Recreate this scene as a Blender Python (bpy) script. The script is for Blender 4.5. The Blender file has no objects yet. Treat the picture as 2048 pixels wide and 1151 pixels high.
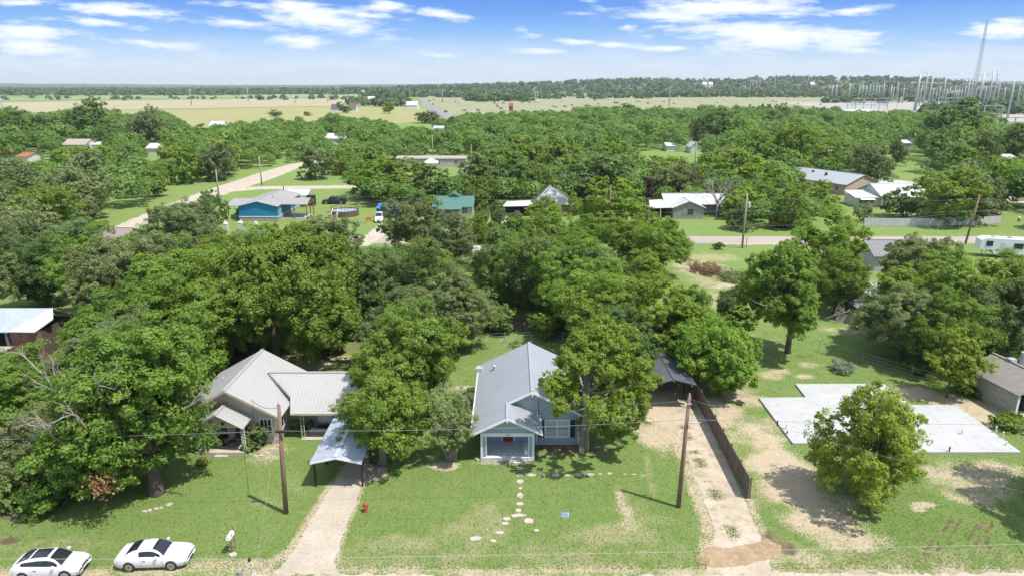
HAZE = 0.00008
EXPO = 0.43
import bpy, math, random
import numpy as np
from mathutils import Vector, Matrix
R = math.radians
rnd = random.Random(7)
scene = bpy.context.scene
col = scene.collection
# ------------------------------------------------------------------ survey
# the place was measured from the photograph: camera 28 m up, pitched 16.6 degrees down
F = 1365.0
TH = math.atan(407.5 / 1365)
S, C, CAMH = math.sin(TH), math.cos(TH), 28.0
def G(px, py, z=0.0):
    """ground position (metres) of a surveyed point of the photograph lying at height z"""
    u = (px - 1024) / F; v = (py - 575.5) / F
    D = (CAMH - z) / (S + v * C)
    return (u * D, (C - v * S) * D)
def PX(x, y, z=0.0):
    Z = y * C + (CAMH - z) * S; Yc = -y * S + (CAMH - z) * C
    return (1024 + F * x / Z, 575.5 + F * Yc / Z)
def HT(py, y):
    v = (py - 575.5) / F
    return CAMH - y * (S + v * C) / (C - v * S)
# ------------------------------------------------------------------ materials
MATS = {}
def newmat(name):
    m = bpy.data.materials.new(name); m.use_nodes = True
    nt = m.node_tree
    b = nt.nodes['Principled BSDF']
    return m, nt, b
def N(nt, t, **k):
    n = nt.nodes.new(t)
    for a, v in k.items():
        if a == 'inp':
            for i, x in v.items(): n.inputs[i].default_value = x
        else: setattr(n, a, v)
    return n
def rgba(c): return (c[0], c[1], c[2], 1.0)
def mat(name, c, rough=0.7, c2=None, scale=3.0, c3=None, scale3=25.0, bump=0.0, bscale=40.0, metal=0.0, lap=0.0, lapaxis='Z', stretch=None, spec=0.5, coat=0.0, island=0.0):
    """plain surface with two scales of colour variation, optional bump and lap boards"""
    if name in MATS: return MATS[name]
    m, nt, b = newmat(name)
    L = nt.links.new
    tc = N(nt, 'ShaderNodeTexCoord')
    vec = tc.outputs['Object']
    if stretch:
        mp = N(nt, 'ShaderNodeMapping'); mp.inputs['Scale'].default_value = stretch
        L(vec, mp.inputs[0]); vec = mp.outputs[0]
    c2 = c2 or tuple(x * 0.82 for x in c)
    n1 = N(nt, 'ShaderNodeTexNoise', inp={'Scale': scale, 'Detail': 5.0, 'Roughness': 0.6}); L(vec, n1.inputs['Vector'])
    r1 = N(nt, 'ShaderNodeMapRange', inp={'From Min': 0.35, 'From Max': 0.65}); L(n1.outputs[0], r1.inputs[0])
    mx = N(nt, 'ShaderNodeMix', data_type='RGBA'); L(r1.outputs[0], mx.inputs[0])
    mx.inputs[6].default_value = rgba(c); mx.inputs[7].default_value = rgba(c2)
    out = mx.outputs[2]
    if c3:
        n2 = N(nt, 'ShaderNodeTexNoise', inp={'Scale': scale3, 'Detail': 4.0, 'Roughness': 0.7}); L(vec, n2.inputs['Vector'])
        r2 = N(nt, 'ShaderNodeMapRange', inp={'From Min': 0.5, 'From Max': 0.72}); L(n2.outputs[0], r2.inputs[0])
        m2 = N(nt, 'ShaderNodeMix', data_type='RGBA'); L(r2.outputs[0], m2.inputs[0]); L(out, m2.inputs[6]); m2.inputs[7].default_value = rgba(c3)
        out = m2.outputs[2]
    if island:
        g = N(nt, 'ShaderNodeNewGeometry')
        mr = N(nt, 'ShaderNodeMapRange', inp={'To Min': 1 - island, 'To Max': 1 + island}); L(g.outputs['Random Per Island'], mr.inputs[0])
        hs = N(nt, 'ShaderNodeHueSaturation'); L(mr.outputs[0], hs.inputs['Value']); L(out, hs.inputs['Color']); out = hs.outputs[0]
    L(out, b.inputs['Base Color'])
    b.inputs['Roughness'].default_value = rough; b.inputs['Metallic'].default_value = metal
    b.inputs['Specular IOR Level'].default_value = spec
    if coat: b.inputs['Coat Weight'].default_value = coat; b.inputs['Coat Roughness'].default_value = 0.05
    h = None
    if bump:
        n3 = N(nt, 'ShaderNodeTexNoise', inp={'Scale': bscale, 'Detail': 4.0}); L(vec, n3.inputs['Vector'])
        h = N(nt, 'ShaderNodeBump', inp={'Strength': bump, 'Distance': 0.05}); L(n3.outputs[0], h.inputs['Height'])
        L(h.outputs[0], b.inputs['Normal'])
    if lap:
        w = N(nt, 'ShaderNodeTexWave', wave_type='BANDS', bands_direction=lapaxis, wave_profile='SAW', inp={'Scale': 0.314 / lap / 1.0, 'Distortion': 0.0})
        L(tc.outputs['Object'], w.inputs['Vector'])
        h2 = N(nt, 'ShaderNodeBump', inp={'Strength': 0.9, 'Distance': 0.03}); L(w.outputs['Fac'], h2.inputs['Height'])
        if h: L(h.outputs[0], h2.inputs['Normal'])
        L(h2.outputs[0], b.inputs['Normal'])
    MATS[name] = m
    return m
def glassmat(name, c, rough=0.06):
    if name in MATS: return MATS[name]
    m, nt, b = newmat(name)
    b.inputs['Base Color'].default_value = rgba(c); b.inputs['Roughness'].default_value = rough
    b.inputs['Specular IOR Level'].default_value = 0.6
    MATS[name] = m; return m
def leafmat(name, c, c2, trans=0.42):
    if name in MATS: return MATS[name]
    m, nt, b = newmat(name); nt.nodes.remove(b)
    L = nt.links.new
    o = nt.nodes['Material Output']
    at = N(nt, 'ShaderNodeAttribute', attribute_name='tint')
    oi = N(nt, 'ShaderNodeObjectInfo')
    mx = N(nt, 'ShaderNodeMix', data_type='RGBA'); L(at.outputs['Fac'], mx.inputs[0])
    mx.inputs[6].default_value = rgba(c); mx.inputs[7].default_value = rgba(c2)
    hs = N(nt, 'ShaderNodeHueSaturation')
    mh = N(nt, 'ShaderNodeMapRange', inp={'To Min': 0.490, 'To Max': 0.512}); L(oi.outputs['Random'], mh.inputs[0]); L(mh.outputs[0], hs.inputs['Hue'])
    mm = N(nt, 'ShaderNodeMath', operation='MULTIPLY', inp={1: 7.31}); L(oi.outputs['Random'], mm.inputs[0])
    fr = N(nt, 'ShaderNodeMath', operation='FRACT'); L(mm.outputs[0], fr.inputs[0])
    mv = N(nt, 'ShaderNodeMapRange', inp={'To Min': 0.84, 'To Max': 1.14}); L(fr.outputs[0], mv.inputs[0]); L(mv.outputs[0], hs.inputs['Value'])
    L(mx.outputs[2], hs.inputs['Color'])
    d = N(nt, 'ShaderNodeBsdfDiffuse'); t = N(nt, 'ShaderNodeBsdfTranslucent'); g = N(nt, 'ShaderNodeBsdfGlossy', inp={'Roughness': 0.55})
    g.inputs[0].default_value = (0.75, 0.8, 0.72, 1)
    L(hs.outputs[0], d.inputs[0])
    ht = N(nt, 'ShaderNodeHueSaturation', inp={'Hue': 0.482, 'Saturation': 1.1, 'Value': 1.35}); L(hs.outputs[0], ht.inputs['Color']); L(ht.outputs[0], t.inputs[0])
    m1 = N(nt, 'ShaderNodeMixShader', inp={0: trans}); L(d.outputs[0], m1.inputs[1]); L(t.outputs[0], m1.inputs[2])
    m2 = N(nt, 'ShaderNodeMixShader', inp={0: 0.02}); L(m1.outputs[0], m2.inputs[1]); L(g.outputs[0], m2.inputs[2])
    L(m2.outputs[0], o.inputs[0])
    MATS[name] = m; return m
# ------------------------------------------------------------------ object helpers
def tag(o, label=None, cat=None, group=None, kind=None):
    if label: o['label'] = label
    if cat: o['category'] = cat
    if group: o['group'] = group
    if kind: o['kind'] = kind
    return o
def thing(name, label, cat, loc=(0, 0, 0), rz=0.0, group=None):
    o = bpy.data.objects.new(name, None); col.objects.link(o)
    o.location = (loc[0], loc[1], loc[2] if len(loc) > 2 else 0.0); o.rotation_euler = (0, 0, rz)
    o.empty_display_size = 0.5
    return tag(o, label, cat, group)
class MB:
    """collects quads, boxes and tubes and links them as ONE mesh object"""
    def __init__(s): s.v = []; s.f = []
    def add(s, vs, fs):
        b = len(s.v); s.v += [tuple(p) for p in vs]; s.f += [tuple(i + b for i in f) for f in fs]; return s
    def poly(s, pts): return s.add(pts, [tuple(range(len(pts)))])
    def box(s, x0, x1, y0, y1, z0, z1):
        return s.add([(x0, y0, z0), (x1, y0, z0), (x1, y1, z0), (x0, y1, z0), (x0, y0, z1), (x1, y0, z1), (x1, y1, z1), (x0, y1, z1)],
                     [(0, 3, 2, 1), (4, 5, 6, 7), (0, 1, 5, 4), (1, 2, 6, 5), (2, 3, 7, 6), (3, 0, 4, 7)])
    def slab(s, pts, n):
        """a flat polygon given thickness along vector n (downwards/backwards)"""
        k = len(pts); q = [tuple(Vector(p) + Vector(n)) for p in pts]
        fs = [tuple(range(k)), tuple(range(2 * k - 1, k - 1, -1))] + [(i, i + k, (i + 1) % k + k, (i + 1) % k) for i in range(k)]
        return s.add(list(pts) + q, fs)
    def prism(s, pts, z0, z1):
        return s.slab([(p[0], p[1], z1) for p in pts], (0, 0, z0 - z1))
    def tube(s, pts, rad, n=6, cap=True):
        pts = [Vector(p) for p in pts]
        if not hasattr(rad, '__len__'): rad = [rad] * len(pts)
        b = len(s.v); t0 = (pts[1] - pts[0]).normalized()
        a = t0.orthogonal().normalized()
        for i, p in enumerate(pts):
            t = (pts[min(i + 1, len(pts) - 1)] - pts[max(i - 1, 0)]).normalized()
            a = (a - t * a.dot(t)); a = a.normalized() if a.length > 1e-6 else t.orthogonal().normalized()
            c = t.cross(a)
            for k in range(n):
                w = 2 * math.pi * k / n
                s.v.append(tuple(p + (a * math.cos(w) + c * math.sin(w)) * rad[i]))
        for i in range(len(pts) - 1):
            for k in range(n):
                s.f.append((b + i * n + k, b + i * n + (k + 1) % n, b + (i + 1) * n + (k + 1) % n, b + (i + 1) * n + k))
        if cap:
            s.f.append(tuple(b + k for k in range(n - 1, -1, -1))); e = b + (len(pts) - 1) * n
            s.f.append(tuple(e + k for k in range(n)))
        return s
    def lathe(s, prof, c=(0, 0, 0), n=16):
        b = len(s.v)
        for r, z in prof:
            for k in range(n):
                w = 2 * math.pi * k / n; s.v.append((c[0] + r * math.cos(w), c[1] + r * math.sin(w), c[2] + z))
        for i in range(len(prof) - 1):
            for k in range(n):
                s.f.append((b + i * n + k, b + i * n + (k + 1) % n, b + (i + 1) * n + (k + 1) % n, b + (i + 1) * n + k))
        s.f.append(tuple(b + k for k in range(n - 1, -1, -1))); e = b + (len(prof) - 1) * n
        s.f.append(tuple(e + k for k in range(n)))
        return s
    def ribs(s, e0, e1, r1, r0, step=0.3, h=0.025, w=0.04):
        """standing ribs running from the eave line e0-e1 up to the ridge line r0-r1"""
        e0, e1, r0, r1 = map(Vector, (e0, e1, r0, r1))
        n = max(2, int((e1 - e0).length / step)); up = (e1 - e0).cross(r0 - e0).normalized()
        if up.z < 0: up = -up
        for i in range(n + 1):
            t = (i + 0.0) / n; a = e0.lerp(e1, t); b = r0.lerp(r1, t)
            d = (e1 - e0).normalized() * w / 2
            s.add([a - d, a + d, b + d, b - d, a - d * .5 + up * h, a + d * .5 + up * h, b + d * .5 + up * h, b - d * .5 + up * h],
                  [(4, 5, 6, 7), (0, 1, 5, 4), (1, 2, 6, 5), (2, 3, 7, 6), (3, 0, 4, 7)])
        return s
    def build(s, name, m, parent=None, off=None, smooth=False, label=None):
        me = bpy.data.meshes.new(name)
        vs = s.v if off is None else [(p[0] - off[0], p[1] - off[1], p[2] - (off[2] if len(off) > 2 else 0)) for p in s.v]
        me.from_pydata(vs, [], s.f); me.validate(); me.update()
        if smooth: me.polygons.foreach_set('use_smooth', [True] * len(me.polygons))
        if m: me.materials.append(m)
        o = bpy.data.objects.new(name, me); col.objects.link(o)
        if parent: o.parent = parent
        if label: o['label'] = label
        return o
def box(*a): return MB().box(*a)
def childs(o): return [c for c in bpy.data.objects if c.parent == o]
def copy_tree(o, kids):
    c = o.copy(); col.objects.link(c)
    for k in kids:
        d = k.copy(); col.objects.link(d); d.parent = c
    return c
# palette
WHITE = mat('white_paint', (.78, .78, .76), .5, (.72, .72, .70), 2)
GALV = mat('galvanised_metal', (.50, .52, .54), .42, (.43, .45, .47), .8, (.38, .39, .40), 6, metal=.25, spec=.5)
GREYROOF = mat('grey_metal_roof', (.37, .395, .425), .42, (.34, .365, .395), .6, metal=.2)
BEIGEROOF = mat('pale_metal_roof', (.405, .40, .395), .45, (.38, .375, .37), .5, (.36, .355, .35), 5, metal=.1)
WHITEROOF = mat('white_metal_roof', (.52, .52, .53), .45, (.46, .46, .47), .5)
DARKMETAL = mat('black_metal', (.02, .02, .022), .45)
STEEL = mat('grey_steel', (.42, .44, .46), .5, (.36, .38, .40), .2, metal=.2)
WOODPOLE = mat('weathered_pole_wood', (.27, .175, .12), .85, (.19, .12, .085), 1.5, stretch=(6, 6, .6), bump=.4)
PALEPOLE = mat('pale_pole_wood', (.42, .33, .22), .85, (.30, .24, .17), 1.5, stretch=(6, 6, .6), bump=.4)
TAN = mat('tan_siding', (.60, .51, .41), .7, (.55, .465, .37), 1.5, lap=.2)
BLUEGREY = mat('blue_grey_siding', (.35, .415, .46), .6, (.32, .385, .43), 1.2, lap=.18)
GLASS = glassmat('dark_window_glass', (.03, .04, .045))
CARGLASS = glassmat('tinted_car_glass', (.020, .024, .030), .03)
CONC = mat('pale_concrete', (.47, .46, .44), .8, (.42, .41, .39), .35, (.37, .36, .34), 5, bump=.1)
TANCONC = mat('buff_concrete', (.50, .43, .35), .85, (.42, .36, .30), .8, (.35, .31, .26), 6, bump=.15)
STONE = mat('limestone', (.58, .52, .42), .85, (.46, .40, .32), 3, (.36, .31, .25), 8, bump=.6, bscale=9)
ROCK = mat('pale_fieldstone', (.50, .44, .36), .9, (.37, .31, .245), 4, bump=.7, bscale=6)
BARK = mat('grey_brown_bark', (.15, .12, .095), .95, (.09, .07, .055), 3, stretch=(3, 3, .5), bump=1.0, bscale=10)
PALEBARK = mat('pale_bark', (.30, .25, .20), .95, (.20, .165, .13), 3, stretch=(3, 3, .5), bump=.8, bscale=10)
DEADWOOD = mat('bare_grey_wood', (.36, .32, .28), .95, (.25, .22, .19), 3)
GRAVEL = mat('cream_gravel', (.47, .415, .335), .95, (.385, .33, .26), .5, (.29, .24, .185), 5, bump=.5, bscale=14)
ROADPINK = mat('pinkish_chipseal', (.37, .30, .265), .95, (.31, .26, .235), .15, (.42, .36, .31), 4, bump=.2)
DIRT = mat('tan_dirt', (.46, .36, .25), .95, (.36, .27, .18), .6, (.29, .22, .14), 4, bump=.6, bscale=8)
SHINGLE = mat('weathered_shingle', (.27, .245, .225), .9, (.22, .20, .185), 2, (.33, .30, .275), 9, bump=.5, bscale=16, lap=.28, lapaxis='Z')
BLACKTYRE = mat('tyre_rubber', (.02, .02, .02), .85)
CHROME = mat('alloy_wheel', (.55, .55, .56), .3, metal=.7)
CARWHITE = mat('white_car_paint', (.64, .64, .645), .22, (.63, .63, .635), 1, coat=.6)
# ------------------------------------------------------------------ camera, light, sky
cam = bpy.data.cameras.new('camera'); cam.lens = 24.0; cam.sensor_width = 36.0; cam.clip_end = 60000; cam.clip_start = .5
co = bpy.data.objects.new('camera', cam); col.objects.link(co); co.location = (0, 0, CAMH); co.rotation_euler = (math.pi / 2 - TH, 0, 0)
scene.camera = co
SUN_EL, SUN_AZ = R(63), R(119)
sdir = Vector((math.sin(SUN_AZ) * math.cos(SUN_EL), math.cos(SUN_AZ) * math.cos(SUN_EL), math.sin(SUN_EL)))
sl = bpy.data.lights.new('sun', 'SUN'); sl.energy = 4.5; sl.angle = R(.5); sl.color = (1, .955, .88)
so = bpy.data.objects.new('sun', sl); col.objects.link(so); so.rotation_euler = (-sdir).to_track_quat('-Z', 'Y').to_euler(); so.location = (30, -20, 80)
vs = scene.view_settings; vs.view_transform = 'Standard'; vs.look = 'None'; vs.exposure = EXPO; vs.gamma = 1.0
w = bpy.data.worlds.new('World'); scene.world = w; w.use_nodes = True
def build_sky():
    nt = w.node_tree; L = nt.links.new; nt.nodes.clear()
    out = N(nt, 'ShaderNodeOutputWorld'); bg = N(nt, 'ShaderNodeBackground', inp={'Strength': .1}); L(bg.outputs[0], out.inputs[0])
    sky = N(nt, 'ShaderNodeTexSky', sky_type='NISHITA', sun_disc=False, sun_elevation=SUN_EL, sun_rotation=SUN_AZ, altitude=300, air_density=1.0, dust_density=.6, ozone_density=2.0)
    tc = N(nt, 'ShaderNodeTexCoord'); sp = N(nt, 'ShaderNodeSeparateXYZ'); L(tc.outputs['Generated'], sp.inputs[0])
    def M(op, a, b=None, c=None):
        n = N(nt, 'ShaderNodeMath', operation=op)
        for i, x in enumerate((a, b, c)):
            if x is None: continue
            if isinstance(x, (int, float)): n.inputs[i].default_value = x
            else: L(x, n.inputs[i])
        return n.outputs[0]
    ay = M('MAXIMUM', M('ABSOLUTE', sp.outputs['Y']), .02)
    a = M('DIVIDE', sp.outputs['X'], ay); e = M('DIVIDE', sp.outputs['Z'], ay)
    # pale horizon band, richer blue above; upper sky out of view brightened for fill
    ev = M('MAXIMUM', sp.outputs['Z'], 0.0)
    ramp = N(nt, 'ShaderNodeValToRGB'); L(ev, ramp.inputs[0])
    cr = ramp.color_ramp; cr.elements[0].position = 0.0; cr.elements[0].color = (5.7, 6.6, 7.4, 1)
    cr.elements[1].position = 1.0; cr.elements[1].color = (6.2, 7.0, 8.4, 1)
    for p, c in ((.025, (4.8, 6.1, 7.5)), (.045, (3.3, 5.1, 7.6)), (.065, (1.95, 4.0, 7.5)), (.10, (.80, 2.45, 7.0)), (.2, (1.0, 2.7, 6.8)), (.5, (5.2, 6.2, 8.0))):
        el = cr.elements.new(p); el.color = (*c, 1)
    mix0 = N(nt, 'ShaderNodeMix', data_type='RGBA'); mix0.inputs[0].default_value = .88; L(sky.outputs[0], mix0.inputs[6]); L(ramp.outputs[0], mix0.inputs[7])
    cv = N(nt, 'ShaderNodeCombineXYZ'); L(M('MULTIPLY', a, 10.0), cv.inputs[0]); L(M('MULTIPLY', e, 62.0), cv.inputs[1])
    n1 = N(nt, 'ShaderNodeTexNoise', inp={'Scale': 1.0, 'Detail': 8.0, 'Roughness': .62, 'Distortion': .3}); L(cv.outputs[0], n1.inputs['Vector'])
    cv2 = N(nt, 'ShaderNodeCombineXYZ'); L(M('MULTIPLY', a, 30.0), cv2.inputs[0]); L(M('MULTIPLY', e, 110.0), cv2.inputs[1])
    n2 = N(nt, 'ShaderNodeTexNoise', inp={'Scale': 1.0, 'Detail': 6.0, 'Roughness': .6}); L(cv2.outputs[0], n2.inputs['Vector'])
    nz = M('ADD', M('MULTIPLY', M('SUBTRACT', n1.outputs[0], .52), 2.7), M('MULTIPLY', M('SUBTRACT', n2.outputs[0], .5), 1.3))
    # clouds: position and half size (pixels of the survey), density, tilt
    CL = [(640, 38, 150, 26, 1, .12), (590, 15, 70, 20, 1, .2), (470, 45, 110, 13, .7, .15), (596, 83, 75, 14, 1, .03), (240, 24, 150, 15, .85, .06), (190, 43, 120, 10, .8, .12),
          (40, 66, 110, 20, .95, .05), (60, 95, 120, 24, .9, .1), (290, 88, 110, 9, .75, .1), (30, 5, 60, 9, .6, .1), (780, 14, 60, 12, .9, .05), (730, 30, 90, 9, .9, .1), (885, 28, 60, 10, .9, .15), (690, 55, 40, 8, .7, 0),
          (1450, 16, 240, 26, 1.0, -.03), (1560, 75, 260, 30, 1.05, .02), (1330, 30, 130, 16, .8, .1), (2010, 60, 90, 24, 1, -.06), (1255, 54, 24, 7, .8, 0), (1145, 84, 50, 9, .8, .05),
          (1085, 104, 70, 7, .75, .02), (1340, 97, 60, 7, .85, 0), (1225, 90, 30, 5, .6, 0), (1460, 98, 50, 8, .7, 0), (1065, 70, 40, 9, .45, .2), (880, 112, 60, 6, .45, 0), (1620, 105, 60, 6, .4, 0), (1190, 8, 40, 12, .5, .5),
          (1720, 20, 80, 10, .6, -.1), (520, 8, 110, 10, .35, .0)]
    acc = None
    for (px, py, rx, ry, dn, tl) in CL:
        u = (px - 1024) / F; v = (py - 575.5) / F; yy = C - v * S; ca, ce = u / yy, (-S - v * C) / yy
        sx, sy = rx / F / yy, ry / F / yy
        da = M('SUBTRACT', a, ca); de = M('MULTIPLY_ADD', da, tl, M('SUBTRACT', e, ce))
        q = M('SQRT', M('ADD', M('POWER', M('MULTIPLY', da, 1 / sx), 2.0), M('POWER', M('MULTIPLY', de, 1 / sy), 2.0)))
        m_ = M('MULTIPLY', M('SUBTRACT', 1.25, q), dn)
        acc = m_ if acc is None else M('MAXIMUM', acc, m_)
    dens = M('ADD', M('MAXIMUM', acc, -.75), nz)
    k = N(nt, 'ShaderNodeMapRange', interpolation_type='SMOOTHSTEP', inp={'From Min': .0, 'From Max': .85}); L(dens, k.inputs[0])
    inner = N(nt, 'ShaderNodeMapRange', interpolation_type='SMOOTHSTEP', inp={'From Min': .5, 'From Max': 1.5}); L(dens, inner.inputs[0])
    cc = N(nt, 'ShaderNodeMix', data_type='RGBA'); L(inner.outputs[0], cc.inputs[0]); cc.inputs[6].default_value = (6.6, 7.3, 8.2, 1); cc.inputs[7].default_value = (8.6, 8.6, 8.8, 1)
    # thin veil over the horizon
    veil = M('MULTIPLY', M('SUBTRACT', n1.outputs[0], .38), 1.2)
    band = N(nt, 'ShaderNodeMapRange', interpolation_type='SMOOTHSTEP', inp={'From Min': .075, 'From Max': .04}); L(e, band.inputs[0])
    vf = M('MULTIPLY', M('MINIMUM', M('MAXIMUM', veil, 0.0), .6), band.outputs[0])
    mv = N(nt, 'ShaderNodeMix', data_type='RGBA'); L(vf, mv.inputs[0]); L(mix0.outputs[2], mv.inputs[6]); mv.inputs[7].default_value = (7.0, 7.4, 8.0, 1)
    mc = N(nt, 'ShaderNodeMix', data_type='RGBA'); L(M('MULTIPLY', k.outputs[0], .96), mc.inputs[0]); L(mv.outputs[2], mc.inputs[6]); L(cc.outputs[2], mc.inputs[7])
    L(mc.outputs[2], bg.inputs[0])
build_sky()
# ------------------------------------------------------------------ ground
def groundmat():
    m, nt, b = newmat('meadow_ground'); L = nt.links.new
    geo = N(nt, 'ShaderNodeNewGeometry'); P = geo.outputs['Position']
    at = N(nt, 'ShaderNodeAttribute', attribute_name='soil'); sp = N(nt, 'ShaderNodeSeparateColor'); L(at.outputs['Color'], sp.inputs[0])
    def noise(sc, det=5.0, ro=.6, vec=None, out=0):
        n = N(nt, 'ShaderNodeTexNoise', inp={'Scale': sc, 'Detail': det, 'Roughness': ro}); L(vec or P, n.inputs['Vector']); return n.outputs[out]
    def mr(x, a, b_, c=0.0, d=1.0):
        n = N(nt, 'ShaderNodeMapRange', inp={'From Min': a, 'From Max': b_, 'To Min': c, 'To Max': d}); L(x, n.inputs[0]); return n.outputs[0]
    def mix(f, c1, c2):
        n = N(nt, 'ShaderNodeMix', data_type='RGBA')
        if isinstance(f, float): n.inputs[0].default_value = f
        else: L(f, n.inputs[0])
        for i, c in ((6, c1), (7, c2)):
            if isinstance(c, tuple): n.inputs[i].default_value = rgba(c)
            else: L(c, n.inputs[i])
        return n.outputs[2]
    def M(op, x, y):
        n = N(nt, 'ShaderNodeMath', operation=op)
        for i, q in enumerate((x, y)):
            if isinstance(q, (int, float)): n.inputs[i].default_value = q
            else: L(q, n.inputs[i])
        return n.outputs[0]
    big = noise(.09, 4); midn = noise(.55, 6, .65); fine = noise(7.0, 4, .75); vf = noise(22.0, 3, .8)
    g = mix(mr(big, .38, .62), (.158, .242, .062), (.190, .262, .076))
    g = mix(mr(midn, .44, .66), g, (.218, .266, .098))
    g = mix(mr(noise(1.7, 5, .7), .52, .70), g, (.145, .225, .052))
    g = mix(mr(fine, .48, .68), g, (.200, .275, .080))
    g = mix(mr(vf, .50, .62, 0, .75), g, (.120, .196, .044))
    # straw coloured, worn grass
    dry = mr(M('ADD', sp.outputs[1], M('MULTIPLY', M('SUBTRACT', midn, .5), 1.5)), .25, .85)
    dry = M('MULTIPLY', dry, mr(fine, .36, .56))
    g = mix(dry, g, (.40, .345, .20))
    # bare earth showing through in ragged patches
    d1 = M('ADD', sp.outputs[0], M('ADD', M('MULTIPLY', M('SUBTRACT', midn, .5), 1.3), M('MULTIPLY', M('SUBTRACT', fine, .5), 2.1)))
    dirt = mix(mr(noise(2.5, 5, .7), .35, .65), (.55, .45, .325), (.44, .34, .225))
    dirt = mix(mr(vf, .5, .7), dirt, (.62, .54, .42))
    g = mix(mr(d1, .40, .62), g, dirt)
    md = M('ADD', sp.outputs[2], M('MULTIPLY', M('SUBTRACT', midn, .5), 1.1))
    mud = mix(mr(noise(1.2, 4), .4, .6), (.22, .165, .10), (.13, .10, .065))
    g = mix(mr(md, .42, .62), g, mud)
    L(g, b.inputs['Base Color']); b.inputs['Roughness'].default_value = .95; b.inputs['Specular IOR Level'].default_value = .15
    bp = N(nt, 'ShaderNodeBump', inp={'Strength': .9, 'Distance': .08}); L(M('ADD', fine, vf), bp.inputs['Height']); L(bp.outputs[0], b.inputs['Normal'])
    return m
def grow(a, b, n):
    return list(np.geomspace(a, b, n))
def build_ground():
    near_x = list(np.arange(-62, 78.01, .32)); gx = [x for x in (-14000 + 0 * 1,)]
    xs = sorted([-62 - d for d in grow(.6, 15000, 46)] + near_x + [78 + d for d in grow(.6, 15000, 46)])
    ys = sorted([28 - d for d in grow(.6, 900, 14)] + list(np.arange(28, 112.01, .32)) + [112 + d for d in grow(.5, 20000, 80)])
    xs, ys = np.array(xs), np.array(ys); X, Y = np.meshgrid(xs, ys); nx, ny = len(xs), len(ys)
    Z = np.zeros_like(X)
    co_ = np.stack([X, Y, Z], -1).reshape(-1, 3)
    soil = np.zeros((nx * ny, 4)); soil[:, 3] = 1
    x, y = co_[:, 0], co_[:, 1]
    def blob(px, py, rx, ry, s, ch, z=0.0):
        cx, cy = G(px, py)
        q = np.sqrt(((x - cx) / rx) ** 2 + ((y - cy) / ry) ** 2)
        soil[:, ch] = np.maximum(soil[:, ch], s * np.clip(1.5 - q, 0, 1))
    def line(pts, wdt, s, ch):
        pts = [G(*p) for p in pts]
        for (ax, ay), (bx, by) in zip(pts, pts[1:]):
            dx, dy = bx - ax, by - ay; t = np.clip(((x - ax) * dx + (y - ay) * dy) / (dx * dx + dy * dy), 0, 1)
            d = np.hypot(x - ax - t * dx, y - ay - t * dy)
            soil[:, ch] = np.maximum(soil[:, ch], s * np.clip(1.6 - d / wdt, 0, 1))
    for b in DIRT_BLOBS: blob(*b)
    for l in DIRT_LINES: line(*l)
    # worn verge beside the front road and straw-coloured grass behind it
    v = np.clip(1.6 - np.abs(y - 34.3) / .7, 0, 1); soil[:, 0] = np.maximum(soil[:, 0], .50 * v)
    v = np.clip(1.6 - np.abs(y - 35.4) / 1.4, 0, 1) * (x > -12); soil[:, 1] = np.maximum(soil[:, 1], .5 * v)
    me = bpy.data.meshes.new('ground'); n = nx * ny
    me.vertices.add(n); me.vertices.foreach_set('co', co_.ravel())
    i = np.arange((ny - 1) * (nx - 1)); r, c = i // (nx - 1), i % (nx - 1); a = r * nx + c
    q = np.stack([a, a + 1, a + nx + 1, a + nx], -1)
    me.loops.add(q.size); me.loops.foreach_set('vertex_index', q.ravel().astype(np.int32))
    me.polygons.add(len(q)); me.polygons.foreach_set('loop_start', np.arange(0, q.size, 4, dtype=np.int32))
    me.update(calc_edges=True)
    ca = me.attributes.new('soil', 'FLOAT_COLOR', 'POINT'); ca.data.foreach_set('color', soil.ravel())
    me.materials.append(groundmat())
    o = bpy.data.objects.new('ground', me); col.objects.link(o); tag(o, 'green grass ground with bare tan patches around the houses', kind='structure')
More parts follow.
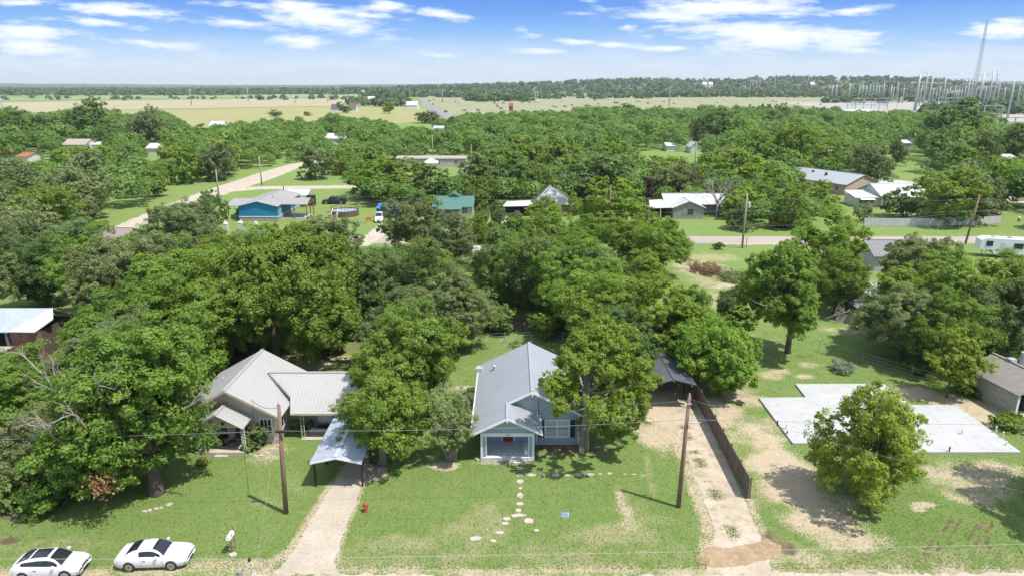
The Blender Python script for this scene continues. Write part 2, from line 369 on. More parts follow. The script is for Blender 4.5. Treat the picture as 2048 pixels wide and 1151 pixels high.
DIRT_BLOBS = [  # px, py, rx, ry, strength, channel (0 bare earth, 1 straw grass, 2 mud)
    (1310, 870, 1.8, 2.6, .75, 0), (1290, 860, 1.2, 1.4, .6, 0), (1330, 820, 2.2, 4, 1, 0), (1330, 770, 2.6, 3, 1, 0),
    (1420, 800, 2.2, 5, .55, 0), (1450, 830, 2.6, 5, .62, 0), (1480, 790, 2.5, 3, .62, 0), (1520, 870, 2.4, 4, .62, 0), (1560, 930, 2.6, 3.4, .82, 0), (1590, 980, 2.6, 2.6, .85, 0), (1540, 900, 2, 2.5, .55, 0),
    (1640, 1040, 2.6, 2.0, .8, 0), (1700, 1080, 2.6, 1.2, .75, 0), (1660, 1000, 2, 2, .7, 0), (1470, 760, 2, 2, .5, 0), (1540, 750, 1.4, 1.2, .6, 0), (1610, 752, 1.0, .8, .6, 0), (1560, 742, 1.6, .8, .62, 0),
    (1830, 785, 2.2, 1.6, .85, 0), (1900, 800, 2.4, 2.0, .7, 0), (1960, 815, 2.2, 2.0, .8, 0), (1990, 840, 1.8, 1.8, .9, 0), (1935, 820, 1.8, 1.4, .7, 0), (2030, 850, 2, 1.2, .8, 0),
    (1940, 960, 3.0, 2.4, .62, 0), (2000, 940, 2, 1.6, .6, 0), (1880, 950, 1.6, 1.6, .6, 0), (1850, 1008, .9, .35, .85, 0), (1838, 1018, .6, .3, .8, 0), (1960, 995, 1.6, 1, .6, 0), (1905, 990, 1.5, 1.2, .5, 0),
    (1520, 1110, 2.0, 1.0, .75, 0), (1600, 1110, 2.6, .9, .5, 0), (1440, 1100, .9, .8, .9, 0),
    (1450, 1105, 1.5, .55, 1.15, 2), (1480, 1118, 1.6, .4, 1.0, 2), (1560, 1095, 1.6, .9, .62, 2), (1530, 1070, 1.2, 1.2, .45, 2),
    (1835, 1078, .25, .25, 1.0, 2), (1850, 1105, .3, .2, 1.0, 2), (1975, 1090, .2, .4, .9, 2),
    (890, 930, 1.3, .7, .95, 0), (748, 945, 1.0, 1.3, .85, 0), (1150, 895, 2.6, .9, .85, 2), (1085, 895, 1.2, .6, .8, 2), (1000, 925, 2.2, .35, .65, 0), (540, 905, 1.6, 1.6, .6, 0),
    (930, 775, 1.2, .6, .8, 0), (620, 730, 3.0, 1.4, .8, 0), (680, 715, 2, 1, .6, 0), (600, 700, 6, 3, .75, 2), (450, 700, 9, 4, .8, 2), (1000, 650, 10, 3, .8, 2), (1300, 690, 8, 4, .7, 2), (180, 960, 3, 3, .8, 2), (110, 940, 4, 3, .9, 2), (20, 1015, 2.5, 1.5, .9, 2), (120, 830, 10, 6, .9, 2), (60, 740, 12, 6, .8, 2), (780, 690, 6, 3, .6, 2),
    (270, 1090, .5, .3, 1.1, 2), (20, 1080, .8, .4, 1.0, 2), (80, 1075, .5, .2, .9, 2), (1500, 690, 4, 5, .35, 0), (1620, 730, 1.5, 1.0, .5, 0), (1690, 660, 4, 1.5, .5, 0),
    (1430, 555, 5, 6, .85, 1), (1400, 535, 4, 5, .7, 0), (1460, 570, 4, 3, .55, 0), (1420, 515, 5, 3, .8, 1), (1450, 600, 4, 4, .8, 1), (1500, 560, 3, 5, .6, 1),
    (970, 1050, 1.6, 3.0, .62, 1), (930, 1070, 2.5, 1.6, .62, 1), (1230, 1065, 3.4, 1.2, .8, 1), (1250, 1020, .5, 3.2, .85, 1), (1260, 1050, .9, 1.0, .5, 0), (800, 1085, 3.0, 1.0, .7, 1), (1000, 1110, 6, .8, .6, 1), (1300, 1030, 1.6, 2, .5, 1), (1110, 1090, 2, 1, .5, 1), (1100, 1140, 8, .4, .6, 1),
    (1430, 860, 5, 8, .5, 1), (1560, 960, 5, 5, .55, 1), (1950, 960, 4, 4, .5, 1), (1600, 1110, 5, 1.6, .55, 1), (560, 985, 2, 2, .35, 1), (650, 700, 3, 4, .45, 1), (1030, 680, 4, 3, .35, 1), (100, 1090, 5, 1, .5, 1), (420, 1125, 4, .6, .8, 1),
    (1830, 470, 40, 2, .25, 1)]
DIRT_LINES = [([(530, 1135), (585, 1100), (655, 985), (690, 935)], .45, .72, 0), ([(668, 1120), (690, 1050), (720, 985), (742, 935)], .35, .6, 0), ([(300, 1140), (530, 1125)], .5, .6, 0),
    ([(1340, 850), (1372, 925), (1395, 990), (1418, 1050), (1412, 1100)], .55, .68, 0), ([(1500, 1000), (1530, 1085)], .4, .6, 0), ([(1400, 800), (1498, 1000)], .5, .35, 1),
    ([(1870, 1100), (1905, 1035)], .10, .8, 2), ([(1885, 1105), (1925, 1035)], .09, .8, 2), ([(1855, 1095), (1890, 1030)], .08, .75, 2), ([(1935, 1080), (1952, 1045)], .08, .75, 2), ([(1950, 1090), (1968, 1040)], .09, .8, 2), ([(1975, 1080), (1982, 1040)], .10, .9, 2),
    ([(1290, 900), (1300, 960), (1310, 1000)], .25, .6, 1), ([(1236, 985), (1262, 1040)], .3, .62, 0), ([(1235, 960), (1330, 945)], .3, .4, 1)]
build_ground()
def jagged(pts, amp=.16, step=.3, seed=1):
    """closed outline in metres with a ragged, weathered edge"""
    r = random.Random(seed); out = []
    for i, p in enumerate(pts):
        q = pts[(i + 1) % len(pts)]; n = max(1, int(math.hypot(q[0] - p[0], q[1] - p[1]) / step))
        for k in range(n):
            t = k / n; out.append((p[0] + (q[0] - p[0]) * t + r.gauss(0, amp), p[1] + (q[1] - p[1]) * t + r.gauss(0, amp)))
    return out
def sheet(name, pts, z, m, label, amp=.16, step=.3, seed=1):
    o = MB().poly([(p[0], p[1], z) for p in jagged(pts, amp, step, seed)]).build(name, m)
    return tag(o, label, kind='structure')
def px(*a): return [G(*p) for p in a]
sheet('gravel_road', [(-70, 20), (75, 20), (75, 34.2), (30, 34.3), (20, 34.15), (15.5, 34.4), (11, 34.0), (0, 33.9), (-9, 34.1), (-16, 34.0), (-24, 33.7), (-70, 33.4)], .008, GRAVEL, 'cream gravel road along the front lawns', .10, .28, 2)
sheet('driveway', px((545, 1148), (590, 1098), (622, 1040), (655, 985), (690, 930), (712, 895), (735, 895), (738, 930), (719, 985), (698, 1040), (680, 1085), (668, 1125), (680, 1148)), .012, GRAVEL, 'cream gravel driveway running up to the open metal carport', .07, .22, 3)
ROUGHDRIVE = mat('patchy_gravel', (.48, .405, .315), .95, (.38, .31, .23), .5, (.24, .20, .12), 1.1, bump=.5, bscale=14)
sheet('driveway', [G(1338, 800), G(1394, 800), G(1440, 895), G(1482, 985), G(1512, 1055), G(1530, 1100), G(1545, 1146), G(1412, 1146), G(1424, 1100), G(1430, 1060), G(1412, 1010), G(1392, 960), G(1372, 905), G(1352, 860)], .012, ROUGHDRIVE, 'cream gravel driveway beside the brown board fence', .07, .26, 4)
sheet('muddy_ground', px((1396, 1106), (1415, 1092), (1450, 1094), (1490, 1088), (1535, 1078), (1562, 1092), (1560, 1112), (1520, 1122), (1470, 1134), (1425, 1134), (1392, 1122)), .016, mat('wet_brown_mud', (.34, .24, .14), .55, (.26, .18, .10), .8, (.42, .33, .22), 2.5), 'brown muddy puddled ground where the right driveway meets the street', .06, .3, 22)
sheet('paved_road', [(-40, 122.3), (260, 122.3), (260, 128.2), (-40, 128.2)], .012, ROADPINK, 'pinkish paved road crossing behind the front houses', .06, .6, 5)
sheet('road_verge', [(38, 121.3), (75, 121.0), (75, 123.0), (38, 123.0)], .006, GRAVEL, 'pale gravel verge along the paved road', .25, .5, 6)
sheet('driveway', px((690, 492), (735, 492), (765, 475), (800, 448), (795, 440), (762, 446), (735, 468), (705, 480)), .016, GRAVEL, 'gravel driveway where the white sport utility is parked', .15, .5, 7)
sheet('driveway', px((1003, 448), (1045, 455), (1045, 430), (1003, 425)), .016, GRAVEL, 'short pale driveway under the pyramid house carport', .15, .5, 17)
sheet('side_road', px((150, 500), (230, 478), (340, 425), (447, 390), (485, 378), (560, 352), (598, 336), (650, 325), (640, 318), (575, 330), (515, 347), (425, 377), (322, 414), (205, 463), (100, 500)), .012, GRAVEL, 'pale gravel side road climbing towards the fields', .2, .8, 8)
sheet('side_track', px((440, 386), (520, 379), (700, 377), (900, 377), (900, 371), (700, 371), (520, 373), (450, 379)), .014, GRAVEL, 'straight pale gravel track behind the blue house', .15, .8, 9)
sheet('paved_road', [(112, 190), (118, 172), (150, 150), (300, 78), (300, 86), (158, 158), (124, 182), (119, 205), (95, 240), (60, 247), (20, 250), (20, 246), (60, 243), (92, 235)], .015, CONC, 'pale street bending past the white-roofed houses', .1, .8, 10)
# fields far behind the town
FIELD1 = mat('hay_field', (.29, .275, .105), .95, (.25, .25, .09), .012, (.32, .29, .13), .06, stretch=(1, .35, 1))
FIELD2 = mat('stubble_field', (.35, .31, .185), .95, (.31, .275, .16), .008, (.33, .30, .18), .05, stretch=(1, .3, 1))
FIELD3 = mat('young_crop_field', (.21, .255, .125), .95, (.25, .27, .145), .006)
SCRUB = mat('dry_pasture', (.27, .26, .145), .95, (.20, .225, .10), .02, (.33, .30, .19), .09)
sheet('hay_field', px((180, 230), (236, 221), (620, 214.5), (838, 214), (846, 222), (835, 243), (700, 262), (380, 268), (230, 262)), .10, FIELD1, 'yellow-green hay field beyond the trees', 1.5, 20, 11)
sheet('stubble_field', px((-60, 206), (100, 204), (500, 198), (812, 197), (838, 213.5), (620, 213.5), (236, 220), (120, 226), (-60, 222)), .15, FIELD2, 'tan stubble field in front of the far woods', 3, 40, 12)
sheet('crop_field', px((-60, 201), (100, 200), (380, 196), (720, 195), (760, 189), (560, 189), (300, 192), (-60, 198)), .20, FIELD3, 'pale green crop field under the far wooded hills', 5, 80, 13)
sheet('dry_pasture', px((846, 214), (838, 196), (860, 184), (1100, 184), (1480, 183), (1700, 186), (1720, 200), (1560, 222), (1250, 238), (1050, 258), (990, 250), (850, 240)), .12, SCRUB, 'dry tan pasture dotted with bushes behind the town', 3, 30, 14)
sheet('far_pasture', px((1960, 186), (2120, 185), (2120, 203), (2000, 200)), .25, FIELD3, 'light green pasture at the foot of the far ridge', 3, 60, 15)
sheet('highway', px((905, 250), (925, 240), (868, 212), (838, 195), (831, 193), (852, 213), (893, 240)), .3, mat('old_asphalt', (.24, .24, .235), .95), 'grey two-lane highway running straight to the far hills', .3, 30, 16)
sheet('substation_yard', [(330, 520), (700, 520), (900, 1100), (420, 1150)], .14, mat('pale_yard_gravel', (.36, .34, .30), .95, (.30, .285, .25), .05), 'pale gravel yard of the electric substation', 1, 20, 18)
# ------------------------------------------------------------------ far hills
def build_hills():
    rs = np.random.default_rng(5)
    def ridge(name, x0, x1, y0, y1, hf, label, seed):
        nx, ny = 220, 26; xs = np.linspace(x0, x1, nx); ys = np.linspace(y0, y1, ny)
        X, Y = np.meshgrid(xs, ys); t = (Y - y0) / (y1 - y0); r = np.random.default_rng(seed)
        prof = np.array([hf(v) for v in xs])[None, :]
        nz = sum(np.sin(X * f + p) * np.cos(Y * f * 1.3 + q) * a for f, p, q, a in ((.004, r.uniform(0, 6), 1, .08), (.011, r.uniform(0, 6), 2, .05), (.03, r.uniform(0, 6), 3, .03)))
        Z = prof * (np.sin(np.clip(t * 1.25, 0, 1) * math.pi / 2) ** 1.4) * (1 + nz) - 2
        v = np.stack([X, Y, Z], -1).reshape(-1, 3)
        i = np.arange((ny - 1) * (nx - 1)); rr, c = i // (nx - 1), i % (nx - 1); a = rr * nx + c
        me = bpy.data.meshes.new(name); me.from_pydata(v.tolist(), [], np.stack([a, a + 1, a + nx + 1, a + nx], -1).tolist()); me.update()
        me.polygons.foreach_set('use_smooth', [True] * len(me.polygons)); me.materials.append(HILLM)
        o = bpy.data.objects.new(name, me); col.objects.link(o); tag(o, label, kind='structure')
        return xs, ys, Z
    def interp(pts):
        a = [p[0] for p in pts]; b_ = [p[1] for p in pts]
        return lambda v: float(np.interp(v, a, b_))
    # px -> lateral position at depth y ; crest height from the survey
    def prof(y, pts): return interp([((p - 1024) / F * (y * C + 25 * S), HT(q, y)) for p, q in pts])
    global HILLM
    HILLM = mat('wooded_hill', (.050, .082, .032), .95, (.075, .105, .045), .012, (.22, .20, .12), .0065, bump=1.0, bscale=.08)
    out = []
    out.append(ridge('hills', -8500, 8500, 4200, 6500, prof(6500, [(-400, 167), (0, 166.5), (300, 169), (600, 170.5), (900, 168), (1100, 167), (1400, 165), (1750, 165), (2050, 163), (2500, 166)]), 'long low wooded ridge on the horizon', 3))
    out.append(ridge('hills', -900, 3600, 2050, 2900, prof(2900, [(500, 186), (800, 180), (950, 174), (1050, 171), (1130, 166), (1250, 165), (1400, 166), (1470, 167), (1500, 161), (1600, 159), (1690, 159), (1745, 165), (1760, 161), (1790, 162), (1830, 171), (1900, 175), (2300, 172), (3000, 180)]), 'nearer wooded hill with pale clearings behind the substation', 8))
    return out
HILLS = build_hills()
# ------------------------------------------------------------------ foliage
def leaf_object(name, P, Nn, Ln, Wd, tint, m, rs, parent=None):
    """thousands of small leaf sprays as one mesh: four corners each"""
    n = len(P)
    Nn = Nn / np.maximum(np.linalg.norm(Nn, axis=1, keepdims=True), 1e-6)
    t = rs.normal(size=(n, 3)); t -= Nn * (t * Nn).sum(1, keepdims=True); t /= np.maximum(np.linalg.norm(t, axis=1, keepdims=True), 1e-6)
    b = np.cross(Nn, t); L = (Ln * rs.uniform(.7, 1.3, n))[:, None]; W = (Wd * rs.uniform(.7, 1.3, n))[:, None]
    k = Nn * (W * .25)
    V = np.stack([P - t * L * .5, P + b * W * .5 - k + t * L * .08, P + t * L * .5, P - b * W * .5 - k + t * L * .08], 1).reshape(-1, 3)
    me = bpy.data.meshes.new(name)
    me.vertices.add(n * 4); me.vertices.foreach_set('co', V.astype(np.float32).ravel())
    me.loops.add(n * 4); me.loops.foreach_set('vertex_index', np.arange(n * 4, dtype=np.int32))
    me.polygons.add(n); me.polygons.foreach_set('loop_start', np.arange(0, n * 4, 4, dtype=np.int32))
    me.update(calc_edges=True)
    at = me.attributes.new('tint', 'FLOAT', 'FACE'); at.data.foreach_set('value', np.clip(tint, 0, 1).astype(np.float32))
    me.materials.append(m)
    o = bpy.data.objects.new(name, me); col.objects.link(o)
    if parent: o.parent = parent
    return o
def lump(d, rs, k=6, a=.22):
    out = np.ones(len(d))
    for _ in range(k):
        v = rs.normal(size=3); v *= rs.uniform(1.2, 4) / np.linalg.norm(v); out += a / math.sqrt(k) * 1.6 * np.sin(d @ v + rs.uniform(0, 6.28))
    return out
def crown_points(rs, Rr, H, base, nclump, per, cr, flat=.84, shell=.5, lumpy=.24, mid=.42, sub=13, tuft=.34):
    zc = base + (H - base) * mid; up = H - zc; dn = zc - base
    # clump centres
    C0 = []; tries = 0; seedv = int(rs.integers(1e6)); rl = np.random.default_rng(seedv)
    cand = rl.normal(size=(nclump * 40, 3)); cand /= np.linalg.norm(cand, axis=1, keepdims=True)
    rad = rl.uniform(shell ** 3, 1, len(cand)) ** (1 / 3.)
    lm = lump(cand, np.random.default_rng(seedv + 1), 7, lumpy)
    q = cand * (rad * lm)[:, None]; keep = []
    q3 = np.stack([q[:, 0] * (Rr - cr * .6), q[:, 1] * (Rr - cr * .6), zc + np.where(q[:, 2] > 0, q[:, 2] * (up - cr * .5), q[:, 2] * (dn - cr * .3))], -1)
    md = cr * .62
    for p in q3:
        if len(keep) >= nclump: break
        if all((p[0] - k[0]) ** 2 + (p[1] - k[1]) ** 2 + (p[2] - k[2]) ** 2 > md * md for k in keep): keep.append(p)
    K = np.array(keep); cen = np.array([0, 0, zc])
    P, Nn, T = [], [], []
    for c in K:
        o = c - cen; o[2] *= .8; o /= max(np.linalg.norm(o), 1e-3)
        r = cr * rs.uniform(.65, 1.3); ns = max(4, int(sub * rs.uniform(.75, 1.25)))
        d = rs.normal(size=(ns, 3)) + o * .6 + np.array([0, 0, .3]); d /= np.linalg.norm(d, axis=1, keepdims=True)
        sc = c + d * (r * rs.uniform(.35, 1.12, (ns, 1))) * np.array([1, 1, flat])
        n = int(per * rs.uniform(.8, 1.2) / ns) + 1; ct = rs.beta(2, 2)
        e = rs.normal(size=(ns, n, 3)) + d[:, None, :] * .5; e /= np.linalg.norm(e, axis=2, keepdims=True)
        sr = r * tuft * rs.uniform(.6, 1.35, (ns, 1, 1))
        p = sc[:, None, :] + e * sr * rs.uniform(.25, 1.0, (ns, n, 1)) ** .7 * np.array([1.1, 1.1, .85])
        nn = e * .6 + d[:, None, :] * .35 + np.array([0, 0, .38]) + rs.normal(size=e.shape) * .42
        P.append(p.reshape(-1, 3)); Nn.append(nn.reshape(-1, 3))
        T.append((ct * .45 + rs.uniform(0, .35, (ns, 1)) + rs.uniform(0, .28, (ns, n))).ravel())
    return K, np.concatenate(P), np.concatenate(Nn), np.concatenate(T), zc
def limb_mesh(rs, K, H, base, tr, zc, nl=16, lean=(0, 0), fork=1, n=7):
    mb = MB(); idx = rs.permutation(len(K))[:nl]
    for f in range(fork):
        fx, fy = (rs.normal() * .35, rs.normal() * .2) if fork > 1 else (0, 0)
        ox, oy = (f - (fork - 1) / 2) * tr * 1.5, 0
        top = (lean[0] + fx * 2 + ox, lean[1] + fy * 2, zc)
        mb.tube([(ox, oy, -.15), (ox * 1.05, oy, base * .15), (ox + lean[0] * .4 + fx, oy + lean[1] * .4 + fy, base), top], [tr * 1.25, tr, tr * .8, tr * .45], n)
        for i in idx[f::fork]:
            k = K[i]; t = rs.uniform(.25, .95); z0 = base * .75 + (zc - base * .75) * t
            s = (ox + lean[0] * .4 + fx, lean[1] * .4 + fy, z0)
            m_ = ((s[0] + k[0]) * .5, (s[1] + k[1]) * .5, s[2] + (k[2] - s[2]) * .35)
            mb.tube([s, m_, tuple(k)], [tr * .42, tr * .26, tr * .07], 5, cap=False)
    return mb
LEAF = {
    'pecan': leafmat('pecan_leaves', (0.098, 0.188, 0.031), (0.244, 0.354, 0.058)),
    'elm': leafmat('elm_leaves', (0.115, 0.210, 0.031), (0.256, 0.359, 0.061)),
    'bright': leafmat('bright_leaves', (0.132, 0.237, 0.029), (0.282, 0.392, 0.058)),
    'olive': leafmat('olive_leaves', (0.132, 0.192, 0.067), (0.278, 0.325, 0.131)),
    'dark': leafmat('dark_leaves', (0.090, 0.166, 0.046), (0.210, 0.298, 0.083)),
    'blue': leafmat('blue_green_leaves', (0.103, 0.177, 0.049), (0.225, 0.304, 0.109)),
    'yellow': leafmat('yellow_green_leaves', (.170, .250, .030), (.345, .425, .070)),
    'plum': leafmat('purple_leaves', (.055, .035, .030), (.120, .070, .050)),
    'pale': leafmat('pale_leaves', (.110, .175, .050), (.290, .320, .180)),
    'silver': leafmat('silver_leaves', (.20, .26, .17), (.34, .40, .30)),
    'rust': leafmat('dead_brown_leaves', (.15, .105, .05), (.26, .185, .09), .2),
}
def make_tree(name, kind, seed, Rr, H, base, nclump, per, cr, ll, lw, tr, bark=None, nl=16, fork=1, lean=(0, 0), **kw):
    rs = np.random.default_rng(seed)
    off = np.array(kw.pop('off', (0, 0, 0)), float)
    K, P, Nn, T, zc = crown_points(rs, Rr, H, base, nclump, per, cr, **kw)
    sc_ = np.array([Rr / np.percentile(np.hypot(P[:, 0], P[:, 1]), 97), 0, H / np.percentile(P[:, 2], 99.7)]); sc_[1] = sc_[0]
    K, P = K * sc_ + off, P * sc_ + off; zc *= sc_[2]
    root = bpy.data.objects.new(name, None); col.objects.link(root); root.empty_display_size = .5
    leaf_object('crown', P, Nn, ll, lw, T, LEAF[kind], rs, root)
    limb_mesh(rs, K, H, base, tr, zc, nl, lean, fork).build('trunk', bark or BARK, root, smooth=True)
    return root, K
NAMES = {'pecan': 'pecan_tree', 'elm': 'elm_tree', 'bright': 'elm_tree', 'olive': 'mesquite_tree', 'dark': 'oak_tree', 'blue': 'hackberry_tree', 'yellow': 'ash_tree', 'plum': 'plum_tree', 'pale': 'flowering_tree'}
TREES = []          # every tree thing with its ground position, for the labels
PROTO = {}
def proto(kind, lod, var):
    key = (kind, lod, var)
    if key not in PROTO:
        sd = hash((kind, lod, var)) if False else sum(map(ord, kind)) * 31 + lod * 7 + var * 131
        nm = NAMES[kind]
        fine = kind in ('olive', 'elm', 'bright', 'yellow')
        if lod == 0:
            a = dict(nclump=92 if fine else 78, per=760, cr=1.2 if fine else 1.4, ll=.20 if fine else .235, lw=.105 if fine else .12, sub=16)
        elif lod == 1:
            a = dict(nclump=60, per=170, cr=1.4, ll=.42, lw=.25, sub=9)
        else:
            a = dict(nclump=40, per=84, cr=1.7, ll=.70, lw=.44, sub=6)
        root, K = make_tree(nm, kind, sd, 5.0, 10.0, 0.8 if lod else 2.0, tr=.30, nl=(18, 10, 6)[lod], shell=.5, lumpy=.26, **a)
        PROTO[key] = (root, childs(root), [False])
    return PROTO[key]
def place_tree(kind, lod, var, x, y, Rr, H, label=None, group=None, rz=None, name=None, z=0.0):
    root, kids, used = proto(kind, lod, var)
    t = root if not used[0] else copy_tree(root, kids)
    used[0] = True
    t.location = (x, y, z); t.scale = (Rr / 5.0, Rr / 5.0 * rnd.uniform(.92, 1.08), H / 10.0); t.rotation_euler = (rnd.gauss(0, .05), rnd.gauss(0, .05), rnd.uniform(0, 6.28) if rz is None else rz)
    tag(t, label, 'tree', group)
    TREES.append([t, kind, x, y, Rr, H, label is not None])
    return t
def X(px_, y, z=4.0): return (px_ - 1024) / F * (y * C + (CAMH - z) * S)
def own_tree(name, kind, label, seed, x, y, **kw):
    extra = kw.pop('dead', []); rust = kw.pop('rust', [])
    root, K = make_tree(name, kind, seed, **kw)
    root.location = (x, y, 0); tag(root, label, 'tree'); TREES.append([root, kind, x, y, kw['Rr'], kw['H'], True])
    rs = np.random.default_rng(seed + 5)
    for (dx, dy, dz, s, dirx, diry) in extra:
        b = bare_branch(rs, (dx, dy, dz), (dirx, diry), s).build('dead_branch', DEADWOOD, root, smooth=True, label='bare grey dead branch')
    for (dx, dy, dz, r_) in rust:
        q = np.array([dx, dy, dz]) + rs.normal(size=(260, 3)) * r_ * .5; leaf_object('dead_leaves', q, rs.normal(size=(260, 3)) + [0, 0, .6], np.full(260, .22), np.full(260, .12), rs.uniform(0, 1, 260), LEAF_RUST, rs, root)
    return root
LEAF_RUST = leafmat('withered_leaves', (.22, .12, .06), (.34, .20, .10), .25)
def bare_branch(rs, p, d, s, mb=None, depth=0, r=None):
    mb = mb or MB(); r = r or .07 * s / 2
    p = Vector(p); v = Vector((d[0], d[1], .75)).normalized() if len(d) == 2 else Vector(d).normalized()
    q = p + v * s * .5 + Vector(rs.normal(size=3) * .08 * s); e = q + (v + Vector(rs.normal(size=3) * .3)).normalized() * s * .5
    mb.tube([p, q, e], [r, r * .7, r * .3], 5 if depth < 2 else 4, cap=False)
    if depth < 3:
        for _ in range(3 if depth < 2 else 2):
            t = rs.uniform(.3, 1); o = p.lerp(q, t * 2) if t < .5 else q.lerp(e, t * 2 - 1)
            nd = (v + Vector(rs.normal(size=3) * .65)).normalized()
            bare_branch(rs, o, tuple(nd), s * rs.uniform(.45, .65), mb, depth + 1, r * .5)
    return mb
# --- the trees nearest the camera, each its own shape
own_tree('pecan_tree', 'pecan', 'huge pecan with bare grey branches and a thick trunk on the front lawn', 11, -25.4, 42.6, Rr=5.1, H=12.6, base=1.9, nclump=118, per=760, cr=1.25, ll=.27, lw=.13, off=(-1.5, .3, 0), sub=16, tr=.55, nl=26, shell=.5, lumpy=.3,
         dead=[(-2.9, -1.6, 7.6, 3.2, -.7, -.6), (-2.6, -2.4, 6.2, 2.6, -1, -.3), (-.6, -2.9, 8.8, 2.2, .2, -.5), (3.6, -1.6, 7.4, 2.2, .8, -.2), (-4.0, 0, 7.2, 2.6, -1, .1), (-3.6, -2.6, 5.0, 3.0, -.9, -.5), (-1.6, -3.6, 7.0, 2.4, -.2, -.7)], rust=[(-1.0, -4.2, 3.4, .8)])
own_tree('pecan_tree', 'bright', 'double-trunked pecan spreading over the roof of the blue-grey house', 23, 5.7, 48.5, Rr=5.3, H=10.3, base=3.2, nclump=92, per=520, cr=1.05, ll=.25, lw=.12, off=(.6, .3, 0), sub=13, tr=.24, nl=30, fork=2, shell=.42, lumpy=.3, bark=PALEBARK)
own_tree('elm_tree', 'elm', 'tall rounded elm between the two front houses, behind the smaller elm by the carport', 31, -8.6, 52.6, Rr=5.2, H=10.2, base=2.2, nclump=122, per=640, cr=1.15, ll=.21, lw=.11, sub=15, tr=.28, nl=14, shell=.5)
own_tree('elm_tree', 'elm', 'smaller two-stemmed elm overhanging the open metal carport', 37, -9.9, 46.4, Rr=3.8, H=7.8, base=2.5, nclump=70, per=560, cr=1.0, ll=.21, lw=.11, sub=14, tr=.17, nl=16, fork=2, bark=PALEBARK, shell=.45)
own_tree('crape_myrtle', 'olive', 'multi-stemmed crape myrtle beside the porch of the blue-grey house', 41, -4.7, 47.0, Rr=2.0, H=5.8, base=2.0, nclump=44, per=330, cr=.66, ll=.15, lw=.08, sub=10, tr=.09, nl=30, fork=6, bark=PALEBARK, shell=.4,
         dead=[(.3, .3, 4.6, 1.6, .3, .2), (.8, .1, 4.4, 1.5, .5, .1), (-.2, .2, 4.9, 1.3, 0, .2)])
own_tree('ash_tree', 'yellow', 'loose yellow-green tree with foliage down to the ground before the concrete slab', 43, 25.2, 41.8, Rr=4.2, H=9.0, base=.3, nclump=100, per=400, cr=.95, ll=.24, lw=.10, sub=11, tr=.2, nl=34, shell=.40, lumpy=.34, mid=.36)
own_tree('elm_tree', 'bright', 'bright green low tree leaning over the brown board fence', 47, 17.6, 59.0, Rr=4.3, H=7.0, base=1.6, nclump=92, per=600, cr=1.1, ll=.23, lw=.12, off=(.9, 0, 0), sub=15, tr=.25, nl=14, shell=.5)
own_tree('pecan_tree', 'elm', 'lone tree with a bare straight trunk on the open grass behind the concrete slab', 53, 30.0, 69.2, Rr=5.3, H=12.4, base=1.9, nclump=112, per=640, cr=1.2, ll=.27, lw=.13, sub=14, tr=.34, nl=22, shell=.45, lumpy=.3,
         dead=[(-2.6, -2.2, 5.6, 2.4, -.7, -.5), (2.6, -2, 4.6, 2.0, .8, -.4)])
own_tree('ash_tree', 'yellow', 'small yellow-green tree at the corner of the weathered garage', 59, 40.6, 58.2, Rr=2.6, H=6.6, base=.7, nclump=40, per=400, cr=.85, ll=.25, lw=.11, tr=.12, nl=10, shell=.35)
own_tree('pecan_tree', 'pecan', 'largest pecan, its broad clumpy crown towering behind the beige house', 61, X(540, 66, 8), 66.0, Rr=8.2, H=13.9, base=3.0, nclump=180, per=800, cr=1.6, ll=.29, lw=.15, sub=18, tr=.5, nl=22, shell=.55, lumpy=.28)
own_tree('mesquite_tree', 'olive', 'low feathery mesquite at the left edge of the lawn beyond the white cars', 67, -33.8, 43.6, Rr=3.2, H=6.0, base=.7, nclump=62, per=460, cr=.95, ll=.2, lw=.1, tr=.15, nl=12, shell=.4,
         dead=[(1.6, -1.8, 1.6, 2.4, .8, -.6), (.6, -1.8, 3.4, 2.2, .3, -.4), (-1, -1, 4.6, 1.8, .5, -.4)])
place_tree('dark', 0, 0, -32.2, 46.4, 2.8, 5.2, 'dense dark shrub-like oak behind the low feathery mesquite')
place_tree('pecan', 0, 0, -39.0, 50.5, 4.6, 7.6, 'pale green pecan at the left edge beside the huge front pecan')
place_tree('olive', 0, 0, -33.5, 53.5, 5.4, 9.6, 'grey-green twiggy tree crowding behind the huge front pecan')
place_tree('pecan', 0, 1, -31.2, 59.8, 5.4, 10.8, 'pecan filling the gap between the front pecan and the largest pecan')
place_tree('elm', 0, 0, -37.5, 60.5, 5.6, 10.2, 'yellowish elm in front of the rusty-sided metal barn')
place_tree('pecan', 0, 0, -34.0, 68.0, 6.2, 11.5, 'broad pecan behind the yellowish elm near the metal barn')
place_tree('bright', 0, 0, -29.6, 54.6, 2.8, 7.4, 'narrow bright tree squeezed left of the back eave of the beige house')
place_tree('dark', 0, 0, X(455, 73), 74, 5.2, 9.5, 'dark oak hidden low behind the left side of the largest pecan')
place_tree('dark', 0, 1, X(610, 76), 77, 5.0, 9.5, 'dark oak hidden low behind the right side of the largest pecan')
place_tree('dark', 0, 1, X(735, 74), 75, 5.0, 10.5, 'dark oak just right of the largest pecan')
place_tree('olive', 0, 1, X(812, 66), 67, 4.6, 8.4, 'light olive tree above the tall rounded elm')
place_tree('dark', 0, 0, X(880, 72), 73, 5.3, 11.6, 'dark grey-green oak at the back of the lawn behind the blue-grey house')
place_tree('olive', 0, 1, X(895, 70), 69, 4.2, 9.0, 'dull olive tree growing against the dark grey-green oak')
place_tree('dark', 0, 1, X(1078, 79), 80, 5.0, 10.6, 'dark oak over the shaded back fence of the blue-grey house')
place_tree('dark', 0, 0, X(995, 86), 87, 4.8, 9.6, 'dark oak closing the gap in the middle of the back tree line')
place_tree('elm', 0, 0, X(1040, 84), 85, 4.2, 8.8, 'elm beside the dark oak in the middle of the back tree line')
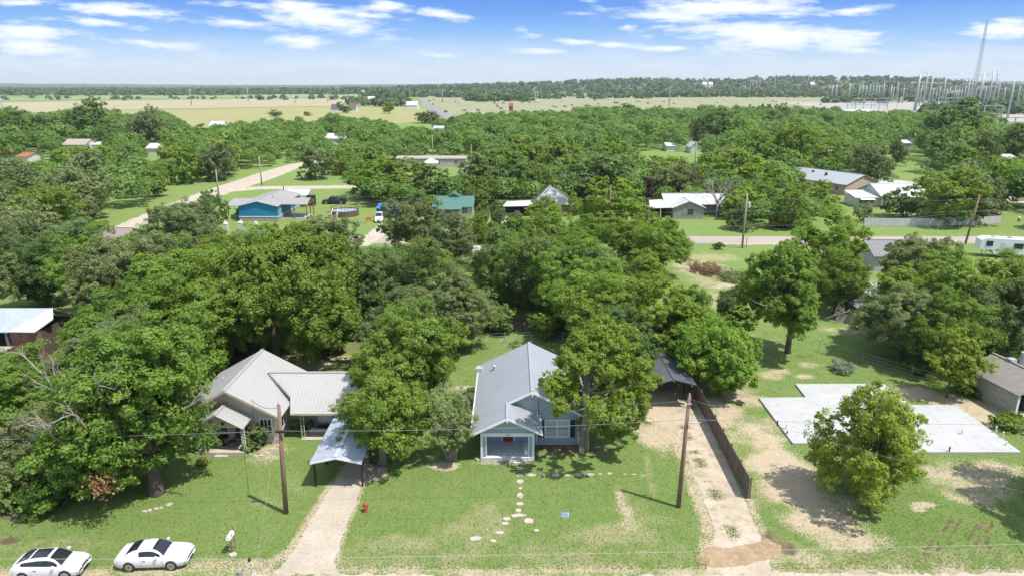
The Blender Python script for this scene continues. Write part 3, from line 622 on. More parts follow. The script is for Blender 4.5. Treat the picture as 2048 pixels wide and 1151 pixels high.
place_tree('pecan', 0, 1, X(1130, 76), 77, 5.2, 10.6, 'mid-green pecan with a shaded trunk right of the back fence oak')
place_tree('elm', 0, 1, X(1195, 68), 69, 5.2, 9.0, 'elm rising behind the double-trunked pecan')
place_tree('bright', 0, 1, X(1300, 67), 66, 5.8, 9.6, 'wide bright green elm above the dark carport')
place_tree('elm', 0, 0, X(1385, 66), 66.5, 4.0, 7.8, 'elm on the edge of the open grass left of the lone trunked tree')
place_tree('dark', 0, 0, X(1265, 60), 61.5, 4.2, 7.6, 'dark oak tucked between the double-trunked pecan and the dark carport')
place_tree('blue', 0, 0, X(1460, 78, 2), 79, 1.9, 4.4, 'small bushy young tree on the rough grass left of the lone trunked tree')
place_tree('bright', 0, 1, X(1660, 88), 90, 7.0, 12.0, 'tall dark-hearted elm behind the lone trunked tree beside the pink road')
place_tree('elm', 0, 1, X(1690, 80), 82, 3.6, 8.0, 'elm shading the dark shed right of the lone trunked tree')
place_tree('elm', 0, 0, X(1850, 70), 71, 6.4, 11.3, 'big spreading elm behind the garage and the concrete slab')
place_tree('olive', 0, 1, X(1795, 69), 67, 4.3, 8.2, 'olive tree shading the long grass right of the lone trunked tree')
place_tree('elm', 0, 1, X(1890, 64), 64.5, 4.4, 8.6, 'elm over the wire fence near the weathered garage')
place_tree('blue', 0, 0, X(1995, 65), 66, 4.8, 9.4, 'blue-green tree rising over the garage roof')
place_tree('olive', 0, 0, X(1850, 86), 88, 5.2, 8.8, 'light olive tree below the pink road, left of the white camper')
place_tree('bright', 0, 1, X(2020, 84), 85, 4.6, 7.4, 'green tree right below the white camper')
place_tree('pecan', 0, 1, 40.6, 39.6, 4.8, 13.0, 'tall pecan at the right edge casting shade on the bare lot')
# ------------------------------------------------------------------ trees of the middle distance
# surveyed singly: kind, centre px, ground depth y, left px, right px, top px, label
MID = [
 ('dark', 65, 84, -10, 140, 468), ('pecan', 185, 80, 105, 265, 455), ('olive', 20, 96, -40, 90, 430), ('blue', 120, 100, 60, 190, 440),
 ('olive', 355, 104, 285, 440, 398), ('dark', 415, 138, 384, 446, 378), ('olive', 625, 106, 540, 705, 438), ('dark', 700, 100, 650, 760, 500), ('pecan', 300, 92, 240, 370, 470), ('elm', 440, 92, 370, 520, 470),
 ('olive', 825, 112, 765, 890, 400), ('olive', 895, 106, 848, 944, 428), ('elm', 968, 113, 935, 1010, 428), ('elm', 1045, 96, 1004, 1086, 462), ('elm', 1090, 107, 1035, 1140, 432), ('bright', 1090, 140, 1055, 1128, 393),
 ('elm', 1140, 100, 1080, 1210, 462), ('olive', 1180, 92, 1120, 1240, 490), ('bright', 1250, 107, 1195, 1305, 430), ('elm', 1330, 98, 1268, 1388, 438), ('elm', 850, 92, 790, 910, 480), ('dark', 770, 88, 715, 830, 495), ('elm', 1270, 84, 1200, 1340, 500), ('dark', 1090, 88, 1020, 1150, 500),
 ('bright', 1225, 134, 1160, 1275, 356), ('blue', 1180, 163, 1100, 1272, 304), ('plum', 1293, 160, 1268, 1314, 355), ('pale', 1384, 166, 1360, 1406, 330), ('bright', 1325, 188, 1262, 1378, 312), ('bright', 1480, 178, 1398, 1545, 300), ('elm', 1582, 204, 1530, 1640, 246),
 ('blue', 1575, 153, 1545, 1602, 360), ('bright', 1630, 150, 1582, 1676, 360), ('bright', 1495, 145, 1450, 1548, 375), ('dark', 1550, 147, 1522, 1580, 378), ('blue', 1750, 196, 1712, 1788, 290), ('elm', 1668, 232, 1622, 1712, 268), ('blue', 1797, 246, 1780, 1816, 272),
 ('blue', 1905, 222, 1846, 1960, 246), ('blue', 1960, 215, 1915, 2000, 258), ('dark', 1925, 290, 1868, 2005, 192), ('dark', 2025, 245, 1985, 2065, 238), ('elm', 1910, 137, 1862, 1985, 338), ('olive', 1950, 140, 1900, 2008, 352), ('dark', 1820, 146, 1785, 1880, 372), ('pale', 1990, 148, 1968, 2012, 356), ('blue', 1970, 186, 1905, 2010, 304), ('bright', 2030, 180, 1985, 2070, 320),
 ('olive', 1735, 142, 1715, 1758, 405), ('elm', 790, 168, 690, 850, 322), ('dark', 855, 162, 800, 920, 330), ('elm', 740, 172, 690, 800, 318), ('dark', 985, 170, 935, 1088, 300), ('elm', 960, 158, 925, 1010, 352), ('olive', 625, 208, 588, 668, 292), ('elm', 680, 220, 640, 720, 300),
 ('yellow', 347, 226, 318, 390, 268), ('dark', 1040, 178, 1000, 1090, 318), ('bright', 868, 150, 840, 905, 392), ('olive', 478, 148, 462, 498, 420),
 ('elm', 972, 97, 930, 1000, 503), ('elm', 1030, 115, 1000, 1062, 428), ('bright', 1120, 116, 1085, 1158, 424), ('elm', 1185, 115, 1150, 1222, 430), ('olive', 1225, 114, 1190, 1260, 440), ('bright', 1300, 115, 1262, 1338, 428), ('dark', 990, 137, 968, 1012, 402), ('bright', 1180, 139, 1150, 1205, 392), ('dark', 1285, 140, 1262, 1308, 402), ('bright', 1150, 150, 1132, 1176, 385), ('olive', 960, 134, 942, 980, 408),
 ('dark', 165, 330, 128, 222, 197), ('olive', 285, 300, 246, 322, 211), ('blue', 88, 322, 48, 140, 224), ('dark', 215, 312, 186, 246, 234), ('dark', 15, 300, -25, 52, 214), ('dark', 398, 345, 368, 440, 247), ('dark', 655, 385, 628, 684, 231), ('blue', 1560, 380, 1520, 1600, 205), ('dark', 1420, 330, 1380, 1462, 216)]
KINDTONE = {'pecan': 'leafy green', 'elm': 'mid-green', 'bright': 'bright green', 'olive': 'dull olive', 'dark': 'dark green', 'blue': 'blue-green', 'yellow': 'yellow-green', 'plum': 'purple-leaved', 'pale': 'pale flowering'}
for i, (k, c, y, l, r, t) in enumerate(MID):
    lod = 1 if y > 115 else 0
    z = 5.0; Zc = y * C + (CAMH - z) * S
    rad = (r - l) / 2 / F * Zc; h = max(2.0, HT(t + 2, y) - .0)
    place_tree(k, lod, i % 2 if k not in ('plum', 'pale', 'yellow') else 0, (c - 1024) / F * Zc, y + rad * .3, rad * 1.05, h)
# the dead tree before the derelict house
dt = thing('dead_tree', 'leafless grey dead tree beside the derelict grey house', 'tree', (X(1436, 148), 148))
rs_ = np.random.default_rng(77); mb = MB(); mb.tube([(0, 0, -.1), (0, 0, 3.2)], [.28, .2], 7)
for a_ in range(9):
    w_ = a_ * .7; bare_branch(rs_, (0, 0, 2.0 + .2 * a_), (math.cos(w_) * .8, math.sin(w_) * .8, 1.0), 5.2, mb, 0, .11)
mb.build('trunk', DEADWOOD, dt, smooth=True)
# keep-clear rules for the rest of the wood: things that show in the photograph, as (x0, y0, x1, y1 in px, ground depth)
CLEAR = [(445, 380, 625, 448, 143), (215, 412, 345, 470, 150), (340, 345, 590, 415, 190), (640, 385, 725, 440, 152), (735, 415, 790, 450, 140), (862, 388, 952, 428, 148), (1004, 366, 1150, 428, 148), (1302, 396, 1436, 436, 146), (1625, 332, 1760, 392, 197), (1700, 362, 1848, 408, 162),
         (1728, 438, 2004, 453, 137), (1962, 478, 2045, 510, 112), (785, 305, 926, 344, 240), (1790, 318, 1850, 370, 250), (1378, 468, 1560, 492, 122), (652, 258, 688, 272, 330), (1650, 266, 1700, 280, 255), (1382, 274, 1400, 286, 290), (1402, 254, 1428, 264, 350), (1798, 260, 1820, 274, 300),
         (120, 279, 160, 290, 300), (184, 281, 200, 289, 300), (298, 292, 320, 306, 290), (0, 293, 45, 310, 250), (50, 305, 88, 316, 250), (1992, 293, 2048, 308, 240), (500, 345, 690, 378, 200), (1304, 303, 1356, 311, 300), (1694, 207, 1770, 218, 560), (1822, 205, 1836, 232, 450), (1995, 220, 2048, 243, 430), (868, 247, 886, 254, 400),
         (1385, 288, 1391, 320, 250), (862, 270, 868, 322, 256), (940, 292, 946, 325, 252), (1380, 500, 1480, 560, 85), (434, 341, 440, 392, 175), (1930, 398, 1958, 488, 118), (1480, 390, 1490, 496, 115)]
def skyline(px_):  # upper limit of the wood in the picture, from the survey
    return float(np.interp(px_, [-300, 0, 60, 165, 215, 240, 300, 345, 380, 470, 640, 660, 780, 800, 860, 930, 1030, 1130, 1200, 1290, 1400, 1500, 1560, 1680, 1750, 1850, 1920, 2000, 2048, 2350],
                           [205, 212, 225, 202, 212, 232, 212, 228, 252, 240, 235, 225, 240, 255, 245, 225, 222, 222, 195, 205, 200, 196, 192, 212, 215, 222, 205, 232, 245, 240]))
def is_clear(x, y, r, h):
    for (x0, y0, x1, y1, yd) in CLEAR:
        if y - r * .5 < yd + 6:
            a, t = PX(x - r, y, h); b = PX(x + r, y, h)[0]; bt = PX(x, y, 0)[1]
            if b > x0 and a < x1 and t < y1 and bt > y0: return False
        elif y - yd < r + 8:
            a, b = PX(x - r, y)[0], PX(x + r, y)[0]
            if b > x0 + 6 and a < x1 - 6 and abs(y - yd) < r + 5: return False
    return True
ROADS = [px((150, 500), (225, 470), (330, 418), (436, 382), (518, 349), (585, 333), (640, 322)), px((440, 380), (900, 374)), [(-40, 125), (260, 125)], [(115, 190), (121, 177), (155, 154), (300, 82)], [(115, 190), (92, 237), (60, 245), (20, 248)]]
def near_road(x, y, r):
    for pl in ROADS:
        for (ax, ay), (bx, by) in zip(pl, pl[1:]):
            dx, dy = bx - ax, by - ay; t = min(1, max(0, ((x - ax) * dx + (y - ay) * dy) / (dx * dx + dy * dy)))
            if math.hypot(x - ax - t * dx, y - ay - t * dy) < r: return True
    return False
OPEN = [px((440, 380), (590, 330), (700, 345), (700, 440), (640, 470), (480, 480), (440, 440)), px((1780, 300), (1850, 300), (1850, 350), (1780, 380)), px((1375, 462), (1750, 462), (1750, 490), (1375, 490)), px((1740, 420), (2048, 440), (2048, 510), (1900, 500), (1740, 470)), px((1360, 470), (1520, 470), (1500, 650), (1380, 590)),
        px((40, 312), (92, 302), (92, 325), (40, 325)), px((1860, 455), (2048, 400), (2048, 470)), px((90, 305), (40, 320), (60, 330), (95, 318))]
def in_poly(x, y, P):
    c = False
    for i in range(len(P)):
        (x1, y1), (x2, y2) = P[i], P[i - 1]
        if (y1 > y) != (y2 > y) and x < (x2 - x1) * (y - y1) / (y2 - y1) + x1: c = not c
    return c
placed = [(t[2], t[3], t[4]) for t in TREES]
FAR = []
def fill(y0, y1, n, rmin, rmax, out, sep=.95):
    grid = {}
    def cell(x, y): return (int(x // 14), int(y // 14))
    for p in placed: grid.setdefault(cell(p[0], p[1]), []).append(p)
    got = 0
    for _ in range(n * 30):
        if got >= n: break
        y = y0 + (y1 - y0) * rnd.random() ** .8; q = rnd.uniform(-180, 2230); x = (q - 1024) / F * (y * C + 7)
        r = rnd.uniform(rmin, rmax); h = r * rnd.uniform(1.55, 2.1)
        if y > 118 and 120.5 < y < 130 + r and x > -45: continue
        if y < 122 and x > -25: continue
        pxt = PX(x, y, h)
        if pxt[1] < skyline(pxt[0]) + rnd.uniform(-4, 8): continue
        if near_road(x, y, r + 2.4) or any(in_poly(x, y, P) for P in OPEN): continue
        cx, cy = cell(x, y)
        if any(math.hypot(x - a, y - b) < (r + c) * sep * .72 for i in (-1, 0, 1) for j in (-1, 0, 1) for (a, b, c) in grid.get((cx + i, cy + j), ())): continue
        if not is_clear(x, y, r, h): continue
        placed.append((x, y, r)); grid.setdefault((cx, cy), []).append((x, y, r)); out.append((x, y, r, h)); got += 1
NEARFILL = []
fill(74, 230, 156, 3.4, 6.8, NEARFILL, .86)
KD = ['elm', 'elm', 'bright', 'bright', 'dark', 'olive', 'blue', 'pecan', 'elm', 'olive']
for i, (x, y, r, h) in enumerate(NEARFILL):
    lod = 0 if y < 100 else (1 if y < 175 else 2)
    kd = rnd.choice(KD if not (x < -60 and y < 200) else ['olive', 'elm', 'bright', 'olive', 'dark', 'pale'])
    if kd == 'pale': kd = 'blue'
    place_tree(kd, lod, rnd.randrange(2), x, y, r, h)
fill(128, 260, 420, 3.0, 5.5, FAR, .74); fill(225, 560, 2100, 3.8, 7.2, FAR, .76)
def mass(name, spots, per, ll, lw, m, label, seed, flat=.8):
    """a wood that reads as one mass: crowns of leaf clumps merged into one object"""
    rs = np.random.default_rng(seed); A = np.array(spots); n = len(A)
    nc = 9; P, Nn, T, LL = [], [], [], []
    for (x, y, r, h) in A:
        d = rs.normal(size=(nc, 3)); d[:, 2] = np.abs(d[:, 2]) * .9; d /= np.linalg.norm(d, axis=1, keepdims=True)
        cen = np.array([x, y, h * .48]); K = cen + d * np.array([r * .58, r * .58, h * .30])
        tone = rs.uniform(0, .6)
        dd = rs.normal(size=(nc, per, 3)) + d[:, None, :] * .6 + np.array([0, 0, .3]); dd /= np.linalg.norm(dd, axis=2, keepdims=True)
        rr = r * .48 * rs.uniform(.55, 1.08, (nc, per, 1))
        p = K[:, None, :] + dd * rr * np.array([1, 1, flat])
        P.append(p.reshape(-1, 3)); Nn.append((dd * .8 + np.array([0, 0, .35]) + rs.normal(size=dd.shape) * .35).reshape(-1, 3))
        T.append((tone + rs.uniform(0, .4, (nc, 1)) * np.ones((1, per)) * .7 + rs.uniform(0, .3, (nc, per))).ravel())
        LL.append(np.full(nc * per, r / 5.0))
    LL = np.concatenate(LL)
    o = leaf_object(name, np.concatenate(P), np.concatenate(Nn), ll * LL, lw * LL, np.concatenate(T), m, rs)
    return tag(o, label, kind='stuff')
WOODMAT = leafmat('wood_leaves', (.082, .158, .036), (.198, .298, .070))
mass('woods', FAR, 52, .95, .66, WOODMAT, 'dense green tree cover of the far side of the town', 91)
# far woods: belts and thickets beyond the fields and on the hills
FARB = []
def belt(p0, p1, y0, y1, n, rmin, rmax, hh=1.3):
    for _ in range(n):
        q = rnd.uniform(p0, p1); y = y0 + (y1 - y0) * rnd.random(); r = rnd.uniform(rmin, rmax)
        FARB.append(((q - 1024) / F * (y * C + 8), y, r, r * rnd.uniform(.65, 1.0) * hh))
belt(-150, 800, 1900, 4100, 1900, 9, 17, .72); belt(-150, 500, 1750, 2200, 260, 8, 14, .9)
belt(720, 1100, 1500, 2050, 170, 7, 14); belt(930, 1060, 1150, 1400, 60, 6, 11); belt(755, 815, 900, 1500, 34, 7, 12); belt(690, 760, 930, 1150, 16, 5, 9)
belt(1250, 2200, 1500, 2050, 640, 7, 13); belt(1650, 2200, 1050, 1350, 130, 6, 11); belt(1850, 2200, 620, 900, 80, 6, 10)
belt(1060, 1300, 1350, 1700, 70, 5, 9); belt(850, 1650, 620, 1300, 90, 1.2, 2.6, 1.0); belt(0, 720, 1250, 1500, 60, 3, 7); belt(1380, 1700, 500, 640, 60, 5, 9); belt(1040, 1300, 480, 640, 40, 4, 7)
def hillside(xs, ys, Z, n, a):
    for _ in range(n):
        i = rnd.randrange(len(ys)); j = rnd.randrange(len(xs)); r = rnd.uniform(*a)
        if rnd.random() < .18: continue
        FARB.append((xs[j] + rnd.uniform(-15, 15), ys[i] + rnd.uniform(-20, 20), r, r * 1.2, ))
        HZ[len(FARB) - 1] = float(Z[i, j])
HZ = {}
hillside(*HILLS[1], 2600, (8, 15))
def farmass():
    rs = np.random.default_rng(17); A = np.array(FARB); P, Nn, T = [], [], []; Lf = []
    for i, (x, y, r, h) in enumerate(A):
        n = 26; d = rs.normal(size=(n, 3)); d[:, 2] = np.abs(d[:, 2]); d /= np.linalg.norm(d, axis=1, keepdims=True)
        P.append(np.array([x, y, HZ.get(i, 0) + h * .1]) + d * np.array([r, r, h]) * rs.uniform(.7, 1.05, (n, 1))); Nn.append(d + rs.normal(size=(n, 3)) * .3)
        T.append(np.clip(rs.uniform(0, .7) + rs.uniform(-.2, .3, n), 0, 1)); Lf.append(np.full(n, r))
    Lf = np.concatenate(Lf)
    o = leaf_object('far_woods', np.concatenate(P), np.concatenate(Nn), Lf * .75, Lf * .6, np.concatenate(T), leafmat('far_leaves', (.060, .105, .042), (.110, .160, .060), .25), rs)
    tag(o, 'dark wooded belts and scattered bushes on the fields and hills far away', kind='stuff')
farmass()
# lone field trees that stand out beyond the town
for k, q, y, rr_, h, lb in (('dark', 551, 620, 6.5, 6.5, 'small lone dark tree in the yellow-green hay field'), ('dark', 688, 700, 8, 11, 'round dark tree in front of the far farmhouse'), ('elm', 778, 690, 7, 11, 'lone tree with a bare trunk right of the far farmhouse'), ('dark', 232, 640, 5.5, 7, 'lone dark tree between the tan and hay fields'), ('dark', 318, 640, 4, 3, 'low dark bush at the edge of the tan field'), ('dark', 615, 640, 4, 4, 'dark round bush left of the far farmhouse'),
                          ('elm', 1255, 520, 9, 14, 'tall elm standing above the wood near the white box building'), ('elm', 1310, 500, 9, 13, 'broad elm with grey twigs above the far wood'), ('dark', 860, 520, 11, 9, 'dark thicket tree beside the far highway'), ('elm', 1440, 470, 10, 13, 'wide elm on the edge of the dry pasture')):
    place_tree(k, 2, rnd.randrange(2), X(q, y), y, rr_, h, lb)
# ------------------------------------------------------------------ building kit (local metres, front faces -y)
def window(par, x0, x1, z0, z1, y, side='S', fm=None, mull=1, rail=True, xo=0.0, gl=None, label=None):
    """a framed window proud of its wall: frame part with the pane as sub-part"""
    fm = fm or WHITE; f = MB(); t = .09; d = .05
    def B(a0, a1, b0, b1, o0, o1):   # along wall a, height b, outward o
        if side == 'S': return (a0, a1, y - o1, y - o0, b0, b1)
        if side == 'N': return (a0, a1, y + o0, y + o1, b0, b1)
        if side == 'E': return (y + o0, y + o1, a0, a1, b0, b1)
        return (y - o1, y - o0, a0, a1, b0, b1)
    for q in ((x0 - t, x0, z0 - t, z1 + t), (x1, x1 + t, z0 - t, z1 + t), (x0, x1, z1, z1 + t), (x0, x1, z0 - t, z0)): f.box(*B(q[0], q[1], q[2], q[3], 0.002, d))
    for k in range(1, mull + 1):
        m = x0 + (x1 - x0) * k / (mull + 1); f.box(*B(m - .035, m + .035, z0, z1, .004, d - .006))
    fr = f.build('window', fm, par, label=label)
    p = MB().box(*B(x0, x1, z0, z1, .003, .016)).build('pane', gl or GLASS, fr)
    if rail: MB().box(*B(x0, x1, (z0 + z1) / 2 - .025, (z0 + z1) / 2 + .025, .018, .03)).build('sash', DARKMETAL if gl else fm, fr)
    return fr
def door(par, x0, x1, z0, z1, y, m, fm=None, knob=True):
    f = MB(); t = .1
    f.box(x0 - t, x0, y - .06, y - .002, z0, z1 + t).box(x1, x1 + t, y - .06, y - .002, z0, z1 + t).box(x0, x1, y - .06, y - .002, z1, z1 + t)
    d = MB().box(x0, x1, y - .045, y - .003, z0, z1).build('door', m, par)
    f.build('door_frame', fm or WHITE, d)
    if knob: MB().lathe([(.0, -.03), (.035, -.02), (.035, .02), (0, .03)], (x1 - .1, y - .075, z0 + (z1 - z0) * .48), 8).build('door_handle', CHROME, d)
    return d
def gable_roof(mb, rb, x0, x1, y0, y1, ze, zr, axis, th=.09, step=.32, xr=None, h=.025):
    """two thick slopes; axis is the ridge direction; rb collects the standing ribs"""
    if axis == 'y':
        xm = xr if xr is not None else (x0 + x1) / 2
        A = [(x0, y0, ze), (x0, y1, ze), (xm, y1, zr), (xm, y0, zr)]; B = [(x1, y0, ze), (xm, y0, zr), (xm, y1, zr), (x1, y1, ze)]
        mb.slab(A, (0, 0, -th)); mb.slab(B, (0, 0, -th))
        if rb: rb.ribs(A[0], A[1], A[2], A[3], step, h); rb.ribs(B[0], B[3], B[2], B[1], step, h)
        mb.box(xm - .12, xm + .12, y0 - .01, y1 + .01, zr - .015, zr + .045)
    else:
        ym = xr if xr is not None else (y0 + y1) / 2
        A = [(x0, y0, ze), (x0, ym, zr), (x1, ym, zr), (x1, y0, ze)]; B = [(x0, y1, ze), (x1, y1, ze), (x1, ym, zr), (x0, ym, zr)]
        mb.slab(A, (0, 0, -th)); mb.slab(B, (0, 0, -th))
        if rb: rb.ribs(A[0], A[3], A[2], A[1], step, h); rb.ribs(B[0], B[1], B[2], B[3], step, h)
        mb.box(x0 - .01, x1 + .01, ym - .12, ym + .12, zr - .015, zr + .045)
def gable_walls(mb, x0, x1, y0, y1, z0, ze, zr, axis, xr=None):
    """walls with the gable ends, as one closed block kept just under the roof"""
    if axis == 'y':
        xm = xr if xr is not None else (x0 + x1) / 2
        prof = [(x0, z0), (x1, z0), (x1, ze), (xm, zr), (x0, ze)]
        mb.slab([(p[0], y0, p[1]) for p in prof], (0, y1 - y0, 0))
    else:
        ym = xr if xr is not None else (y0 + y1) / 2
        prof = [(y0, z0), (y0, ze), (ym, zr), (y1, ze), (y1, z0)]
        mb.slab([(x0, p[0], p[1]) for p in prof], (x1 - x0, 0, 0))
# ------------------------------------------------------------------ beige house
def beige_house():
    o = thing('house', 'beige lap-sided house with pale metal gable roof and a small gabled porch', 'house', (-22.6, 49.7)); ox, oy = -22.6, 49.7
    L = (ox, oy)
    w_ = MB(); gable_walls(w_, -26.2, -18.9, 49.7, 57.3, .0, 2.62, 4.70, 'y', -22.6)
    w_.box(-18.9, -11.7, 52.7, 57.0, 0, 2.55); w_.build('wall', TAN, o, L)
    MB().box(-26.25, -18.85, 49.65, 49.7, 0, .45).build('skirting', TANCONC, o, L)
    r, rb = MB(), MB(); gable_roof(r, rb, -26.85, -18.4, 49.0, 57.7, 2.62, 5.0, 'y', .1, .30, -22.6, .02)
    # the wing: a slope falling to the long porch eave and a back slope, butting into the main slope
    A = [(-18.0, 50.2, 2.42), (-11.4, 50.2, 2.42), (-11.4, 54.3, 4.22), (-21.15, 54.3, 4.22), (-18.42, 51.75, 3.04)]
    r.slab(A, (0, 0, -.09)); r.slab([(-11.4, 58.0, 2.55), (-18.45, 58.0, 2.55), (-21.2, 54.3, 4.22), (-11.4, 54.3, 4.22)], (0, 0, -.09))
    rb.ribs((-17.9, 50.2, 2.42), (-11.4, 50.2, 2.42), (-11.4, 54.3, 4.22), (-17.9, 54.3, 4.22), .3, .02); rb.ribs((-19.6, 52.9, 3.62), (-18.2, 51.9, 3.16), (-18.2, 54.3, 4.22), (-19.8, 54.3, 4.22), .3, .03)
    r.box(-21.0, -11.4, 54.18, 54.42, 4.2, 4.27)
    rf = r.build('roof', BEIGEROOF, o, L); rb.build('roof_ribs', BEIGEROOF, rf, L)
    va = MB(); 
    for k in range(13):
        t = k / 12; va.box(-20.9 + 2.4 * t - .04, -20.9 + 2.4 * t + .05, 54.1 - 2.3 * t - .06, 54.1 - 2.3 * t + .05, 4.12 - 1.05 * t + .0, 4.2 - 1.05 * t + .06)
    va.build('valley_leaves', mat('rusty_litter', (.24, .18, .13), .95), o, L)
    f = MB()
    for s in (-1, 1): f.slab([(-22.6, 48.98, 5.0), (-22.6 + s * 4.2, 48.98, 2.64), (-22.6 + s * 4.2, 48.98, 2.44), (-22.6, 48.98, 4.80)], (0, -.04, 0))
    f.box(-18.0, -11.4, 50.13, 50.19, 2.26, 2.42); f.build('fascia', mat('tan_trim', (.56, .46, .35), .6), o, L)
    MB().box(-22.9, -22.3, 49.66, 49.7, 4.15, 4.35).build('gable_vent', GALV, o, L)
    # small front porch
    p = MB(); gable_roof(p, None, -24.95, -20.85, 47.5, 49.72, 2.45, 3.6, 'y', .09, xr=-22.9)
    pr = p.build('porch_roof', BEIGEROOF, o, L); q = MB().ribs((-20.85, 47.5, 2.45), (-20.85, 49.7, 2.45), (-22.9, 49.7, 3.6), (-22.9, 47.5, 3.6), .28, .03).ribs((-24.95, 47.5, 2.45), (-24.95, 49.7, 2.45), (-22.9, 49.7, 3.6), (-22.9, 47.5, 3.6), .28, .03)
    q.build('roof_ribs', BEIGEROOF, pr, L)
    g = MB(); g.slab([(-24.7, 47.75, 2.40), (-21.1, 47.75, 2.40), (-21.1, 47.75, 2.46), (-22.9, 47.75, 3.45), (-24.7, 47.75, 2.46)], (0, .08, 0)); g.build('porch_gable', TAN, o, L)
    st = MB()
    for cx, cz in ((-22.45, 2.78), (-23.35, 2.95)):
        pts = [(cx + (.2 if k % 2 == 0 else .08) * math.sin(k * math.pi / 5), 47.74, cz + (.2 if k % 2 == 0 else .08) * math.cos(k * math.pi / 5)) for k in range(10)]
        s_ = MB().slab(pts, (0, -.03, 0)); s_.build('barn_star', mat('dark_bronze', (.06, .035, .025), .6), o, L)
    MB().box(-24.85, -20.95, 47.65, 49.66, 0, .32).build('porch_floor', TANCONC, o, L)
    for cx in (-24.7, -21.15):
        c_ = MB()
        for a, b in ((0, 0), (.28, 0), (0, .28 * 0 + .0)): c_.tube([(cx + a, 47.8 + b, .32), (cx + a, 47.8 + b, 2.42)], .028, 6)
        for k in range(8):
            z = .4 + k * .25; c_.tube([(cx, 47.8, z), (cx + .28, 47.8, z + .12), (cx, 47.8, z + .24)], .018, 4)
        c_.build('porch_post', WHITE, o, L)
    MB().box(-22.4, -21.7, 49.66, 49.7, .32, 2.25).build('door', mat('dark_storm_door', (.07, .07, .07), .4), o, L)
    LW = lambda *a, **k: window(*a, **k)
    loc = lambda v: v
    window(o, -24.2 - ox, -23.0 - ox, 1.05, 2.1, 0.0); window(o, -20.3 - ox, -19.45 - ox, .95, 2.15, 0.0, mull=2)
    window(o, 51.0 - oy - .6, 51.0 - oy + .5, 1.0, 2.2, 3.7, 'E')
    # wing door, windows, stoop
    door(o, -16.45 - ox, -15.45 - ox, .35, 2.3, 3.0, WHITE); MB().box(-16.95, -16.6, 52.64, 52.7, .4, 2.3).build('sidelight', mat('sidelight_glass', (.45, .47, .47), .2), o, L)
    window(o, -17.9 - ox, -17.1 - ox, 1.75, 2.2, 3.0, rail=False); window(o, -14.9 - ox, -13.6 - ox, 1.7, 2.2, 3.0, rail=False)
    MB().box(-17.0, -14.4, 51.5, 52.66, 0, .33).build('stoop', TANCONC, o, L)
    MB().box(-16.5, -15.2, 51.55, 52.3, .33, .345).build('door_mat', mat('dark_mat', (.05, .04, .035), .9), o, L)
    for cx in (-17.3, -14.2):
        c_ = MB(); c_.tube([(cx, 50.4, 0), (cx, 50.4, 2.36)], .03, 6).tube([(cx + .25, 50.4, 0), (cx + .25, 50.4, 2.36)], .03, 6)
        for k in range(7): c_.tube([(cx, 50.4, .2 + .3 * k), (cx + .25, 50.4, .35 + .3 * k)], .016, 4)
        c_.build('porch_post', mat('cream_iron', (.6, .5, .4), .5), o, L)
    MB().tube([(-15.2, 52.4, .33), (-15.2, 52.4, 1.2), (-14.4, 50.9, .85), (-14.4, 50.9, 0)], .022, 5).tube([(-15.2, 52.3, .8), (-14.4, 50.9, .45)], .018, 5).build('handrail', DARKMETAL, o, L)
    MB().box(-20.95, -20.55, 49.45, 49.69, 1.2, 1.9).build('meter_box', STEEL, o, L); MB().tube([(-20.75, 49.62, 1.9), (-20.75, 49.62, 3.9)], .035, 6).build('service_mast', STEEL, o, L)
    v = MB().lathe([(.06, 0), (.06, .28), (.1, .3), (.02, .36)], (-24.6, 53.5, 3.75), 8); v.build('vent_pipe', STEEL, o, L)
    return o
beige_house()
tag(sheet('walkway', [(-17.4, 50.2), (-14.3, 50.2), (-14.3, 51.5), (-17.4, 51.5)], .03, TANCONC, 'buff concrete pad before the wing door of the beige house', .01, 1, 21))
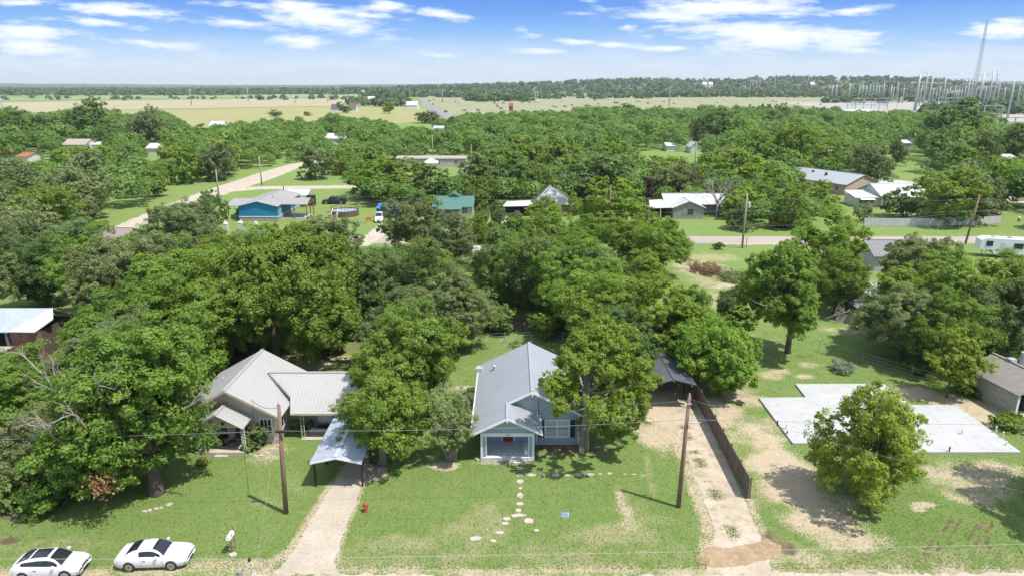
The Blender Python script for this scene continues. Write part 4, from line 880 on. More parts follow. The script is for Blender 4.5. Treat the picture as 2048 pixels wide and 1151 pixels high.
def blue_house():
    ox, oy = 1.6, 49.4; L = (ox, oy)
    o = thing('house', 'blue-grey lap-sided house with grey metal roof, white-trimmed porch and red door', 'house', L)
    ze, zr, xr = 2.55, 4.9, 1.6
    w_ = MB(); gable_walls(w_, -2.35, 5.4, 49.4, 59.2, .15, 2.78, 4.66, 'y', xr); w_.build('wall', BLUEGREY, o, L)
    MB().box(-2.3, 5.35, 49.45, 59.1, 0, .16).build('foundation', CONC, o, L)
    r, rb = MB(), MB()
    r.slab([(-3.1, 46.45, ze), (-3.1, 59.7, ze), (xr, 59.7, zr), (xr, 49.0, zr), (-.35, 49.0, 3.925), (-.35, 46.45, 3.925)], (0, 0, -.1))
    r.slab([(6.3, 49.0, ze), (xr, 49.0, zr), (xr, 59.7, zr), (6.3, 59.7, ze)], (0, 0, -.1))
    r.slab([(2.35, 46.45, 2.60), (-.35, 46.45, 3.925), (-.35, 49.42, 3.925), (2.35, 49.42, 2.60)], (0, 0, -.1))
    rb.ribs((-3.1, 49.0, ze), (-3.1, 59.7, ze), (xr, 59.7, zr), (xr, 49.0, zr), .3, .022); rb.ribs((-3.1, 46.45, ze), (-3.1, 48.8, ze), (-.35, 48.8, 3.925), (-.35, 46.45, 3.925), .3, .022)
    rb.ribs((6.3, 49.0, ze), (6.3, 59.7, ze), (xr, 59.7, zr), (xr, 49.0, zr), .3, .022); rb.ribs((2.35, 46.45, 2.60), (2.35, 49.4, 2.60), (-.35, 49.4, 3.925), (-.35, 46.45, 3.925), .24, .03)
    r.box(xr - .13, xr + .13, 49.0, 59.7, zr - .01, zr + .05); r.box(-.48, -.22, 46.45, 49.0, 3.91, 3.97)
    rf = r.build('roof', GREYROOF, o, L); rb.build('roof_ribs', GREYROOF, rf, L)
    f = MB()
    def rake(x0, z0, x1, z1, y): f.slab([(x0, y, z0 + .01), (x1, y, z1 + .01), (x1, y, z1 - .17), (x0, y, z0 - .17)], (0, -.05, 0))
    rake(-3.1, ze, -.35, 3.925, 46.44); rake(-.35, 3.925, 2.35, 2.60, 46.44); f.box(-.40, -.30, 46.36, 46.40, 3.55, 3.78); f.build('porch_fascia', WHITE, o, L); f = MB()
    rake(-.35, 3.925, xr, zr, 48.99); rake(xr, zr, 6.3, ze, 48.99)
    f.box(xr - .05, xr + .05, 48.9, 48.94, 4.5, 4.74); f.build('fascia', WHITE, o, L)
    g = MB().tube([(-3.16, 46.45, 2.52), (-3.16, 59.7, 2.52)], .06, 6); g.build('gutter', WHITE, o, L)
    # porch
    MB().slab([(-2.3, 46.95, 2.44), (1.7, 46.95, 2.44), (1.7, 46.95, 2.72), (-.35, 46.95, 3.74), (-2.3, 46.95, 2.82)], (0, .08, 0)).build('porch_gable', BLUEGREY, o, L)
    MB().box(-2.42, 1.72, 46.86, 47.06, 2.16, 2.44).build('porch_beam', WHITE, o, L)
    MB().box(-2.35, 1.65, 46.85, 49.38, .0, .32).build('porch_floor', mat('grey_porch_paint', (.58, .62, .66), .6), o, L)
    MB().box(-2.2, 1.5, 46.83, 47.1, .322, .335).build('porch_edge', WHITE, o, L)
    for a, b in ((-2.42, -2.26), (1.56, 1.72)): MB().box(a, b, 46.87, 47.03, 0, 2.16).build('porch_post', WHITE, o, L)
    for a, b in ((-2.26, -2.02), (1.32, 1.56)):
        s_ = MB().box(a, b, 46.92, 47.0, .33, 2.16).build('porch_side_panel', BLUEGREY, o, L)
    for a in (-2.02, 1.26): MB().box(a, a + .07, 46.9, 47.02, .33, 2.16).build('porch_trim', WHITE, o, L)
    RED = mat('red_door_paint', (.46, .02, .025), .45, (.40, .018, .022))
    door(o, -.75 - ox, .10 - ox, .34, 2.3, 0.0, RED)
    fc = bpy.data.curves.new('house_number', 'FONT'); fc.body = '148'; fc.size = .2; fc.extrude = .006; fc.align_x = 'CENTER'
    tmp = bpy.data.objects.new('house_number', fc); col.objects.link(tmp); bpy.context.view_layer.update(); me = bpy.data.meshes.new_from_object(tmp.evaluated_get(bpy.context.evaluated_depsgraph_get())); bpy.data.objects.remove(tmp); me.materials.clear(); me.materials.append(DARKMETAL)
    n_ = bpy.data.objects.new('house_number', me); col.objects.link(n_); n_.parent = o; n_.location = (-.32 - ox, 46.855 - oy, 2.235); n_.rotation_euler = (math.pi / 2, 0, 0);
    PALEGL = glassmat('curtained_glass', (.42, .45, .47), .15)
    wn = window(o, 2.72 - ox, 4.55 - ox, .78, 2.18, 0.0, gl=PALEGL)
    for a, b in ((2.2, 2.58), (4.69, 5.07)):
        s_ = MB().box(a, b, 49.34, 49.395, .72, 2.24)
        for k in range(12): s_.box(a + .04, b - .04, 49.325, 49.338, .80 + k * .115, .86 + k * .115)
        s_.build('shutter', mat('navy_shutter', (.018, .024, .034), .6), o, L)
    c = MB(); c.box(-2.37, -2.25, 49.36, 49.44, .15, 2.7).box(5.3, 5.44, 49.36, 49.44, .15, 2.72).box(1.98, 2.06, 49.35, 49.4, .2, 3.0); c.build('corner_board', WHITE, o, L)
    MB().tube([(2.12, 49.36, .2), (2.12, 49.36, 4.0)], .02, 5).build('cable_conduit', DARKMETAL, o, L)
    for a in (51.5, 54.5): window(o, a - oy, a - oy + .9, 1.0, 2.1, 3.8, 'E')
    for a in (51.5, 55.0): window(o, a - oy, a - oy + .9, 1.0, 2.1, -3.95, 'W')
    for k, (a, b, zz) in enumerate(((-3.4 + 2.2, .25, .18), (0, .3, .22))): pass
    s_ = MB().box(-.25, 1.05, 46.35, 46.83, .0, .17); s_.build('doorstep', STONE, o, L)
    MB().lathe([(.1, 0), (.1, .35), (.17, .38), (.17, .44), (.02, .5)], (-1.6, 57.0, 3.25), 10).build('roof_vent', GALV, o, L)
    MB().box(-3.35, -2.75, 58.0, 58.6, 2.5, 2.95).build('flue_cap', GALV, o, L)
    return o
blue_house()
# white bench seat leaning board on the blue-grey porch
t = thing('porch_bench', 'narrow white bench by the right post of the blue-grey porch', 'bench', (1.12, 47.6, .335))
MB().box(-.16, .16, -.45, .75, .40, .45).build('seat', WHITE, t)
for yy in (-.4, .65): MB().box(-.14, .14, yy, yy + .06, 0, .4).build('leg', WHITE, t)
# ------------------------------------------------------------------ open metal carport over the left driveway
def carport():
    o = thing('carport', 'open carport of shiny corrugated metal on black posts over the left driveway', 'carport', (-12.55, 43.3)); L = (-12.55, 43.3)
    r = MB(); x0, x1, xm, ya, yb, ze, zr = -14.4, -10.7, -12.55, 43.0, 49.7, 2.2, 2.62
    n = 56
    for s, xe in ((0, x0), (1, x1)):
        for k in range(n):
            a, b = ya + (yb - ya) * k / n, ya + (yb - ya) * (k + 1) / n; m1, m2 = a + (b - a) * .32, a + (b - a) * .66
            prof = [(a, 0), (m1, .0), (m1 + .015, .045), (m2, .045), (m2 + .015, 0), (b, 0)]
            for (p, q), (p2, q2) in zip(prof, prof[1:]):
                qd = [(xe, p, ze + q), (xe, p2, ze + q2), (xm, p2, zr + q2), (xm, p, zr + q)]
                r.poly(qd)
    r.box(xm - .14, xm + .14, ya, yb, zr + .02, zr + .065)
    r.build('roof', mat('corrugated_zinc', (.56, .60, .64), .35, (.48, .52, .56), 1.5, metal=.25), o, L)
    MB().slab([(x0, ya, ze), (xm, ya, zr), (x1, ya, ze), (x1, ya, ze - .13), (xm, ya, zr - .13), (x0, ya, ze - .13)], (0, -.03, 0)).build('roof_edge', WHITE, o, L)
    for yy in (43.45, 46.45, 49.3):
        for xx in (-14.25, -10.85): MB().box(xx - .065, xx + .065, yy - .065, yy + .065, 0, ze).build('post', DARKMETAL, o, L)
        MB().box(-14.2, -10.9, yy - .04, yy + .04, ze - .12, ze - .02).build('crossbeam', DARKMETAL, o, L)
carport()
def dark_carport():
    o = thing('carport', 'low dark-roofed carport in tree shade at the end of the right driveway', 'carport', (14.5, 55.8)); L = (14.5, 55.8)
    r, rb = MB(), MB(); gable_roof(r, rb, 12.4, 16.4, 55.6, 62.2, 2.42, 2.95, 'y', .07, .3); m = mat('charcoal_metal_roof', (.13, .14, .155), .42, (.10, .11, .12), 1, metal=.2)
    rf = r.build('roof', m, o, L); rb.build('roof_ribs', m, rf, L)
    for yy in (55.9, 58.8, 61.8):
        for xx in (12.6, 16.2): MB().box(xx - .05, xx + .05, yy - .05, yy + .05, 0, 2.4).build('post', DARKMETAL, o, L)
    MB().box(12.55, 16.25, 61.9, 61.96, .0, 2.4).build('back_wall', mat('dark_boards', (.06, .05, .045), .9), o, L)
dark_carport()
# ------------------------------------------------------------------ fences
def board_fence():
    o = thing('board_fence', 'long brown vertical-board fence along the right driveway', 'fence', (16.6, 41.8)); L = (16.6, 41.8)
    b = MB(); n = 112; r = random.Random(4)
    for k in range(n):
        y0 = 41.8 + k * .150; x = 16.6 + .4 * k / n; h = 1.68 + r.uniform(-.03, .03)
        b.box(x - .011 + r.uniform(-.006, .006), x + .011, y0, y0 + .143, .03, h)
    b.build('boards', mat('brown_fence_boards', (.155, .12, .10), .9, (.12, .095, .08), 1.5, stretch=(8, 8, .5), island=.22), o, L)
    for zz in (.45, 1.3): MB().add([(16.62, 41.8, zz), (16.66, 41.8, zz), (17.06, 58.6, zz), (17.02, 58.6, zz), (16.62, 41.8, zz + .09), (16.66, 41.8, zz + .09), (17.06, 58.6, zz + .09), (17.02, 58.6, zz + .09)], [(0, 3, 2, 1), (4, 5, 6, 7), (0, 1, 5, 4), (1, 2, 6, 5), (2, 3, 7, 6), (3, 0, 4, 7)]).build('rail', mat('fence_rail', (.17, .13, .10), .9), o, L)
    for k in range(8):
        y = 41.9 + 2.38 * k; x = 16.66 + .4 * (y - 41.8) / 16.8; MB().box(x + .03, x + .12, y - .045, y + .045, 0, 1.72).build('post', mat('fence_rail'.strip(), (.17, .13, .10)), o, L)
board_fence()
def wire_fence(label, pts, h, step, loc_=None, pm=None, mesh=True):
    o = thing('wire_fence', label, 'fence', pts[0]); L = pts[0]
    w_ = MB(); seg = 0.0; posts = []
    for (ax, ay), (bx, by) in zip(pts, pts[1:]):
        d = math.hypot(bx - ax, by - ay); n = max(1, int(d / step))
        for k in range(n + 1): posts.append((ax + (bx - ax) * k / n, ay + (by - ay) * k / n))
        for z in ([h * .98, h * .7, h * .4, h * .1] if mesh else [h * .95]): w_.tube([(ax, ay, z), (bx, by, z)], .012, 4)
    w_.build('wires', STEEL, o, L)
    for p in posts: MB().tube([(p[0], p[1], 0), (p[0], p[1], h + .1)], .04, 6).build('post', pm or STEEL, o, L)
wire_fence('sagging grey wire fence under the trees beside the garage', [(33.5, 69.5), (36.5, 66), (39.5, 62.2), (42.3, 59.0)], 1.3, 2.6)
wire_fence('chain wire fence along the shaded back of the blue-grey house lawn', [(-6.5, 71.5), (2, 72.5), (9.5, 72)], 1.2, 2.8)
# ------------------------------------------------------------------ concrete slab with pipe stubs
sl_ = MB().prism([(22.9, 57.8), (22.75, 49.4), (31.5, 49.4), (31.5, 48.0), (40.25, 48.0), (40.25, 56.3), (36.2, 56.3), (36.1, 60.85), (27.5, 60.85), (27.3, 57.9)], -.05, .16).build('concrete_slab', mat('new_concrete', (.43, .43, .43), .8, (.385, .385, .385), .35, (.345, .345, .345), 1.4, bump=.05))
tag(sl_, 'new pale concrete house slab without walls on the bare lot', 'slab')
PIPEW = mat('white_pvc', (.75, .75, .72), .4)
for i, (q, yy, h, m, lb) in enumerate([(1554, 852, .55, DARKMETAL, 'thin dark pipe stub at the left edge of the concrete slab'), (1572, 857, .5, PIPEW, 'capped pale pipe stub near the left edge of the slab'), (1574, 866, .22, DARKMETAL, 'short dark pipe stub nearest the lower left slab corner'), (1923, 867, .42, PIPEW, 'capped pipe stub standing alone on the right half of the slab'), (1898, 902, .4, DARKMETAL, 'dark pipe stub at the front edge of the slab'),
                                      (1990, 868, .75, PIPEW, 'white pipe upright outside the right slab edge'), (2004, 878, .7, PIPEW, 'white pipe upright second along the right slab edge'), (2011, 893, .5, PIPEW, 'white pipe upright third along the right slab edge, nearest the road')]):
    x, y = G(q, yy, .16 if i < 5 else 0); z = .16 if i < 5 else 0
    t = MB().lathe([(.05, 0), (.05, h - .08), (.075, h - .07), (.075, h), (.03, h)], (0, 0, 0), 10).build('pipe_stub', m); t.location = (x, y, z); tag(t, lb, 'pipe')
# ------------------------------------------------------------------ garage and barn at the edges
def garage():
    o = thing('garage', 'weathered grey garage with shingle roof and red gable at the right edge', 'garage', (46.3, 54.4), R(8))
    GS = mat('peeling_grey_siding', (.42, .42, .38), .85, (.33, .33, .30), 2, (.20, .19, .17), 3.5, lap=.2, stretch=(1, .4, 2))
    w_ = MB(); x0, x1, d = -2.35, 2.35, 5.6
    w_.box(x0, x0 + .1, 0, d, 0, 2.32).box(x1 - .1, x1, 0, d, 0, 2.32).box(x0 + .1, x1 - .1, d - .1, d, 0, 2.32); w_.build('wall', GS, o)
    MB().slab([(x0, -.0, 2.3), (x1, -.0, 2.3), (0, 0, 3.55)], (0, .1, 0)).build('gable', mat('dull_red_boards', (.30, .07, .06), .85), o)
    MB().slab([(x0, d - .1, 2.32), (x1, d - .1, 2.32), (0, d - .1, 3.6)], (0, .1, 0)).build('back_gable', GS, o)
    f = MB(); f.box(x0 - .03, x0 + .16, -.06, 0, 0, 2.2).box(x1 - .16, x1 + .03, -.06, 0, 0, 2.2).box(x0 - .03, x1 + .03, -.06, 0, 2.2, 2.36); f.build('door_frame', WHITE, o)
    r = MB(); gable_roof(r, None, x0 - .25, x1 + .25, -.25, d + .2, 2.24, 3.66, 'y', .1); r.build('roof', SHINGLE, o)
    MB().box(-.1, .5, 3.6, 4.2, 3.3, 3.85).build('roof_vent', GALV, o)
    MB().tube([(2.6, 5.0, 0), (2.6, 5.0, 3.9)], .3, 12).build('flue', STEEL, o)
    MB().box(x0 + .1, x1 - .1, .1, d - .1, 0, .03).build('floor_slab', CONC, o)
garage()
def barn():
    o = thing('barn', 'old open barn with patched metal roof and orange-brown board wall at the left edge', 'barn', (-56, 68.5)); L = (-56, 68.5)
    RM = mat('worn_barn_tin', (.44, .49, .55), .5, (.38, .43, .49), .7, (.33, .34, .36), 3, metal=.15)
    r, rb = MB(), MB()
    r.slab([(-68, 67.7, 2.95), (-53.2, 67.7, 2.95), (-49.9, 70.4, 4.72), (-68, 70.4, 4.72)], (0, 0, -.07)); r.slab([(-68, 73.4, 2.95), (-68, 70.4, 4.72), (-49.9, 70.4, 4.72), (-49.9, 73.4, 2.95)], (0, 0, -.07))
    rf = r.build('roof', RM, o, L)
    pz = MB().slab([(-53.15, 67.6, 3.02), (-50.3, 67.6, 2.98), (-49.2, 69.2, 3.9), (-49.88, 70.45, 4.78)], (0, 0, -.06)); pz.ribs((-53.0, 67.6, 3.02), (-50.3, 67.6, 2.98), (-49.4, 69.9, 4.3), (-50.6, 69.9, 4.3), .4, .02); pz.build('patched_roof', mat('pale_barn_tin', (.55, .56, .57), .5, (.47, .48, .48), 1, metal=.1), o, L)
    W2 = mat('orange_brown_boards', (.33, .18, .095), .9, (.24, .13, .075), 1.2, (.12, .08, .06), 2.5, stretch=(7, 7, .4), island=.2)
    b = MB()
    for k in range(14): b.box(-53.3 + k * .24, -53.08 + k * .24, 68.0, 68.05, 0, 2.9)
    b.build('board_wall', W2, o, L)
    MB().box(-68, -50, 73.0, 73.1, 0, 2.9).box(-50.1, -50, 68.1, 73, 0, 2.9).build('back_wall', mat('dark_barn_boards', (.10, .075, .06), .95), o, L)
    for xx in (-53.6, -58, -62.5, -67): MB().box(xx - .14, xx + .14, 67.85, 68.13, 0, 2.9).build('post', mat('grey_timber', (.23, .20, .17), .95), o, L)
barn()
t = thing('flat_roof_shed', 'low shed with a flat grey-tan roof in front of the old barn', 'shed', (-55.5, 65))
MB().box(-3, 3, -1.6, 1.6, 0, 1.6).build('wall', mat('tan_shed', (.35, .29, .23), .9), t); MB().box(-3.2, 3.2, -1.8, 1.8, 1.602, 1.7).build('roof', mat('grey_tan_roof', (.38, .34, .31), .9), t)
for xx in (-2.6, -1.2): MB().lathe([(.12, 0), (.12, .25), (.25, .27), (.22, .4), (0, .42)], (xx, .6, 1.7), 10).build('roof_vent', WHITE, t)
t = thing('shed', 'dark plank shed in deep shade right of the lone trunked tree', 'shed', (X(1735, 80, 1.5), 80))
MB().box(-2.0, 2.0, -1.6, 1.6, 0, 2.3).build('wall', mat('dark_purple_boards', (.10, .075, .075), .9, lap=.25), t); r = MB(); gable_roof(r, None, -2.3, 2.3, -1.9, 1.9, 2.2, 3.2, 'y'); r.build('roof', SHINGLE, t)
for i, (q, yy, a) in enumerate(((1690, 645, .7), (1745, 660, .9))):
    x, y = G(q, yy); t = MB().box(-1.1, 1.1, -.04, .04, 0, 1.1).build('wood_panel', mat('grey_wood_panel', (.30, .26, .21), .9)); t.location = (x, y, 0); t.rotation_euler = (R(-25), 0, -a); tag(t, ('leaning grey board panel nearer the lone trunked tree', 'leaning grey board panel further under the spreading elm')[i], 'panel')
# ------------------------------------------------------------------ vehicles
def smooth_prof(pts, x): return float(np.interp(x, [p[0] for p in pts], [p[1] for p in pts]))
def loft(mb, xs, sect):
    """skin between closed cross-sections sect(x) -> list of (y, z) from keel to top centre, mirrored"""
    b = len(mb.v); n = None
    for x in xs:
        h = sect(x); full = h + [(-y, z) for y, z in reversed(h[1:-1])]; n = len(full)
        mb.v += [(x, y, z) for y, z in full]
    for i in range(len(xs) - 1):
        for k in range(n):
            mb.f.append((b + i * n + k, b + i * n + (k + 1) % n, b + (i + 1) * n + (k + 1) % n, b + (i + 1) * n + k))
    mb.f.append(tuple(b + k for k in range(n))); mb.f.append(tuple(b + (len(xs) - 1) * n + k for k in range(n - 1, -1, -1)))
def make_car(name, label, cat, loc, rz, paint, Lh, hw, deck, roof, wh=(1.42, -1.38), wr=.335, glassroof=False, dk=None, group=None, grille=True, belt=.93, trunkbed=False, sw=.55):
    """deck: (x, z) line of bonnet/belt/boot; roof: xs of windscreen foot, roof front, roof rear, rear-glass foot and the roof height"""
    o = thing(name, label, cat, loc, rz, group)
    xs = list(np.linspace(-Lh, Lh, 33))
    def hwf(x):
        t = abs(x) / Lh; return hw * (1 - .14 * (max(0, t - .72) / .28) ** 2.2 - .03 * t * t)
    def zlow(x): return .20 + .10 * max(0, abs(x) / Lh - .85) / .15
    def sect(x):
        w = hwf(x); zd = smooth_prof(deck, x); zl = zlow(x)
        return [(0, zl), (w * .86, zl), (w * .965, zl + .07), (w * .995, zl + .3), (w, (zl + zd) / 2 + .05), (w * .985, zd - .16), (w * .93, zd - .05), (w * .80, zd - .005), (w * .4, zd + .025), (0, zd + .035)]
    mb = MB(); loft(mb, xs, sect); body = mb.build('body', paint, o, smooth=True)
    wf, rf, rr, rg, H = roof; gb = hw * .84; gt = hw * .64
    def zb(x): return smooth_prof(deck, x) - .02
    gx = list(np.linspace(rg, wf, 25))
    def rz_(x):
        if x > rf: t = (wf - x) / (wf - rf); return zb(wf) + (H - .02 - zb(wf)) * math.sin(t * math.pi / 2) ** 1.05
        if x < rr: t = (x - rg) / (rr - rg); return zb(rg) + (H - .05 - zb(rg)) * math.sin(t * math.pi / 2) ** 1.0
        t = (x - rr) / (rf - rr); return H - .05 + .05 * t + .03 * math.sin(t * math.pi)
    def gsect(x):
        z1 = rz_(x) ; z0 = zb(x) - .05; f = min(1, max(0, (z1 - z0) / (H - .9))) ; wt = gb + (gt - gb) * min(1, f)
        return [(0, z0), (gb, z0), (gb - .02, z0 + .06), (wt + .03, z1 - .05), (wt - .06, z1 + .0), (wt * .5, z1 + .025), (0, z1 + .035)]
    mb = MB(); loft(mb, gx, gsect); mb.build('cabin', paint, o, smooth=True)
    G_ = dk or CARGLASS
    def roofpatch(xa, xb, fa, fb, up, nm, m, n=8, k=6):
        q = MB()
        for i in range(n):
            for j in range(k):
                P = []
                for (ii, jj) in ((i, j), (i + 1, j), (i + 1, j + 1), (i, j + 1)):
                    x = xa + (xb - xa) * ii / n; v = -1 + 2 * jj / k; s = gsect(x); fr = fa + (fb - fa) * ii / n
                    wt = s[4][0]; y = v * wt * fr; a = abs(y) / max(wt, .01)
                    z = s[6][1] + (s[4][1] - s[6][1]) * min(1, a) ** 1.6
                    P.append((x, y, z + up))
                q.poly(P)
        q.build(nm, m, o, smooth=True)
    roofpatch(wf - .05, rf + .03, 1.0, .97, .014, 'windscreen', G_)
    roofpatch(rr - .03, rg + .14, .95, .98, .014, 'rear_window', G_)
    if glassroof: roofpatch(rf - .16, rr + .08, .86, .86, .012, 'glass_roof', G_)
    for s in (-1, 1):
        q = MB(); n = 14; xa, xb = rg + (rr - rg) * sw, wf - .28
        for i in range(n):
            P = []
            for ii, top in ((i, 0), (i + 1, 0), (i + 1, 1), (i, 1)):
                x = xa + (xb - xa) * ii / n; ss = gsect(x); lo = (ss[2][0] + .003, ss[2][1] + .02); hi = ss[3]
                t = .88 if top else .06
                P.append((x, s * (lo[0] + (hi[0] - lo[0]) * t + .016), lo[1] + (hi[1] - lo[1]) * t))
            q.poly(P if s < 0 else P[::-1])
        q.build('side_window', G_, o)
        mx = wf - .45; MB().box(mx - .09, mx + .07, s * hw * .95, s * (hw * .95 + .20), zb(mx) + .03, zb(mx) + .17).build('wing_mirror', paint, o)
        fx = Lh * .955; zf = smooth_prof(deck, fx)
        hl = MB().slab([(fx - .22, s * hwf(fx - .22) * .84, smooth_prof(deck, fx - .22) - .02), (fx - .18, s * hwf(fx - .18) * .965, smooth_prof(deck, fx - .18) - .12), (fx + .06, s * hwf(fx + .06) * .86, smooth_prof(deck, fx + .06) - .10), (fx + .08, s * hwf(fx + .08) * .62, smooth_prof(deck, fx + .08) + .0)], (0, 0, .02)); hl.build('headlight', glassmat('headlight_glass', (.42, .43, .44), .08), o)
        MB().box(-Lh - .01, -Lh + .10, s * hw * .45 - .17, s * hw * .45 + .24 * (s > 0) + .12, .68, .84).build('tail_light', mat('red_lens', (.35, .02, .02), .3), o)
        for wx in wh:
            y0 = s * hwf(wx)
            a = MB(); a.tube([(wx, y0 - s * .2, wr + .01), (wx, y0 + s * .006, wr + .01)], wr + .055, 22); a.build('wheel_arch', DARKMETAL, o)
            w_ = MB(); w_.tube([(wx, y0 - s * .2, wr), (wx, y0 + s * .012, wr)], wr, 22); wl = w_.build('wheel', BLACKTYRE, o)
            rm = MB(); yo = y0 + s * .02
            rm.tube([(wx, yo - s * .03, wr), (wx, yo - s * .012, wr)], wr * .30, 12)
            for k in range(10):
                an = k * math.pi / 5; c_, s__ = math.cos(an), math.sin(an); t_ = wr * .10
                rm.add([(wx + c_ * wr * .2 - s__ * t_, yo, wr + s__ * wr * .2 + c_ * t_), (wx + c_ * wr * .2 + s__ * t_, yo, wr + s__ * wr * .2 - c_ * t_), (wx + c_ * wr * .68 + s__ * t_ * .7, yo, wr + s__ * wr * .68 - c_ * t_ * .7), (wx + c_ * wr * .68 - s__ * t_ * .7, yo, wr + s__ * wr * .68 + c_ * t_ * .7)], [(0, 1, 2, 3)])
            nn = 24
            for k in range(nn):
                P = []
                for an, rr2 in ((k, .64), (k + 1, .64), (k + 1, .74), (k, .74)):
                    u = an * 2 * math.pi / nn; P.append((wx + math.cos(u) * wr * rr2, yo + s * .002, wr + math.sin(u) * wr * rr2))
                rm.poly(P)
            rm.build('rim', CHROME, wl)
    if grille:
        MB().box(Lh - .10, Lh + .012, -hw * .36, hw * .36, .54, .64).build('grille', DARKMETAL, o); MB().box(Lh - .1, Lh + .012, -hw * .34, hw * .34, .28, .36).build('lower_grille', DARKMETAL, o)
    gl = MB()
    for s in (-1, 1):   # door gaps and handles
        for x in (wf - .12, rr + (.25 if not trunkbed else .35)):
            for k in range(6):
                a, b = sect(x)[2 + k // 2], sect(x)[3 + k // 2]; t0, t1 = (k % 2) / 2, (k % 2 + 1) / 2
                p = [(x + d, s * (a[0] + (b[0] - a[0]) * t + .004), a[1] + (b[1] - a[1]) * t) for t, d in ((t0, -.008), (t0, .008), (t1, .008), (t1, -.008))]; gl.poly(p)
        gl.box(rr + .38, rr + .58, s * hw * 1.0 - .012, s * hw * 1.0 + .012, smooth_prof(deck, rr) - .22, smooth_prof(deck, rr) - .18)
    gl.build('door_gap', mat('panel_gap', (.12, .12, .12), .6), o)
    MB().box(Lh - .05, Lh + .02, -.26, .26, .40, .50).build('number_plate', PIPEW, o)
    return o
c1_ = make_car('parked_car', 'white two-door coupe with a plain white roof parked on the verge', 'car', (-21.75, 35.25, .01), R(3), CARWHITE, 2.38, .94, [(-2.38, .80), (-2.3, .97), (-1.6, 1.0), (-.9, .98), (.6, .95), (1.05, .95), (1.9, .88), (2.22, .80), (2.34, .72), (2.38, .62)], (.98, .12, -.82, -1.78, 1.40), sw=1.12)
c1_.scale = (.88, .92, .93)
c2_ = make_car('parked_car', 'white hatchback coupe with a black glass roof at the lower left corner', 'car', (-27.5, 34.35, .01), R(4), CARWHITE, 2.12, .90, [(-2.12, .86), (-2.02, 1.02), (-1.4, 1.03), (-.6, .98), (.6, .92), (1.0, .92), (1.7, .84), (1.98, .74), (2.08, .66), (2.12, .56)], (1.12, .30, -.98, -1.92, 1.40), wh=(1.28, -1.32), glassroof=True)
c2_.scale = (.91, .95, .96)
make_car('parked_car', 'blue-grey car parked before the weathered garage', 'car', (48.2, 52.6, .01), R(98), mat('blue_grey_car_paint', (.13, .17, .21), .3, coat=.5), 2.3, .92, [(-2.3, .85), (-2.2, .98), (-1.4, 1.0), (.6, .95), (1.05, .93), (1.9, .84), (2.2, .7), (2.3, .56)], (.95, .2, -.9, -1.6, 1.42))
make_car('parked_car', 'green car with white trim inside the weathered garage', 'car', (46.0, 57.2, .04), R(98), mat('green_car_paint', (.05, .13, .08), .3, (.045, .12, .075), coat=.5), 2.1, .86, [(-2.1, .85), (-2.0, .98), (-1.2, 1.0), (.6, .93), (1.05, .93), (1.8, .82), (2.0, .7), (2.1, .56)], (.95, .2, -.9, -1.6, 1.38))
SUVD = [(-2.3, 1.0), (-2.25, 1.08), (-1.2, 1.08), (.8, 1.05), (1.0, 1.05), (1.9, .98), (2.2, .84), (2.3, .65)]
x_, y_ = G(757, 444)
make_car('parked_car', 'white sport utility parked on the gravel driveway by the blue tarpaulin', 'car', (x_, y_ + 1.2, .02), R(-84), CARWHITE, 2.35, .95, SUVD, (1.0, .45, -1.75, -2.2, 1.78), wr=.37)
x_, y_ = G(1034, 441)
make_car('parked_car', 'dark jeep with white trim backed under the pyramid house carport', 'car', (x_, y_ + 1.5, .02), R(92), mat('dark_car_paint', (.03, .032, .036), .3, coat=.4), 2.0, .86, SUVD, (1.0, .6, -1.7, -1.98, 1.75), wr=.4)
t = [o for o in col.objects if o.get('label', '').startswith('dark jeep')][0]
MB().tube([(-2.12, 0, .95), (-2.32, 0, .95)], .36, 16).build('spare_wheel', BLACKTYRE, t)
def pickup(label, x, y, rz, paint):
    o = make_car('pickup_truck', label, 'pickup', (x, y, .01), rz, paint, 2.85, .98, [(-2.85, .95), (-.95, 1.0), (-.9, 1.12), (1.1, 1.12), (1.3, 1.12), (2.4, 1.06), (2.75, .9), (2.85, .7)], (1.35, .75, -.55, -.9, 1.82), wh=(1.85, -1.75), wr=.4, trunkbed=True)
    for a in (-.92, .84): MB().box(-2.8, -.95, a, a + .08, .95, 1.2).build('bed_side', paint, o)
    MB().box(-2.85, -2.77, -.92, .92, .95, 1.2).build('tailgate', paint, o); return o
x_, y_ = G(667, 409); pickup('black pickup truck on the grass behind the round brown pool', x_, y_ + 1, R(184), mat('black_car_paint', (.015, .016, .02), .25, coat=.5))
for lb, q, y, rz, m in (('white sport utility beside the tan mobile home', 930, 236, 80, CARWHITE), ('dark sedan on the pale street behind the white-roofed house', 1790, 178, 10, mat('navy_car_paint', (.03, .035, .05), .3))):
    make_car('parked_car', lb, 'car', (X(q, y, .8), y, .02), R(rz), m, 2.3, .92, SUVD, (1.0, .45, -1.5, -2.1, 1.65))
